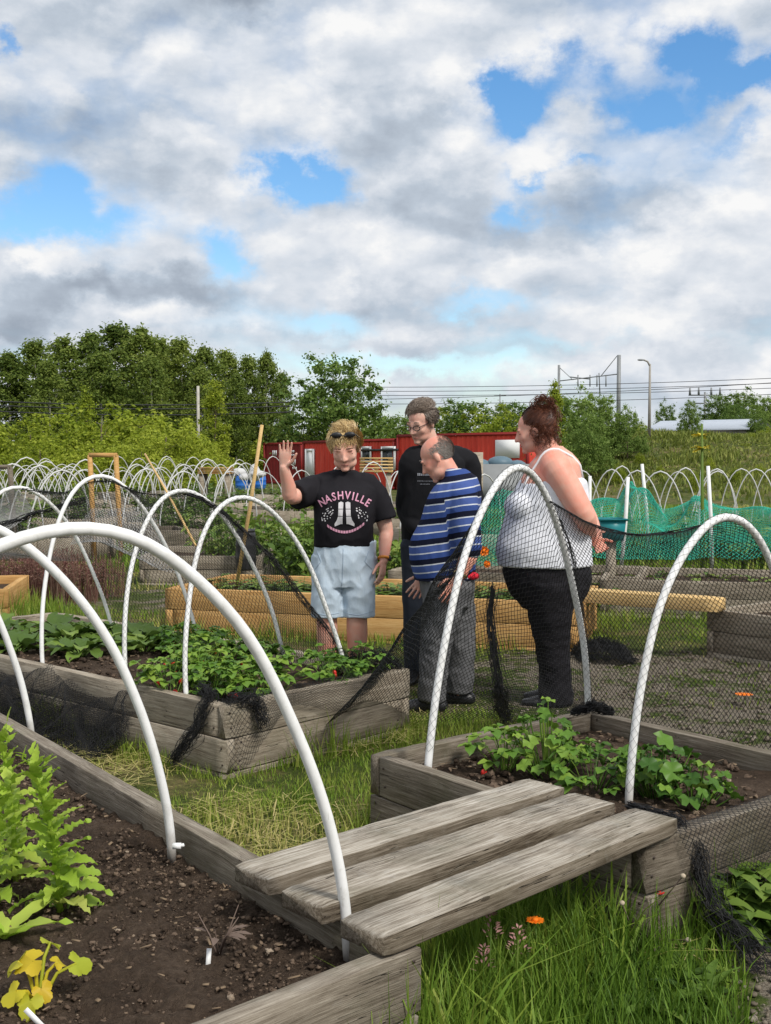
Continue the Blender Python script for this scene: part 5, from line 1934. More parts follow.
# ------------------------------------------------------------------ bed field beyond: beds, hoops, crops
random.seed(50)
fe1 = Vector((math.cos(R(44)), math.sin(R(44)), 0)); fe2 = Vector((-fe1.y, fe1.x, 0))
hp = {}
protoB = None
clumps = []
for k in range(3):
    clumps.append((crop_clump(500 + k, 34, .5, .5)))
clump_roots = []
NH = 0
for iu in range(-16, 26):
    for iv in range(-6, 20):
        c = fe1 * (iu * 2.35 + (iv % 2) * .3) + fe2 * (iv * 4.3) + Vector((0, 22, 0))
        if not (13.2 < c.y < 40): continue
        px = 385 + c.x / c.y * FPX
        # left rows fill the view up to the containers, right rows stand in front of the bank
        left = px < 300 and c.y < 42
        mid = 300 <= px < 500 and c.y < 30
        right = False
        if px < -60 or px > 840 or not (left or mid or right): continue
        if left and c.y < 15 and px > 120: continue
        if in_bed(c.x, c.y, .8): continue
        jit = random.uniform(-.25, .25)
        c = c + Vector((jit, random.uniform(-.2, .2), 0))
        if random.random() < .2: continue
        # bed frame
        g = Geo()
        for (cx, cy, sx, sy) in ((0, -.6, 3.0, .055), (0, .6, 3.0, .055), (-1.5, 0, .055, 1.14), (1.5, 0, .055, 1.14)):
            g.box((cx, cy, .15), (sx, sy, .36))
        region = 'the left-hand field' if left else ('the middle' if mid else 'the bank')
        gr = 'far beds toward the willow thicket' if left else 'far beds before the red containers'
        lb = {'far beds toward the willow thicket': 'weathered timber bed under white hoops in the crowded rows toward the willow thicket', 'far beds before the red containers': 'weathered timber bed under white hoops in the rows before the red containers',
              'far beds below the grassy bank': 'weathered timber bed under white hoops in the row below the grassy bank'}[gr]
        if protoB is None:
            protoB = empty('raised_bed', (c.x, c.y, 0), lb, 'raised bed', gr, math.atan2(fe2.y, fe2.x))
            g.build('board', M['wood_pale'], protoB)
            g = Geo(); g.box((0, 0, .12), (2.92, 1.12, .26)); g.build('soil', M['soil'], protoB)
        else:
            copy_tree(protoB, (c.x, c.y, 0), math.atan2(fe2.y, fe2.x), None, lb, gr)
        # hoops
        ng = {'far beds toward the willow thicket': ('hoops in the crowded left rows', 'thin white hoop in the crowded far rows toward the willow thicket'), 'far beds before the red containers': ('hoops before the red containers', 'thin white hoop in the far rows before the red containers'),
              'far beds below the grassy bank': ('hoops below the grassy bank', 'thin white hoop in the far row below the grassy bank')}[gr]
        nh = random.choice((3, 4, 4)) if not right else random.choice((2, 3))
        hb = random.uniform(.85, 1.12)
        for k in range(nh):
            if NH > 285: break
            key = random.randrange(6)
            loc = c + fe2 * (-1.25 + 2.5 * (k + .5 * random.random() * .4) / max(1, nh - 1)) ; loc.z = .25
            if key not in hp:
                hgt = random.uniform(.85, 1.1); random_state = random.getstate()
                pts = hoop_curve(Vector((-.53, 0, 0)), Vector((.53, 0, 0)), hgt, 1.25, (0, random.uniform(-.12, .12)), 20)
                g = Geo(); g.tube(pts, .0125, 6)
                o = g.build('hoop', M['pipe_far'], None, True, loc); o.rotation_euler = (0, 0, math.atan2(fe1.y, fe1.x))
                tag(o, ng[1], 'hoop', ng[0]); hp[key] = o
            else:
                o = hp[key].copy(); COL.objects.link(o); o.location = loc
                o.rotation_euler = (random.uniform(-.12, .12), random.uniform(-.07, .07), math.atan2(fe1.y, fe1.x) + random.uniform(-.12, .12))
                s = hb * random.uniform(.92, 1.06); o.scale = (random.uniform(.92, 1.04), 1, s)
                tag(o, ng[1], 'hoop', ng[0])
            NH += 1
        # crop
        cl = {'far beds toward the willow thicket': ('crops in the crowded left rows', 'leafy green crop growing in a far bed toward the willow thicket'), 'far beds before the red containers': ('crops before the red containers', 'leafy green crop growing in a far bed before the red containers'),
              'far beds below the grassy bank': ('crops below the grassy bank', 'leafy green crop growing in a far bed below the grassy bank')}[gr]
        for k in range(2):
            if random.random() < .25: continue
            loc = c + fe2 * (-.75 + 1.5 * k); loc.z = .25
            sc = random.uniform(.5, 1.15)
            if len(clump_roots) < 3:
                clump_roots.append(plant('crop_plant', clumps[len(clump_roots)], 'leaf_crop', loc, cl[1], 'plant', cl[0]))
            else:
                copy_tree(random.choice(clump_roots), loc, random.uniform(0, 6.28), (1.05, 1.05, sc), cl[1], cl[0])

# the row of hoops below the bank
random.seed(51)
for i in range(13):
    px = 588 + i * 17 + random.uniform(-7, 7); D = random.choice((18.5, 20, 21.5))
    a = atd(px, 500, D); a.z = .12
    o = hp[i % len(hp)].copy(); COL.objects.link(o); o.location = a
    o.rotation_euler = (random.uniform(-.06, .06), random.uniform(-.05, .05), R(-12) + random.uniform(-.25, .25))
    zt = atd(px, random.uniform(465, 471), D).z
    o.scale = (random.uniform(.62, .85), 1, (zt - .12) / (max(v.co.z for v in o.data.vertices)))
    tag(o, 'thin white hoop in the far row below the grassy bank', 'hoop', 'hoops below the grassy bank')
# crops in the nearer beds behind the people
random.seed(52)
def crop_at(px, py, z, s, label, sz=None):
    loc = at(px, py, z)
    copy_tree(random.choice(clump_roots), loc, random.uniform(0, 6.28), (s, s, sz or s), label, 'x')
    o = COL.objects[-1]


lab_o = 'low green leafy crop growing in the long orange timber bed'
for i in range(7):
    p = on_bed('orange', .4 + i * .5, .75, .26)
    o = copy_tree(clump_roots[i % 3], p, random.uniform(0, 6.28), (.6, .6, .26), lab_o, 'crops in the long orange bed')
lab_b = 'tall bushy green crop standing behind the blonde woman and dark-jacketed man'
for (px, D, s, sz) in [(388, 11.8, .8, 1.25), (400, 11.6, .6, 1.1), (300, 13., .9, 1.2), (262, 14., 1., 1.35), (240, 13.6, .9, 1.5), (224, 14.5, .9, 1.3), (320, 15, 1., 1.4), (285, 15.5, 1., 1.2)]:
    p = atd(px, 560, D); p.z = 0.05
    copy_tree(random.choice(clump_roots), p, random.uniform(0, 6.28), (s, s, sz), lab_b, 'tall crops behind the blonde woman')
lab_g = 'rough green growth around the green netting and white poles'
for (px, D, s, sz) in [(600, 10.8, .9, .6), (640, 11.2, .9, .6), (680, 11., .9, .55), (720, 11.2, .8, .6), (755, 11., .9, .6), (620, 16, 1.3, 1.2), (660, 17, 1.3, 1.1), (700, 16, 1.3, 1.3), (745, 16, 1.3, 1.2), (775, 15, 1.3, 1.3), (585, 17, 1.3, 1.)]:
    p = atd(px, 560, D); p.z = .02
    copy_tree(random.choice(clump_roots), p, random.uniform(0, 6.28), (s, s, sz), lab_g, 'growth around the green netting')
def plume(seed, n=150, r=.34, h=.46):
    random.seed(seed)
    g = Geo()
    for i in range(n):
        a = random.uniform(0, 6.283); rr = r * math.sqrt(random.random()); hh = h * random.uniform(.5, 1.05)
        b = Vector((math.cos(a) * rr, math.sin(a) * rr, 0)); t = b + Vector((random.uniform(-.06, .06), random.uniform(-.06, .06), hh))
        g.tube([tuple(b), tuple(t)], [.003, .0015], 3, cap=False)
        for k in range(9):
            p = b.lerp(t, random.uniform(.55, 1)); aa = random.uniform(0, 6.28)
            g.leaf(p, (math.cos(aa), math.sin(aa), .9), (0, 0, 1), .03, .012, 2)
    return g


# reddish sorrel behind the strawberry bed
random.seed(53)
M['sorrel'] = mat_leaf('reddish_sorrel', [(.2, (.14, .05, .045)), (.5, (.26, .12, .10)), (.8, (.34, .24, .17))], .3, .6, .2)
sr = None
for i in range(7):
    p = atd(10 + i * 14, 575, 11.2 + random.uniform(-.3, .5)); p.z = 0
    if sr is None:
        sr = plant('sorrel_plant', plume(540), 'sorrel', p, 'reddish flowering sorrel clump behind the pale net', 'plant', 'reddish sorrel clumps')
    else:
        copy_tree(sr, p, random.uniform(0, 6.28), (1, 1, random.uniform(.8, 1.2)))

# green netting over poles on the far side of the path
gc = [atd(588, 505, 15.5), atd(650, 488, 15.5), atd(700, 498, 15), atd(778, 512, 14.), atd(800, 540, 12.2), atd(690, 552, 12.2), atd(590, 545, 12.4)]
root = empty('garden_net', (gc[0].x, gc[0].y, 0), 'teal green netting heaped over low hoops between white poles', 'net')
oG = Vector((gc[0].x, gc[0].y, 0))


def S_g(u, v):
    ridge = poly([atd(575, 512, 15), atd(618, 497, 14.6), atd(631, 480, 14.4), atd(662, 508, 14.2), atd(700, 498, 14), atd(732, 510, 13.6), atd(800, 515, 13)], u)
    foot = poly([atd(580, 560, 12.6), atd(640, 556, 12.5), atd(700, 560, 12.2), atd(800, 556, 12)], u); foot.z = max(.12, foot.z)
    p = ridge.lerp(foot, v); p.z += .16 * math.sin(math.pi * v) * (1 + .6 * math.sin(u * 21)) 
    return tuple(p + flut(p, .10, 2.2, 3) - oG)


g = Geo(); net_geo(g, S_g, 150, 60, .0033); g.build('netting', M['net_green'], root)
def S_g2(u, v):
    ridge = poly([atd(476, 500, 10.9), atd(500, 488, 10.9), atd(530, 500, 10.9)], u)
    foot = poly([atd(474, 565, 10.8), atd(535, 570, 10.8)], u)
    p = ridge.lerp(foot, v)
    return tuple(p + flut(p, .06, 3, 3) - oG2)


oG2 = atd(476, 560, 10.9); oG2.z = 0
root = empty('garden_net', oG2, 'upright green net screen with orange marigolds, between the striped jumper and the white top', 'net')
g = Geo(); net_geo(g, S_g2, 44, 50, .0034); g.build('netting', M['net_green'], root)
for i, (px, py) in enumerate([(484, 551), (487, 564)]):
    p = atd(px, py, 10.4)
    g = Geo(); g.ell((0, -.01, 0), (.018, .012, .018), seg=9, ring=6)
    for k in range(18):
        a = k * .349; g.leaf((0, 0, 0), (math.cos(a), -.35 + .2 * (k % 2), math.sin(a)), (0, -1, 0), (.052, .036)[i], .02, 3, 0, droop=.15, shape=.9)
    tag(g.build('marigold', M['orange_flower'], None, False, p), ['larger orange marigold bloom against the upright green net screen', 'small orange marigold bloom low on the green net screen'][i], 'flower')
# poles
def stick(name, p0, p1, r, mat, label, cat):
    p0 = Vector(p0); g = Geo(); g.tube([(0, 0, 0), tuple((Vector(p1) - p0) * .5 + Vector((.01, 0, 0))), tuple(Vector(p1) - p0)], [r, r, r * .9], 8)
    return tag(g.build(name, M[mat], None, True, p0), label, cat)


for (x0, y0, x1, y1, D, lab) in [(621, 571, 628, 477, 12.6, 'white pole leaning at the edge of green netting, beside the curly-haired woman'), (649, 540, 642, 464, 14, 'white pole rising over the peak of green netting'),
                                 (712, 571, 708, 466, 12.6, 'upright white pole in the middle of green netting'), (697, 540, 702, 470, 14.2, 'white pole close behind the upright pole in green netting'),
                                 (588, 520, 590, 476, 14, 'short white pole behind the arm of the curly-haired woman')]:
    a = atd(x0, y0, D); a.z = max(.0, min(a.z, .3)); b = atd(x1, y1, D)
    stick('pole', a, b, .022, 'pipe', lab, 'pole')
a = atd(703, 540, 13); a.z = 0
stalk = empty('flower_stalk', a, 'tall green flower stalk with yellow whorls rising above the green netting', 'plant')
g = Geo(); t_ = atd(702, 424, 13) - a; g.tube([(0, 0, 0), tuple(t_)], [.03, .012], 7); g.build('stem', M['leaf_crop'], stalk)
M['yellow'] = mat_plain('yellow_whorl', (.6, .5, .05), .6, .2)
random.seed(60)
for py in (436, 449):
    g = Geo(); c_ = atd(701, py, 13) - a
    for k in range(16):
        aa = random.uniform(0, 6.28); g.leaf(c_, (math.cos(aa), math.sin(aa), random.uniform(-.2, .8)), (0, 0, 1), .11, .06, 3, 0)
    g.build('whorl', M['yellow'], stalk)
stick('cane', at(236, 588, .3), atd(262, 425, 9.6), .016, 'wood_yellow', 'thick pale cane leaning up beside the raised hand', 'cane')
stick('cane', atd(196, 546, 12.5), atd(145, 454, 14), .014, 'wood_yellow', 'thin cane slanting above the grey beds', 'cane')

# wooden frames
def frame_stand(x0, x1, yt, yb, D, r, mat, label):
    a = atd((x0 + x1) / 2, yb, D); a.z = 0
    root = empty('wooden_frame', a, label, 'frame')
    for (xt, xb) in ((x0, x0 + 4), (x1, x1 + 5)):
        t = atd(xt, yt, D) - a; b = atd(xb, yb, D) - a; b.z = 0
        g = Geo(); g.tube([tuple(b), tuple(t)], r, 4, side=(1, 1, 0)); g.build('leg', M[mat], root)
    g = Geo(); g.tube([tuple(atd(x0 - 1, yt, D) - a), tuple(atd(x1 + 1, yt, D) - a)], r, 4, side=(0, 1, 1)); g.build('crossbar', M[mat], root)


frame_stand(90, 116, 455, 508, 16, .042, 'wood_new', 'orange wooden goal-shaped frame standing among the crowded hoops')
frame_stand(-6, 10, 467, 492, 17, .045, 'wood_old', 'grey wooden frame above the crowded hoops at the far end of the field')

# barrels, tubs, pallets, heaps
def barrel(px, py, D, r, h, mat, label, name='barrel', tilt=0.):
    p = atd(px, py, D); root = empty(name, (p.x, p.y, max(0., p.z)), label, name)
    g = Geo()
    zs_ = [(0, .9), (.06, .96), (.1, 1.), (.3, 1.03), (.33, 1.06), (.36, 1.03), (.62, 1.03), (.65, 1.06), (.68, 1.03), (.92, .98), (1., .92)]
    g.tube([(0, 0, z * h) for z, _ in zs_], [r * k for _, k in zs_], 16); g.build('body', M[mat], root, True)
    g = Geo(); g.tube([(0, 0, h), (0, 0, h + .03)], [r * .94, r * .9], 16); g.build('lid', M[mat], root)
    root.rotation_euler = (0, tilt, 0)
    return root


barrel(243, 490, 40, .26, .5, 'blue_plastic', 'blue plastic barrel among the hoops beside the heap of white sheeting')
barrel(258, 489, 41, .28, .5, 'blue_plastic', 'blue plastic barrel nearest the raised arm of the blonde woman')
barrel(246, 570, 12.6, .11, .42, 'black_plastic', 'dark upright plastic tub beside the long orange bed', 'tub')
p = atd(611, 538, 11.); root = empty('tub', (p.x, p.y, p.z - .02), 'teal plastic tub behind the clasped hands of the curly-haired woman', 'tub')
g = Geo(); g.add([(-.1, -.1, 0), (.1, -.1, 0), (.1, .1, 0), (-.1, .1, 0), (-.12, -.12, .2), (.12, -.12, .2), (.12, .12, .2), (-.12, .12, .2)], [(0, 3, 2, 1), (0, 1, 5, 4), (1, 2, 6, 5), (2, 3, 7, 6), (3, 0, 4, 7), (4, 5, 6, 7)])
g.build('body', M['teal_plastic'], root)
g = Geo(); g.tube([(-.13, -.13, .2), (.13, -.13, .2), (.13, .13, .2), (-.13, .13, .2), (-.13, -.13, .2)], .012, 5); g.build('rim', M['teal_plastic'], root)
g = Geo(); g.tube([(0, 0, -p.z + .02), (0, 0, 0)], .05, 8); g.build('stand_post', M['wood_pale'], root)

# stack of slatted crates behind the blonde woman
def pallet(px0, px1, py0, py1, D, mat, label):
    a = atd(px0, py1, D); b = atd(px1, py1, D); t = atd(px0, py0, D)
    w = b.x - a.x; hh = t.z - a.z
    root = empty('pallet_stack', ((a.x + b.x) / 2, D, a.z), label, 'pallets')
    n = 5
    for k in range(n):
        g = Geo(); z = hh * (k + .25) / n
        g.box((0, 0, z + hh / n * .35), (w, .9, hh / n * .42))
        for x in (-w / 2 + .06, 0, w / 2 - .06): g.box((x, 0, z), (.1, .88, hh / n * .4))
        g.build('pallet', M[mat], root)
    if a.z > .12:
        g = Geo()
        for x in (-w / 2 + .1, w / 2 - .1): g.box((x, 0, -a.z / 2), (.12, .8, a.z))
        g.build('leg', M['wood_pale'], root)


pallet(360, 393, 457, 473, 26, 'wood_yellow', 'stack of pale slatted pallets seen past the shoulder of the blonde woman')
pallet(200, 232, 467, 474, 32, 'wood_new', 'low stack of reddish boards beyond the hoops, beside white sheeting')
# heap of white sheeting
p = atd(247, 478, 40); g = Geo()
random.seed(70)
for _ in range(6): g.ell((random.uniform(-.4, .4), random.uniform(-.2, .2), random.uniform(.3, .6)), (random.uniform(.15, .35), .3, random.uniform(.12, .25)), seg=12, ring=8)
me = g
tag(g.build('sheeting_heap', M['grey_tarp'], None, False, (p.x, p.y, max(0, p.z - .3))), 'crumpled heap of white sheeting behind the blue barrels', 'heap')
# dark clutter by the container
p = atd(490, 476, 34)
root = empty('rubbish_skip', (p.x, p.y, 0), 'dark open skip with sheeting inside, before the red container', 'skip')
zt_ = atd(490, 464, 34).z
g = Geo(); g.add([(-1.1, -.6, 0), (1.1, -.6, 0), (1.1, .6, 0), (-1.1, .6, 0), (-1.3, -.75, zt_), (1.3, -.75, zt_), (1.3, .75, zt_), (-1.3, .75, zt_), (-1.2, -.65, zt_ - .2), (1.2, -.65, zt_ - .2), (1.2, .65, zt_ - .2), (-1.2, .65, zt_ - .2)],
                 [(0, 1, 5, 4), (1, 2, 6, 5), (2, 3, 7, 6), (3, 0, 4, 7), (4, 5, 9, 8), (5, 6, 10, 9), (6, 7, 11, 10), (7, 4, 8, 11), (8, 9, 10, 11), (0, 3, 2, 1)])
g.build('body', M['steel'], root)
M['bluegrey'] = mat_plain('blue_grey_sheet', (.10, .16, .2), .5, .3, .3, 3)
g = Geo()
for (x, z, s) in ((-.4, .05, .45), (.3, .12, .4), (.8, 0, .3)): g.ell((x, 0, zt_ + z - .1), (s, .4, .22), seg=10, ring=7)
g.build('sheeting', M['bluegrey'], root)
p = atd(478, 478, 32); 
g = Geo(); g.box((0, 0, .8), (.3, .2, 1.6)); 
tag(g.build('gate_post', M['wood_pale'], None, False, (atd(477, 470, 30).x, 30, 0)), 'stout pale wooden post beside the dark skip', 'post')

# black net heap behind the yellow beams
root = empty('net_heap', at(603, 655, 0), 'rumpled heap of black netting lying on grass under the yellow beams', 'net')
g = Geo(); oH = root.location.copy()
def S_mound(layer):
    pts_ = [at(576, 656, .02), at(582, 644, .10), at(592, 640, .14), at(606, 639, .15), at(620, 646, .11), at(630, 656, .02)]

    def S(u, v):
        c_ = poly(pts_, u)
        hgt = c_.z * (1 - .12 * layer)
        y = (v - .5) * .44
        z = max(.008, hgt * math.cos(min(1.5, abs(y) / .20)) + .02 * math.sin(u * 31 + v * 13 + layer * 2))
        p = Vector((c_.x, c_.y + y, z))
        return tuple(p + flut(p, .045, 8., 30 + layer) - oH)
    return S


for ly in range(4):
    net_geo(g, S_mound(ly), 72, 44, .0013)
g.build('netting', M['net_black'], root)
# ------------------------------------------------------------------ people
def mat_skin(name, col, red=.12):
    m, nt, out = new_mat(name)
    co = objco(nt)
    n1 = noise_n(nt, co, 7, 5, .6); n2 = noise_n(nt, co, 70, 3, .6)
    c = mixc(nt, ramp(nt, n1, [(.35, (0, 0, 0)), (.7, (1, 1, 1))]), col, (min(1, col[0] * (1 + red * .5)), col[1] * (1 - red * 1.3), col[2] * (1 - red * 1.5)))
    principled(nt, out, c, .5, .35, n2, .12, .002, sss=.12)
    return m


def mat_cloth(name, col, var=.2, weave=420., bump=.25, rough=.85, wr=0.):
    m, nt, out = new_mat(name)
    co = objco(nt)
    n1 = noise_n(nt, co, 5, 5, .6); n2 = noise_n(nt, co, weave, 2, .5); n3 = noise_n(nt, mapping(nt, co, (1, 1, .45)), 16, 4, .6)
    c = mixc(nt, n1, tuple(k * (1 - var) for k in col), tuple(min(1, k * (1 + var)) for k in col))
    if wr:
        c = mixc(nt, math_n(nt, 'MULTIPLY', ramp(nt, n3, [(.45, (0, 0, 0)), (.7, (1, 1, 1))]), wr), c, tuple(min(1, k * 1.9 + .02) for k in col))
    h = math_n(nt, 'ADD', math_n(nt, 'MULTIPLY', n3, 1.), math_n(nt, 'MULTIPLY', n2, .12))
    principled(nt, out, c, rough, .15, h, bump, .02)
    return m


M['skin_a'] = mat_skin('skin_fair_a', (.68, .43, .335), .2)
M['skin_b'] = mat_skin('skin_fair_b', (.66, .39, .30), .26)
M['skin_c'] = mat_skin('skin_fair_c', (.64, .41, .32), .18)
M['skin_d'] = mat_skin('skin_fair_d', (.70, .41, .315), .26)
M['black_cotton'] = mat_cloth('black_cotton', (.014, .013, .016))
M['black_jersey'] = mat_cloth('black_jersey', (.010, .010, .012))
M['pale_denim'] = mat_cloth('pale_denim', (.50, .60, .70), .1, 500, .35, .85, .15)
M['grey_denim'] = mat_cloth('grey_denim', (.115, .115, .12), .3, 500, .5, .85, .45)
M['dark_denim'] = mat_cloth('dark_denim', (.03, .036, .05), .25, 500, .4)
M['white_cotton'] = mat_cloth('white_cotton', (.74, .75, .80), .05, 400, .3)
M['strap_white'] = mat_plain('strap_white', (.78, .78, .8), .7, .2)
M['shoe_black'] = mat_plain('black_leather_shoe', (.016, .016, .018), .4, .4)
M['hair_blond'] = mat_leaf('blond_hair', [(.2, (.26, .15, .05)), (.5, (.58, .41, .18)), (.8, (.80, .66, .38))], 0., .45, .4, noise_s=14)
M['hair_brown'] = mat_leaf('auburn_brown_hair', [(.2, (.03, .010, .006)), (.5, (.11, .036, .02)), (.8, (.24, .095, .05))], 0., .4, .45, noise_s=14)
M['hair_grey'] = mat_leaf('grey_brown_hair', [(.2, (.035, .024, .016)), (.5, (.11, .08, .06)), (.8, (.24, .19, .15))], 0., .5, .35, noise_s=14)
M['hair_short'] = mat_leaf('short_grey_hair', [(.2, (.10, .085, .075)), (.5, (.20, .175, .155)), (.8, (.33, .30, .27))], 0., .6, .25, noise_s=20)
M['lip'] = mat_plain('lip_skin', (.42, .15, .13), .45, .35)
M['eye_dark'] = mat_plain('eye_dark', (.025, .018, .015), .2, .5)
M['brow'] = mat_plain('eyebrow_hair', (.16, .10, .06), .8, .2)
M['print_pink'] = mat_plain('pink_shirt_print', (.66, .33, .45), .7, .2, .2, 40)
M['print_white'] = mat_plain('white_shirt_print', (.66, .64, .66), .7, .2, .3, 60)
M['print_grey'] = mat_plain('grey_shirt_print', (.25, .26, .29), .7, .2)
M['strap_orange'] = mat_plain('orange_watch_strap', (.70, .26, .04), .5, .3)
M['red_cloth'] = mat_plain('red_cloth', (.60, .02, .04), .7, .2)
M['gold'] = mat_plain('watch_metal', (.35, .27, .13), .3, .5, metal=.8)


def remesh(g, voxel, smooth_it=3, name='tmp', disp=None):
    me = g.mesh(name)
    o = bpy.data.objects.new(name, me); COL.objects.link(o)
    m = o.modifiers.new('r', 'REMESH'); m.mode = 'VOXEL'; m.voxel_size = voxel; m.use_smooth_shade = True
    s = o.modifiers.new('s', 'SMOOTH'); s.factor = .5; s.iterations = smooth_it
    dg = bpy.context.evaluated_depsgraph_get()
    ev = o.evaluated_get(dg)
    nm = bpy.data.meshes.new_from_object(ev)
    nm.name = name
    bpy.data.objects.remove(o); bpy.data.meshes.remove(me)
    if disp:
        amp, sc, sz = disp
        n = len(nm.vertices)
        nrm = np.zeros(n * 3); nm.vertex_normals.foreach_get('vector', nrm); nrm = nrm.reshape(-1, 3)
        co = np.zeros(n * 3); nm.vertices.foreach_get('co', co); co = co.reshape(-1, 3)
        for i in range(n):
            p = Vector(co[i])
            q = Vector((p.x * sc, p.y * sc, p.z * sc * sz))
            d = noise.noise(q + Vector((0, 0, 9))) * .6 + (1 - abs(noise.noise(q * 1.7 + Vector((5, 0, 0)))) * 2) * .4
            co[i] += nrm[i] * (d * amp)
        nm.vertices.foreach_set('co', co.ravel()); nm.update()
    nm.polygons.foreach_set('use_smooth', np.ones(len(nm.polygons), dtype=bool))
    return nm


def soften(me, c, rad, it=5):
    n = len(me.vertices)
    co = np.zeros(n * 3); me.vertices.foreach_get('co', co); co = co.reshape(-1, 3)
    ed = np.zeros(len(me.edges) * 2, dtype=np.int32); me.edges.foreach_get('vertices', ed); ed = ed.reshape(-1, 2)
    w = np.clip((rad - np.linalg.norm(co - np.array(c), axis=1)) / .03, 0, 1)[:, None]
    deg = np.bincount(ed.ravel(), minlength=n)[:, None]
    for _ in range(it):
        acc = np.zeros_like(co); np.add.at(acc, ed[:, 0], co[ed[:, 1]]); np.add.at(acc, ed[:, 1], co[ed[:, 0]])
        co = co + w * .6 * (acc / np.maximum(deg, 1) - co)
    me.vertices.foreach_set('co', co.ravel()); me.update()


def rot_m(yaw, pitch, roll=0.):
    """head frame: local +Y face forward, +Z up; yaw turns about Z, pitch > 0 looks down"""
    return Matrix.Rotation(yaw, 4, 'Z') @ Matrix.Rotation(-pitch, 4, 'X') @ Matrix.Rotation(roll, 4, 'Y')


def head_geo(g, Mx, fat=1., nose=1.):
    E = lambda c, r: g.ell(c, r, None, 18, 12, Mx)
    E((0, -.016, .036), (.075, .100, .083))
    E((0, .022, -.016), (.065, .078, .088))
    E((0, .032, -.07), (.054 * fat, .056, .045))
    E((0, .074, -.098), (.024, .022, .018))
    for s in (-1, 1):
        E((s * .034, .058, -.024), (.027, .026, .028))
        E((s * .03, .082, .026), (.024, .013, .009))
        E((s * .031, .074, .006), (.016, .014, .010))            # eyelid
        E((s * .076, -.010, -.008), (.009, .017, .029))
        E((s * .011, .103, -.030), (.010, .011, .009))
    pts = [(0, .086, .018), (0, .096, .0), (0, .107, -.018), (0, .112 * (1 + .02 * nose), -.029)]
    g.tube([Mx @ Vector(p) for p in pts], [.009, .0095, .011, .011], 10, rnd=True)
    E((0, .083, -.061), (.022, .013, .008)); E((0, .081, -.074), (.020, .012, .008))


def face_parts(root, Mx, lash=True, brow='brow', mouth=True):
    Mx = Mx @ Matrix.Translation((0, -.0035, 0))
    for s in (-1, 1):
        g = Geo(); g.tube([Mx @ Vector((s * .014, .0925, .034)), Mx @ Vector((s * .032, .0945, .039)), Mx @ Vector((s * .05, .083, .032))], [.0028, .0036, .002], 6)
        g.build('eyebrow', M[brow], root, True)
        g = Geo(); g.tube([Mx @ Vector((s * .017, .0845, .001)), Mx @ Vector((s * .031, .0888, -.002)), Mx @ Vector((s * .046, .0800, .002))], [.0018, .0026, .0018], 6)
        g.build('eye', M['eye_dark'], root, True)
    g = Geo(); g.tube([Mx @ Vector((-.021, .090, -.0665)), Mx @ Vector((0, .0962, -.0668)), Mx @ Vector((.021, .090, -.0665))], [.002, .0045, .002], 8)
    g.build('mouth', M['lip'], root, True)


def limb(g, pts, rads, seg=26, side=None, rnd=True):
    # smooth the chain with extra points
    P = [Vector(p) for p in pts]; Rr = [(r, r) if np.isscalar(r) else r for r in rads]
    out, ro = [], []
    n = len(P)
    for i in range(n - 1):
        p0 = P[max(0, i - 1)]; p1 = P[i]; p2 = P[i + 1]; p3 = P[min(n - 1, i + 2)]
        for k in range(4):
            t = k / 4
            q = .5 * ((2 * p1) + (p2 - p0) * t + (2 * p0 - 5 * p1 + 4 * p2 - p3) * t * t + (3 * p1 - p0 - 3 * p2 + p3) * t ** 3)
            out.append(q); ro.append(tuple(Rr[i][j] * (1 - t) + Rr[i + 1][j] * t for j in (0, 1)))
    out.append(P[-1]); ro.append(Rr[-1])
    g.tube(out, ro, seg, side, rnd=rnd)


def hand_geo(g, wrist, d, palm_n, thumb_side, curl=.3, spread=.16, s=1., curls=None):
    """palm, four unequal bent fingers and a thumb; d: wrist to knuckles, palm_n: out of the palm, thumb_side: towards the thumb"""
    w = Vector(wrist); d = Vector(d).normalized()
    t = Vector(thumb_side); t = (t - d * t.dot(d)).normalized()
    n = Vector(palm_n); n = (n - d * n.dot(d) - t * n.dot(t))
    if n.length < .05: n = d.cross(t)
    n.normalize()
    L = .092 * s
    g.tube([w - d * .015, w + d * L * .35, w + d * L * .75, w + d * L], [(.026 * s, .018 * s), (.034 * s, .016 * s), (.041 * s, .014 * s), (.039 * s, .011 * s)], 14, side=t, rnd=True)
    for k, (ln, off) in enumerate(((.072, .030), (.080, .010), (.074, -.011), (.058, -.031))):
        b = w + d * (L * (.95 - .08 * (k == 3))) + t * (off * s)
        dirv = (d + t * (spread * (1.4 - k))).normalized()
        p = [b - d * .02 * s, b]
        c = (curls[k] if curls else curl)
        for q in range(3):
            dirv = (dirv * math.cos(c) + n * math.sin(c)).normalized() if q or c > .5 else (dirv * math.cos(c * .5) + n * math.sin(c * .5)).normalized()
            p.append(p[-1] + dirv * (ln * s * (.45, .32, .25)[q]))
        g.tube(p, [.0088 * s, .0088 * s, .0082 * s, .0076 * s, .0066 * s], 9, rnd=True)
    b = w + d * (L * .22) + t * (.024 * s) + n * .006
    dv = (t * .75 + d * .75 + n * .25).normalized()
    p = [b - dv * .01, b, b + dv * .042 * s]
    dv = (dv * .8 + d * .5).normalized(); p.append(p[-1] + dv * .034 * s)
    dv = (dv + d * .25).normalized(); p.append(p[-1] + dv * .024 * s)
    g.tube(p, [.013 * s, .0125 * s, .0105 * s, .0095 * s, .0075 * s], 9, rnd=True)


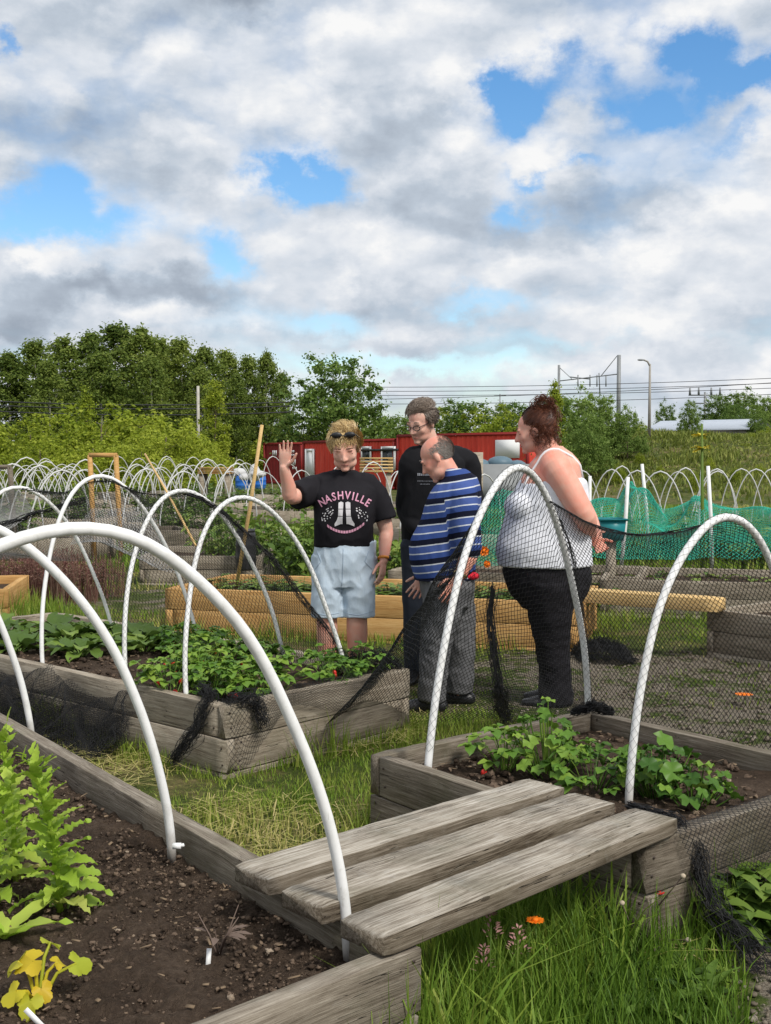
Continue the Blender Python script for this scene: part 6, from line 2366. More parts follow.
def ring_loft(g, rings, seg=28, n=2.3):
    """closed loft through (centre, half width, half depth, yaw) rings; superelliptic sections"""
    P = []
    # interpolate
    A = [np.array(r, float) for r in rings]; m_ = len(A)
    for i in range(m_ - 1):
        p0, p1, p2, p3 = A[max(0, i - 1)], A[i], A[i + 1], A[min(m_ - 1, i + 2)]
        for k in range(8):
            t = k / 8
            q = .5 * (2 * p1 + (p2 - p0) * t + (2 * p0 - 5 * p1 + 4 * p2 - p3) * t * t + (3 * p1 - p0 - 3 * p2 + p3) * t ** 3)
            q[2] = p1[2] * (1 - t) + p2[2] * t
            q[3:5] = np.maximum(q[3:5], .01); P.append(tuple(q))
    P.append(rings[-1])
    vs = []
    for (cx, cy, cz, a, b, yaw) in P:
        for k in range(seg):
            th = 2 * math.pi * k / seg
            c, s_ = math.cos(th), math.sin(th)
            x = a * math.copysign(abs(c) ** (2 / n), c); y = b * math.copysign(abs(s_) ** (2 / n), s_)
            vs.append((cx + x * math.cos(yaw) - y * math.sin(yaw), cy + x * math.sin(yaw) + y * math.cos(yaw), cz))
    m = len(P)
    qs = [(i * seg + k, i * seg + (k + 1) % seg, (i + 1) * seg + (k + 1) % seg, (i + 1) * seg + k) for i in range(m - 1) for k in range(seg)]
    b0 = len(vs); vs.append(P[0][:3]); vs.append(P[-1][:3])
    ts = []
    for k in range(seg):
        ts.append((b0, (k + 1) % seg, k)); ts.append((b0 + 1, (m - 1) * seg + k, (m - 1) * seg + (k + 1) % seg))
    g.add(vs, qs, ts)


def hair_strands(g, n, Mx, c, r, pred, flow, L, w, seed, lift=.0, seg=4, wav=.0):
    """tapered strips rooted on an ellipsoid of the head and following flow(local position)"""
    rs = random.Random(seed)
    k = 0
    tries = 0
    while k < n and tries < n * 40:
        tries += 1
        v = Vector((rs.gauss(0, 1), rs.gauss(0, 1), rs.gauss(0, 1))).normalized()
        p = Vector((c[0] + v.x * r[0], c[1] + v.y * r[1], c[2] + v.z * r[2]))
        if not pred(p): continue
        k += 1
        nrm = Vector((v.x / r[0], v.y / r[1], v.z / r[2])).normalized()
        f = Vector(flow(p)); f = (f - nrm * f.dot(nrm))
        f = (f.normalized() if f.length > 1e-6 else nrm.orthogonal()) + Vector((rs.gauss(0, .25), rs.gauss(0, .25), rs.gauss(0, .25)))
        f.normalize()
        ln = L * rs.uniform(.6, 1.3)
        sd = f.cross(nrm).normalized()
        q = p - nrm * .004; vs = []
        ph = rs.uniform(0, 6.28)
        for i in range(seg + 1):
            t = i / seg
            ww = w * (1 - .75 * t)
            sw = sd * (wav * math.sin(ph + t * 7))
            vs.append(tuple(Mx @ (q + sw - sd * ww))); vs.append(tuple(Mx @ (q + sw + sd * ww + nrm * .001)))
            loc = Vector(((q.x - c[0]) / r[0], (q.y - c[1]) / r[1], (q.z - c[2]) / r[2]))
            nn = Vector((loc.x / r[0], loc.y / r[1], loc.z / r[2])).normalized()
            ff = (f - nn * f.dot(nn)).normalized()
            q = q + (ff + nn * lift * (1 - t) + Vector((0, 0, -.02))) * (ln / seg)
        g.add(vs, [(2 * i, 2 * i + 1, 2 * i + 3, 2 * i + 2) for i in range(seg)])


def project_print(tgt, flat, origin, right, up, dirv, off=.0035):
    """lay flat print faces (x, y in metres) onto a garment along dirv"""
    bvh = tgt
    out = []
    for (x, y) in flat:
        p = origin + right * x + up * y
        hit = bvh.ray_cast(p - dirv * .5, dirv)
        out.append(hit[0] - dirv * off if hit[0] is not None else None)
    return out


def bvh_of(me):
    return BVHTree.FromPolygons([v.co.copy() for v in me.vertices], [tuple(p.vertices) for p in me.polygons])


def text_tris(txt, size):
    cu = bpy.data.curves.new('lettering', 'FONT'); cu.body = txt; cu.size = size; cu.align_x = 'CENTER'; cu.offset = size * .02
    o = bpy.data.objects.new('lettering', cu); COL.objects.link(o)
    dg = bpy.context.evaluated_depsgraph_get()
    me = bpy.data.meshes.new_from_object(o.evaluated_get(dg))
    me.calc_loop_triangles()
    v = [(q.co.x, q.co.y) for q in me.vertices]; t = [tuple(q.vertices) for q in me.loop_triangles]
    bpy.data.objects.remove(o)
    return v, t


def shoe(g, heel, d, L=.27, w=.05, h=.09):
    heel = Vector(heel); d = Vector(d).normalized(); s = Vector((-d.y, d.x, 0))
    P = [(0, .03, .045, .042), (.2, .035, .045, .05), (.45, .03, .042, .04), (.75, .022, .05, .028), (.95, .018, .038, .02)]
    g.tube([heel + d * (t * L) + Vector((0, 0, z + .005)) for t, z, a, b in P], [(a * w / .05, b) for t, z, a, b in P], 14, side=s, rnd=True)


# ============ woman with raised hand
def person_blonde():
    D = 6.9
    base = Vector((atd(345, 600, D).x, D, 0))
    root = empty('person', base, 'person in black printed T-shirt and pale denim shorts, short blond hair, raising one hand', 'person')
    J = lambda px, py, dy=0.: atd(px, py, D + dy) - base
    # head looks down and a little aside
    hc = J(345, 449, -.05)
    Mh = Matrix.Translation(hc) @ rot_m(R(178), R(22), R(2)) @ Matrix.Diagonal((1.1, 1., 1., 1.))
    g = Geo(); head_geo(g, Mh, 1.18)
    neck0 = J(346, 482, .02)
    limb(g, [neck0 + Vector((0, .02, -.06)), neck0 + Vector((0, .0, .03)), hc + Vector((0, .03, -.05))], [.07, .056, .055])
    # torso core
    ring_loft(g, [(0, 0, .74, .14, .09, 0), (0, 0, .82, .15, .11, 0), (0, 0, 1.0, .15, .11, 0), (0, .0, 1.2, .165, .10, 0), (0, .0, 1.29, .10, .07, 0), (0, .0, 1.33, .05, .05, 0)])
    shR = J(314, 489, .0); shL = J(374, 489, .02)
    elb = J(291, 497, -.18); wr = J(284, 468, -.26)
    limb(g, [shR + Vector((.03, 0, -.01)), shR.lerp(elb, .5), elb, elb.lerp(wr, .35), wr], [.058, .052, .044, .043, .027])
    hand_geo(g, wr, J(286, 445, -.28) - wr, (.15, -1, .1), (1, -.25, .0), .09, .07, .96)
    eL = J(386, 530, .03); wL = J(384, 560, -.04)
    limb(g, [shL + Vector((-.03, 0, -.01)), shL.lerp(eL, .5), eL, eL.lerp(wL, .35), wL], [.06, .054, .043, .042, .028])
    hand_geo(g, wL, J(381.5, 578, -.06) - wL, (-.8, .5, 0), (-.5, -1, .1), .32, .05, .95)
    for px, k in ((327, -1), (357, 1)):
        hip = Vector((k * .085, 0, .80)); knee = J(px, 612, -.02); an = Vector((knee.x, .02, .09))
        limb(g, [hip, knee, knee.lerp(an, .35), an, an + Vector((0, 0, -.04))], [.10, .062, .064, .042, .045])
        limb(g, [an + Vector((0, .03, -.05)), an + Vector((0, -.06, -.06)), an + Vector((0, -.14, -.07))], [.035, .035, .022])
    me = remesh(g, .0042, 6, 'body')
    soften(me, hc, .15, 6); link_mesh('body', me, M['skin_a'], root)
    face_parts(root, Mh)
    # T-shirt
    g = Geo()
    hem = J(345, 546).z; zsx = J(345, 482).z
    ring_loft(g, [(-.005, 0, hem, .183, .135, 0), (-.005, -.012, hem + .1, .178, .148, 0), (0, -.02, hem + .22, .178, .156, 0), (0, -.015, hem + .31, .188, .145, 0), (0, 0, zsx - .02, .178, .105, 0), (0, .01, zsx + .035, .12, .085, 0), (0, .0, zsx + .062, .078, .074, 0), (0, .0, zsx + .07, .068, .066, 0)])
    slR = shR.lerp(elb, .78)
    limb(g, [Vector((-.06, 0, zsx - .02)), shR + Vector((.01, 0, .0)), slR + Vector((.0, .01, -.008))], [.085, .078, .078], 26, None, False)
    slL = shL.lerp(eL, .74)
    limb(g, [Vector((.06, 0, zsx - .02)), shL + Vector((-.012, 0, .0)), slL + Vector((.006, 0, 0))], [.08, .072, .074], 26, None, False)
    me = remesh(g, .007, 4, 'tshirt', (.016, 8, .55))
    ts = link_mesh('tshirt', me, M['black_cotton'], root)
    bv = bvh_of(me)
    # print
    org = J(345.5, 511); org.y = -.3
    rt, up, dv = Vector((1, 0, 0)), Vector((0, 0, 1)), Vector((0, 1, 0))
    S = D / FPX      # metres per photo pixel at this distance

    def lay(name, flat, tris, mat):
        flat = list(flat)
        for _ in range(2):
            nt_ = []
            for (a, b, c) in tris:
                m = []
                for p, q in ((a, b), (b, c), (c, a)):
                    flat.append(((flat[p][0] + flat[q][0]) / 2, (flat[p][1] + flat[q][1]) / 2)); m.append(len(flat) - 1)
                nt_ += [(a, m[0], m[2]), (m[0], b, m[1]), (m[2], m[1], c), tuple(m)]
            tris = nt_
        P = project_print(bv, flat, org, rt, up, dv)
        ok = [t for t in tris if all(P[i] is not None for i in t)]
        P = [p if p is not None else Vector((0, 0, 0)) for p in P]
        g = Geo(); g.add([tuple(p) for p in P], None, ok); g.build(name, M[mat], ts)
    flat, tris = [], []
    word = 'NASHVILLE'; Rr = 32 * S
    wts = [1.1, 1.0, .95, 1.05, 1.05, .55, .85, .85, .9]; tot = sum(wts); acc = 0
    for ch, wgt in zip(word, wts):
        u = (acc + wgt / 2) / tot - .5; acc += wgt
        v, t = text_tris(ch, 10.8 * S)
        th = u * 1.62; b = len(flat)
        cx = math.sin(th) * Rr * .98; cy = (math.cos(th) - 1) * Rr * .85 + 13. * S
        for (x, y) in v:
            x *= .82
            flat.append((cx + x * math.cos(-th * .8) - y * math.sin(-th * .8), cy + x * math.sin(-th * .8) + y * math.cos(-th * .8)))
        tris += [tuple(i + b for i in q) for q in t]
    lay('lettering', flat, tris, 'print_pink')
    # pair of boots
    flat, tris = [], []
    def polyf(pts):
        b = len(flat)
        # fan over a dense outline
        c = np.mean(pts, axis=0); flat.append(tuple(c))
        n = 0
        for i in range(len(pts)):
            a, q = np.array(pts[i]), np.array(pts[(i + 1) % len(pts)])
            for k in range(4): flat.append(tuple(a + (q - a) * k / 4)); n += 1
        for i in range(n): tris.append((b, b + 1 + i, b + 1 + (i + 1) % n))
    for s in (-1, 1):
        for pts in ([(1.2, 9), (4, 10), (7, 9), (7.2, 3), (1.6, 3)], [(1.6, 2.4), (7.2, 2.4), (7.6, -4), (2.2, -4)], [(2.2, -4.6), (7.7, -4.6), (9, -8), (12, -12), (11.6, -14.4), (8, -13.2), (4.5, -12), (2.4, -12)]):
            polyf([(s * x * S * .82, (y + .5) * S) for x, y in pts])
    lay('boot_print', flat, tris, 'print_white')
    flat, tris = [], []
    random.seed(90)
    for k in range(90):
        a = random.uniform(-1.9, 1.9); rr = random.choice((14, 17, 20, 22.5))
        x, y = math.sin(a) * rr * S, (math.cos(a) * rr * .55 - 5) * S
        if abs(x) < 11 * S: continue
        s = random.uniform(.4, .95) * S
        polyf([(x - s, y), (x, y - s), (x + s, y), (x, y + s)])
    lay('star_print', flat, tris, 'print_white')
    flat, tris = [], []
    for k in range(14):
        u = k / 13 * 2 - 1; u2 = (k + .82) / 13 * 2 - 1
        f = lambda q: (-19.5 + 6.5 * q * q) * S
        if k % 1 == 0:
            h = 2.6 * S
            polyf([(u * 17 * S, f(u) - h / 2), (u2 * 17 * S, f(u2) - h / 2), (u2 * 17 * S, f(u2) + h / 2), (u * 17 * S, f(u) + h / 2)])
    lay('banner_print', flat, tris, 'print_pink')
    # shorts
    g = Geo()
    bot = J(345, 616).z
    ring_loft(g, [(0, 0, .64, .16, .115, 0), (0, 0, .80, .184, .132, 0), (0, 0, hem + .03, .182, .132, 0)])
    for px, k in ((328, -1), (359, 1)):
        kx = J(px, 612).x
        limb(g, [Vector((k * .088, 0, .82)), Vector((kx * .9 + k * .006, -.01, .64)), Vector((kx, -.01, bot))], [.108, .100, .097], 28, None, False)
    me = remesh(g, .006, 3, 'shorts', (.014, 10, .7))
    so = link_mesh('shorts', me, M['pale_denim'], root)
    M['denim_seam'] = mat_plain('denim_seam', (.36, .45, .55), .9, .1)
    bs = bvh_of(me)

    def seam(name, pp, r=.0022):
        pts = []
        for t in np.linspace(0, 1, 16):
            q = poly([Vector((x, 0, y)) for x, y in pp], t); p = J(q.x, q.z); p.y = -.5
            h_ = bs.ray_cast(p, Vector((0, 1, 0)))
            if h_[0] is not None: pts.append(h_[0] - Vector((0, .0006, 0)))
        if len(pts) > 2:
            g = Geo(); g.tube(pts, r, 5); g.build(name, M['denim_seam'], so, True)
    seam('fly_seam', [(344, 546), (344, 560), (343, 578), (342, 592)])
    seam('pocket_seam', [(318, 550), (322, 560), (316, 568)]); seam('pocket_seam', [(369, 550), (365, 560), (372, 568)])
    seam('hem_stitch', [(314, 611), (327, 613), (340, 611)], .0016); seam('hem_stitch', [(345, 611), (358, 613), (373, 610)], .0016)
    # watch with orange strap
    wp = wL.lerp(eL, .06)
    g = Geo(); dd = (wL - eL).normalized(); x = dd.orthogonal().normalized(); y = dd.cross(x)
    g.tube([wp + (x * math.cos(a) + y * math.sin(a)) * .033 for a in np.linspace(0, 6.283, 18)], .0085, 6); st = g.build('watch_strap', M['strap_orange'], root, True)
    g = Geo(); g.ell(wp + Vector((.034, -.012, 0)), (.010, .017, .02), seg=10, ring=6); g.build('watch_face', M['black_plastic'], root, True)
    # hair
    g = Geo()
    c, r = (0, -.03, .046), (.0775, .094, .076)
    gc = Geo(); gc.ell(c, (.074, .090, .072), None, 20, 14, Mh)
    gc.build('hair_cap', M['hair_blond'], root, True)
    pred = lambda p: (p.z > .025 or p.y < -.012) and not (p.y > .03 and p.z < .075) and p.z > -.045
    hair_strands(g, 3000, Mh, c, r, pred, lambda p: (p.x * 7, .4 if p.z > .06 else .1, -.35 - (0 if p.z > .09 else .6)), .052, .0019, 1, .62, 4, .007)
    pf = lambda p: p.y > .02 and p.z > .085
    hair_strands(g, 900, Mh, c, r, pf, lambda p: (1.0 + p.x * 5, .6, -.45), .046, .0019, 2, .5, 4, .006)
    hair_strands(g, 420, Mh, c, r, lambda p: p.z > .09 and abs(p.x) < .06, lambda p: (.4, -.6, .4), .055, .0017, 3, 1.1, 4, .006)
    g.build('hair', M['hair_blond'], root)
    # sunglasses pushed up into the hair
    g = Geo()
    for s in (-1, 1): g.ell(Mh @ Vector((s * .036, .060, .112)), (.03, .014, .018), Mh.to_3x3(), 12, 8)
    g.tube([Mh @ Vector((-.07, .045, .105)), Mh @ Vector((0, .075, .112)), Mh @ Vector((.07, .045, .105))], .004, 6)
    for s in (-1, 1): g.tube([Mh @ Vector((s * .068, .05, .105)), Mh @ Vector((s * .084, -.01, .06))], .003, 6)
    g.build('sunglasses', M['black_plastic'], root, True)


# ============ man in striped jumper
def mat_stripes():
    m, nt, out = new_mat('striped_knit')
    a = nt.nodes.new('ShaderNodeAttribute'); a.attribute_name = 'tone'
    co = objco(nt)
    f = math_n(nt, 'FRACT', math_n(nt, 'ADD', a.outputs['Fac'], math_n(nt, 'MULTIPLY', math_n(nt, 'SUBTRACT', noise_n(nt, co, 9, 2), .5), .05)))
    B1, B2, Wt, Nv = (.042, .08, .265), (.07, .115, .33), (.60, .63, .68), (.008, .010, .026)
    c = ramp(nt, f, [(0., Wt), (.06, B1), (.32, B1), (.325, Nv), (.60, Nv), (.605, Wt), (.665, B2)], 'CONSTANT')
    n2 = noise_n(nt, co, 380, 2, .5); n3 = noise_n(nt, mapping(nt, co, (1, 1, .5)), 15, 4, .6)
    c = mixc(nt, .25, c, mixc(nt, n3, (0., 0., 0.), c))
    principled(nt, out, c, .9, .12, math_n(nt, 'ADD', n3, math_n(nt, 'MULTIPLY', n2, .2)), .4, .015)
    return m


M['stripes'] = mat_stripes()


def person_stripes():
    D = 6.42
    base = Vector((atd(447, 600, D).x, D, 0))
    root = empty('person', base, 'person in blue and white striped jumper and grey jeans, balding, head bowed', 'person')
    J = lambda px, py, dy=0.: atd(px, py, D + dy) - base
    # facing left and a little away
    hc = J(438, 458, .02)
    Mh = Matrix.Translation(hc) @ rot_m(R(76), R(33), 0)
    g = Geo(); head_geo(g, Mh, 1.15)
    nb = J(455, 484, .02)
    limb(g, [nb + Vector((.02, 0, -.07)), nb, hc + Vector((.03, 0, -.03))], [.072, .058, .058])
    ring_loft(g, [(0, 0, .62, .12, .12, 0), (0, 0, .9, .15, .14, 0), (.02, 0, 1.1, .13, .14, 0), (.04, 0, 1.26, .08, .12, 0)])
    sh = J(463, 500, -.165); el = J(470, 553, -.20); wr = J(459, 577, -.235)
    limb(g, [sh, sh.lerp(el, .5), el, el.lerp(wr, .4), wr], [.062, .055, .046, .045, .03])
    hand_geo(g, wr, J(451, 592, -.25) - wr, (-.3, .8, -.2), (-1, -.2, -.1), .2, .1, .98, (.15, .22, .26, .3))
    shf = J(454, 496, .18); elf = J(438, 545, .22); wrf = J(428, 575, .12)
    limb(g, [shf, elf, wrf], [.06, .045, .03]); hand_geo(g, wrf, (-.5, -.3, -.6), (0, 1, 0), (-1, 0, .2), .3, .1, 1.)
    for (ax, ay, kx, ky) in ((428, 696, 436, 640), (457, 690, 460, 640)):
        pass
    anN = J(431, 698, -.08); kN = J(437, 640, -.09); hN = J(447, 588, -.08)
    anF = J(459, 690, .12); kF = J(460, 640, .10); hF = J(452, 588, .09)
    for hp_, kn, an in ((hN, kN, anN), (hF, kF, anF)):
        limb(g, [hp_, kn, an], [.09, .06, .045])
    me = remesh(g, .0045, 6, 'body'); soften(me, hc, .15, 6); link_mesh('body', me, M['skin_b'], root)
    face_parts(root, Mh, brow='hair_short')
    # jumper
    g = Geo()
    hem = J(440, 577).z
    z_ = lambda py: J(450, py).z
    cx = lambda px, py: J(px, py).x
    ring_loft(g, [(cx(444.5, 578), 0, hem, .172, .165, 0), (cx(443, 560), 0, hem + .09, .186, .178, 0), (cx(444, 540), 0, hem + .20, .188, .18, 0), (cx(450, 520), 0, hem + .31, .168, .185, 0),
                  (cx(453.5, 500), .0, z_(500), .15, .20, 0), (cx(457, 488), .0, z_(488), .128, .185, 0), (cx(460, 477), .0, z_(477), .09, .13, 0), (cx(456, 472), .01, z_(471), .072, .085, 0), (cx(455, 472), .01, z_(469), .06, .07, 0)], 30, 2.2)
    limb(g, [Vector((sh.x - .005, -.10, sh.z + .03)), sh + Vector((0, .02, .01)), sh.lerp(el, .5), sh.lerp(el, .93)], [.09, .084, .075, .066])
    limb(g, [Vector((shf.x, .10, shf.z + .02)), shf, elf, elf.lerp(wrf, .3)], [.085, .08, .066, .06])
    me = remesh(g, .0065, 4, 'jumper', (.008, 8, .7))
    at_ = me.attributes.new('tone', 'FLOAT', 'POINT')
    vals = []
    per = .108
    ax = (el - sh).normalized()
    for v in me.vertices:
        p = v.co
        t = p.z - .16 * p.x                     # jumper leans with the back
        ts = (p - sh).dot(ax)
        dsl = ((p - sh) - ax * ts).length
        w = 1 if (ts > -.02 and dsl < .105 and p.y < -.105) else 0
        s_tor = (hem + .6 - t) / per
        s_sl = (ts + .13) / per + (hem + .6 - (sh.z - .16 * sh.x) - .12) / per * 1.
        if w:
            s = s_sl
        else:
            s = s_tor
        vals.append(s)
    at_.data.foreach_set('value', np.array(vals, dtype=np.float32))
    jm = link_mesh('jumper', me, M['stripes'], root)
    M['navy_rib'] = mat_cloth('navy_rib', (.012, .014, .035))
    g = Geo(); ring_loft(g, [(cx(444.5, 578), 0, hem - .012, .170, .164, 0), (cx(444.5, 578), 0, hem + .025, .178, .171, 0)], 30, 2.2); g.build('hem_band', M['navy_rib'], root, True)
    # jeans
    g = Geo()
    ring_loft(g, [(cx(447, 605), 0, .58, .125, .15, 0), (cx(447, 590), 0, .70, .152, .165, 0), (cx(446, 575), 0, hem + .02, .160, .158, 0)])
    for hp_, kn, an in ((hN, kN, anN), (hF, kF, anF)):
        limb(g, [hp_ + Vector((0, 0, .03)), hp_.lerp(kn, .5), kn, kn.lerp(an, .5), an + Vector((0, 0, -.01))], [.118, .108, .088, .080, .078], 28, None, False)
    me = remesh(g, .0075, 3, 'jeans', (.013, 8, 1.3)); link_mesh('jeans', me, M['grey_denim'], root)
    for an in (anN, anF):
        g = Geo(); shoe(g, Vector((an.x + .055, an.y, 0.)), (-1, .05 if an is anN else .15, 0), .28, .052)
        link_mesh('shoe', remesh(g, .006, 3, 'shoe'), M['shoe_black'], root)
    g = Geo(); p = J(473, 576, -.10); g.ell(p, (.035, .02, .022)); g.ell(p + Vector((-.03, -.015, .0)), (.025, .015, .017)); g.build('red_rag', M['red_cloth'], root, True)
    # watch bracelet
    g = Geo(); wp = wr.lerp(el, .1); dd = (wr - el).normalized(); x = dd.orthogonal().normalized(); y = dd.cross(x)
    g.tube([wp + (x * math.cos(a) + y * math.sin(a)) * .036 for a in np.linspace(0, 6.283, 18)], .008, 6); g.build('wristwatch', M['gold'], root, True)
    # short hair, sides and back
    g = Geo(); c, r = (0, -.02, .034), (.0755, .0965, .0835)
    pred = lambda p: p.y < .035 and p.z > -.04 and (p.z < .075 or p.y < -.055) and not (abs(p.x) > .06 and p.z < .01 and p.y > -.035)
    hair_strands(g, 5200, Mh, c, r, pred, lambda p: (0, -.6, -1), .016, .0013, 5, .2, 2)
    g.build('hair', M['hair_short'], root)


# ============ man in black jacket
def person_black():
    D = 7.25
    base = Vector((atd(432, 600, D).x, D, 0))
    root = empty('person', base, 'person in black jacket with glasses and wavy grey-brown hair, standing behind the striped jumper', 'person')
    J = lambda px, py, dy=0.: atd(px, py, D + dy) - base
    hc = J(421.5, 423, -.06)
    Mh = Matrix.Translation(hc) @ rot_m(R(140), R(22), R(-4))
    g = Geo(); head_geo(g, Mh, 1.05)
    nb = J(432, 452, .0)
    limb(g, [nb + Vector((.01, 0, -.08)), nb, hc + Vector((.02, .04, -.04))], [.075, .062, .06])
    ring_loft(g, [(0, 0, .7, .14, .1, 0), (0, 0, 1.0, .15, .11, 0), (0, 0, 1.3, .16, .1, 0), (.0, 0, 1.42, .08, .07, 0)])
    shN = J(412, 466, -.02); elN = J(407, 512, .04); wN = J(424, 535, -.17)
    shF = J(466, 464, .06); elF = J(474, 512, .05); wF = J(446, 540, -.12)
    for a, b, c in ((shN, elN, wN), (shF, elF, wF)):
        limb(g, [a, b, c], [.06, .045, .03])
    hand_geo(g, wN, (.9, -.2, -.2), (0, 1, 0), (0, -.4, 1), .4, .05); hand_geo(g, wF, (-.9, -.2, -.2), (0, 1, 0), (0, -.4, 1), .4, .05)
    for s in (-1, 1):
        limb(g, [Vector((s * .09, 0, .85)), Vector((s * .1, -.01, .48)), Vector((s * .1, .02, .08))], [.09, .06, .045])
    me = remesh(g, .0045, 6, 'body'); soften(me, hc, .15, 6); link_mesh('body', me, M['skin_c'], root)
    face_parts(root, Mh, brow='hair_grey')
    g = Geo()
    zs_ = J(440, 455).z
    yw = R(-25)
    ring_loft(g, [(-.01, 0, .80, .185, .13, yw), (-.01, -.01, 1.0, .19, .14, yw), (0, 0, 1.2, .20, .135, yw), (.01, 0, zs_ - .05, .195, .115, yw), (.015, 0, zs_ + .02, .14, .09, yw), (.01, 0, zs_ + .07, .085, .078, yw), (.01, 0, zs_ + .095, .07, .07, yw)])
    limb(g, [Vector((-.09, -.01, zs_ - .03)), shN, shN.lerp(elN, .5), elN, elN.lerp(wN, .75)], [.095, .085, .074, .068, .05])
    limb(g, [Vector((.09, .02, zs_ - .03)), shF, shF.lerp(elF, .5), elF, elF.lerp(wF, .75)], [.095, .085, .074, .068, .05])
    me = remesh(g, .0075, 4, 'jacket', (.012, 8, .6))
    jk = link_mesh('jacket', me, M['black_jersey'], root)
    bv = bvh_of(me)
    org = J(424, 478); org.y = -.4
    S = D / FPX
    flat, tris = [], []
    random.seed(95)
    # pale chest print too small to read: short strokes in two lines
    for row, (y, w, hgt) in enumerate([(2.5, 14, 3.2), (-3, 14, .7), (-6, 9, .7)]):
        x = -w / 2
        while x < w / 2:
            ww = random.uniform(.5, 1.3); b = len(flat)
            hh = hgt * random.uniform(.6, 1)
            flat += [(x * S, y * S), ((x + ww) * S, y * S), ((x + ww) * S, (y + hh) * S), (x * S, (y + hh) * S)]; tris += [(b, b + 1, b + 2), (b, b + 2, b + 3)]
            x += ww + .5
    P = project_print(bv, flat, org, Vector((1, 0, 0)), Vector((0, 0, 1)), Vector((0, 1, 0)))
    ok = [t for t in tris if all(P[i] is not None for i in t)]
    g = Geo(); g.add([tuple(p) if p is not None else (0, 0, 0) for p in P], None, ok); g.build('chest_print', M['print_grey'], jk)
    g = Geo()
    ring_loft(g, [(0, 0, .74, .14, .11, yw), (0, 0, .84, .17, .125, yw)])
    for s in (-1, 1): limb(g, [Vector((s * .09, 0, .86)), Vector((s * .1, -.01, .48)), Vector((s * .1, .02, .06))], [.11, .085, .075])
    link_mesh('trousers', remesh(g, .009, 3, 'trousers', (.008, 8, .8)), M['dark_denim'], root)
    for s in (-1, 1):
        g = Geo(); shoe(g, (s * .1 + .02, .05, 0), (-.35, -1, 0)); link_mesh('shoe', remesh(g, .007, 3, 'shoe'), M['shoe_black'], root)
    # glasses
    g = Geo()
    for s in (-1, 1):
        g.tube([Mh @ Vector((s * .033 + .022 * math.cos(a), .104 - .012 * abs(math.cos(a)) * (1 if s * math.cos(a) > 0 else .2), .004 + .016 * math.sin(a))) for a in np.linspace(0, 6.283, 16)], .0024, 6)
        g.tube([Mh @ Vector((s * .055, .092, .010)), Mh @ Vector((s * .078, .0, .012))], .0024, 6)
    g.tube([Mh @ Vector((-.011, .104, .008)), Mh @ Vector((.011, .104, .008))], .0024, 6)
    g.build('glasses', M['black_plastic'], root, True)
    g = Geo(); c, r = (0, -.028, .05), (.082, .098, .084)
    gc = Geo(); gc.ell(c, (.078, .094, .08), None, 20, 14, Mh); gc.build('hair_cap', M['hair_grey'], root, True)
    pred = lambda p: (p.z > .035 or p.y < .0) and not (p.y > .03 and p.z < .085) and p.z > -.06 and not (abs(p.x) > .06 and p.z < .0 and p.y > -.03)
    hair_strands(g, 2800, Mh, c, r, pred, lambda p: (p.x * 5 + .3, -.2 + (p.z > .1) * .7, -.5 if p.z < .08 else .2), .055, .002, 6, .55, 4, .006)
    hair_strands(g, 1000, Mh, c, r, lambda p: p.z > .085, lambda p: (.8, .1, .1), .045, .002, 7, .7, 4, .008)
    g.build('hair', M['hair_grey'], root)


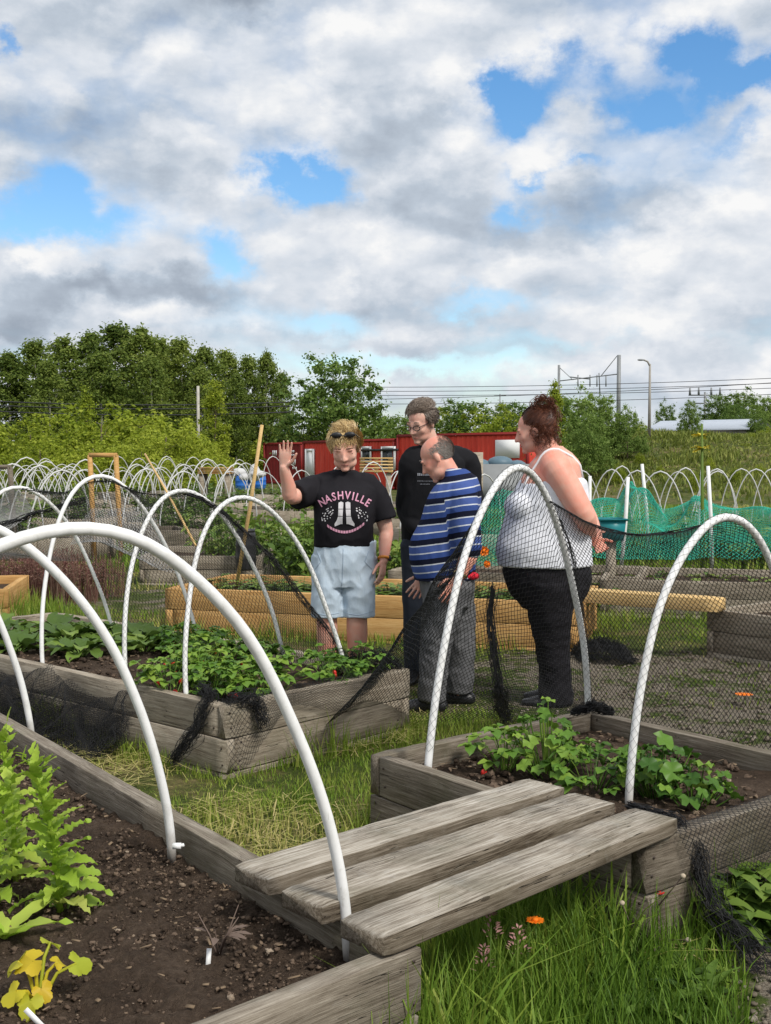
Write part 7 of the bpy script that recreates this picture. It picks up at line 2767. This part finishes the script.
# ============ woman in white top
def person_white():
    D = 6.55
    base = Vector((atd(552, 600, D).x, D, 0))
    root = empty('person', base, 'person in white strappy top and black leggings, curly auburn hair pinned up, hands clasped behind', 'person')
    J = lambda px, py, dy=0.: atd(px, py, D + dy) - base
    hc = J(534, 431, .0)
    Mh = Matrix.Translation(hc) @ rot_m(R(80), R(15), 0)
    g = Geo(); head_geo(g, Mh, 1.1, .6)
    nb = J(549, 455, .0)
    limb(g, [nb + Vector((.04, 0, -.10)), nb + Vector((0.01, 0, -.01)), hc + Vector((.03, 0, -.03))], [.10, .072, .06])
    cx = lambda px, py: J(px, py).x
    z_ = lambda py: J(550, py).z
    # trunk in profile: width across the picture = body depth
    ring_loft(g, [(cx(549, 590), 0, z_(590), .19, .2, 0), (cx(545, 560), 0, z_(560), .225, .215, 0), (cx(545, 535), 0, z_(535), .23, .205, 0), (cx(548, 505), 0, z_(505), .215, .20, 0), (cx(551, 482), 0, z_(482), .18, .205, 0),
                  (cx(555, 463), 0, z_(463), .14, .185, 0), (cx(555, 453), 0, z_(453), .095, .12, 0), (cx(552, 446), 0, z_(446), .06, .07, 0)])
    sh = J(556, 468, -.17); el = J(585, 518, -.23); wr = J(591, 537, .02)
    limb(g, [J(554, 464, -.08), sh, sh.lerp(el, .5) + Vector((0, -.01, 0)), el, el.lerp(wr, .45), wr], [.085, .084, .075, .06, .05, .034])
    hand_geo(g, wr, (.35, .35, -.25), (-.3, .4, .6), (.7, .1, .6), .45, .08, .95)
    shf = J(556, 468, .17); elf = J(588, 520, .24); wrf = J(597, 541, .10)
    limb(g, [shf, shf.lerp(elf, .5), elf, wrf], [.085, .075, .06, .033])
    hand_geo(g, wrf, (.1, -.5, -.3), (-.3, .2, .6), (.8, 0, .5), .5, .08, .95)
    hpN, knN, anN = J(549, 585, -.10), J(552, 640, -.09), J(556, 694, -.07)
    hpF, knF, anF = J(549, 585, .10), J(552, 640, .10), J(557, 692, .11)
    for a, b, c in ((hpN, knN, anN), (hpF, knF, anF)):
        limb(g, [a, b, c], [.12, .075, .05])
    me = remesh(g, .0048, 7, 'body'); soften(me, hc, .15, 6); link_mesh('body', me, M['skin_d'], root); bvb = bvh_of(me)
    face_parts(root, Mh)
    # camisole
    g = Geo()
    ring_loft(g, [(cx(545, 566), 0, z_(565), .268, .245, 0), (cx(543, 550), 0, z_(548), .272, .245, 0), (cx(545, 533), 0, z_(533), .258, .232, 0), (cx(546.5, 516), 0, z_(516), .236, .218, 0), (cx(549.5, 500), .0, z_(500), .224, .218, 0),
                  (cx(551, 490), .0, z_(490), .207, .216, 0), (cx(553, 481), .0, z_(481), .188, .208, 0), (cx(552.5, 476), .0, z_(476), .158, .19, 0), (cx(552, 473), .0, z_(473), .12, .16, 0)], 32, 2.2)
    for s in (-1, 1):
        g.ell((cx(523, 508), s * .095, z_(507)), (.10, .10, .095), seg=18, ring=12)
        # raised neckline over the bust
        g.ell((cx(528, 497), s * .09, z_(495)), (.07, .075, .06), seg=16, ring=10)
    g.ell((cx(517, 552), 0, z_(549)), (.125, .185, .10), seg=20, ring=12)
    me = remesh(g, .0065, 5, 'camisole', (.006, 6, 1.2)); link_mesh('camisole', me, M['white_cotton'], root)
    # shoulder straps over the body surface
    for s in (-1, 1):
        pts = []
        for t in np.linspace(0, 1, 15):
            q = poly([J(525, 490, s * .11), J(531, 468, s * .12), J(545, 452, s * .13), J(560, 456, s * .12), J(578, 480, s * .10)], t)
            ctr = J(553, 495, s * .08)
            h_ = bvb.ray_cast(q + (q - ctr).normalized() * .3, -(q - ctr).normalized())
            pts.append((h_[0] + (q - ctr).normalized() * .003) if h_[0] is not None else q)
        g = Geo(); g.tube(pts, .0075, 8); g.build('strap', M['strap_white'], root, True)
    # leggings
    g = Geo()
    ring_loft(g, [(cx(549, 620), 0, z_(606), .165, .17, 0), (cx(548, 592), 0, z_(590), .225, .215, 0), (cx(547, 570), 0, z_(572), .25, .228, 0), (cx(546, 560), 0, z_(560), .235, .22, 0)])
    for a, b, c in ((hpN, knN, anN), (hpF, knF, anF)):
        limb(g, [a + Vector((0, 0, .02)), a.lerp(b, .5), b, b.lerp(c, .5), c + Vector((0, 0, -.05))], [.15, .122, .098, .088, .093], 28, None, False)
    me = remesh(g, .008, 3, 'leggings', (.013, 8, 1.4)); link_mesh('leggings', me, M['black_cotton'], root)
    for an in (anN, anF):
        g = Geo(); shoe(g, Vector((an.x + .06, an.y, 0)), (-1, .05, 0), .25, .05); link_mesh('shoe', remesh(g, .006, 3, 'shoe'), M['shoe_black'], root)
    # hair: swept up, curls falling at the nape, loose bun
    c, r = (0, -.028, .046), (.083, .098, .084)
    gc = Geo(); gc.ell(c, (.079, .094, .08), None, 20, 14, Mh); gc.ell((0, -.07, .0), (.06, .05, .07), None, 14, 10, Mh); gc.build('hair_cap', M['hair_brown'], root, True)
    g = Geo()
    pred = lambda p: (p.y < .05 or p.z > .09) and p.z > -.06 and not (p.y > .02 and p.z < .03)
    hair_strands(g, 3000, Mh, c, r, pred, lambda p: (-p.x * 3, -1, .75 if p.z > -.02 else .2), .08, .0018, 8, .14, 4, .004)
    random.seed(97)
    bun = [Mh @ Vector((0, -.085, .12)), Mh @ Vector((0, -.105, .07)), Mh @ Vector((0, -.085, -.01)), Mh @ Vector((0, -.075, -.06)), Mh @ Vector((.055, -.02, -.03)), Mh @ Vector((-.07, -.03, .0)), Mh @ Vector((-.07, -.045, -.05)), Mh @ Vector((0, -.10, .13))]
    cnt = [420, 320, 240, 190, 90, 210, 210, 240]; br = [.062, .055, .048, .045, .03, .034, .036, .045]
    for b_, n_, r_ in zip(bun, cnt, br):
        for _ in range(n_):
            v = Vector((random.gauss(0, 1), random.gauss(0, 1), random.gauss(0, 1))).normalized()
            p = b_ + v * r_ * random.uniform(.5, 1.1); ax = v.orthogonal().normalized(); ay = v.cross(ax)
            a0 = random.uniform(0, 6.28); rr = random.uniform(.008, .02); vs = []
            for i in range(7):
                a = a0 + i * .75
                q = p + (ax * math.cos(a) + ay * math.sin(a)) * rr + v * (.004 * i) + Vector((0, 0, -.003 * i))
                w_ = .0015 * (1 - .5 * i / 6)
                vs.append(tuple(q - v * w_)); vs.append(tuple(q + v * w_))
            g.add(vs, [(2 * i, 2 * i + 1, 2 * i + 3, 2 * i + 2) for i in range(6)])
    g.build('hair', M['hair_brown'], root)


person_blonde()
person_stripes()
person_black()
person_white()
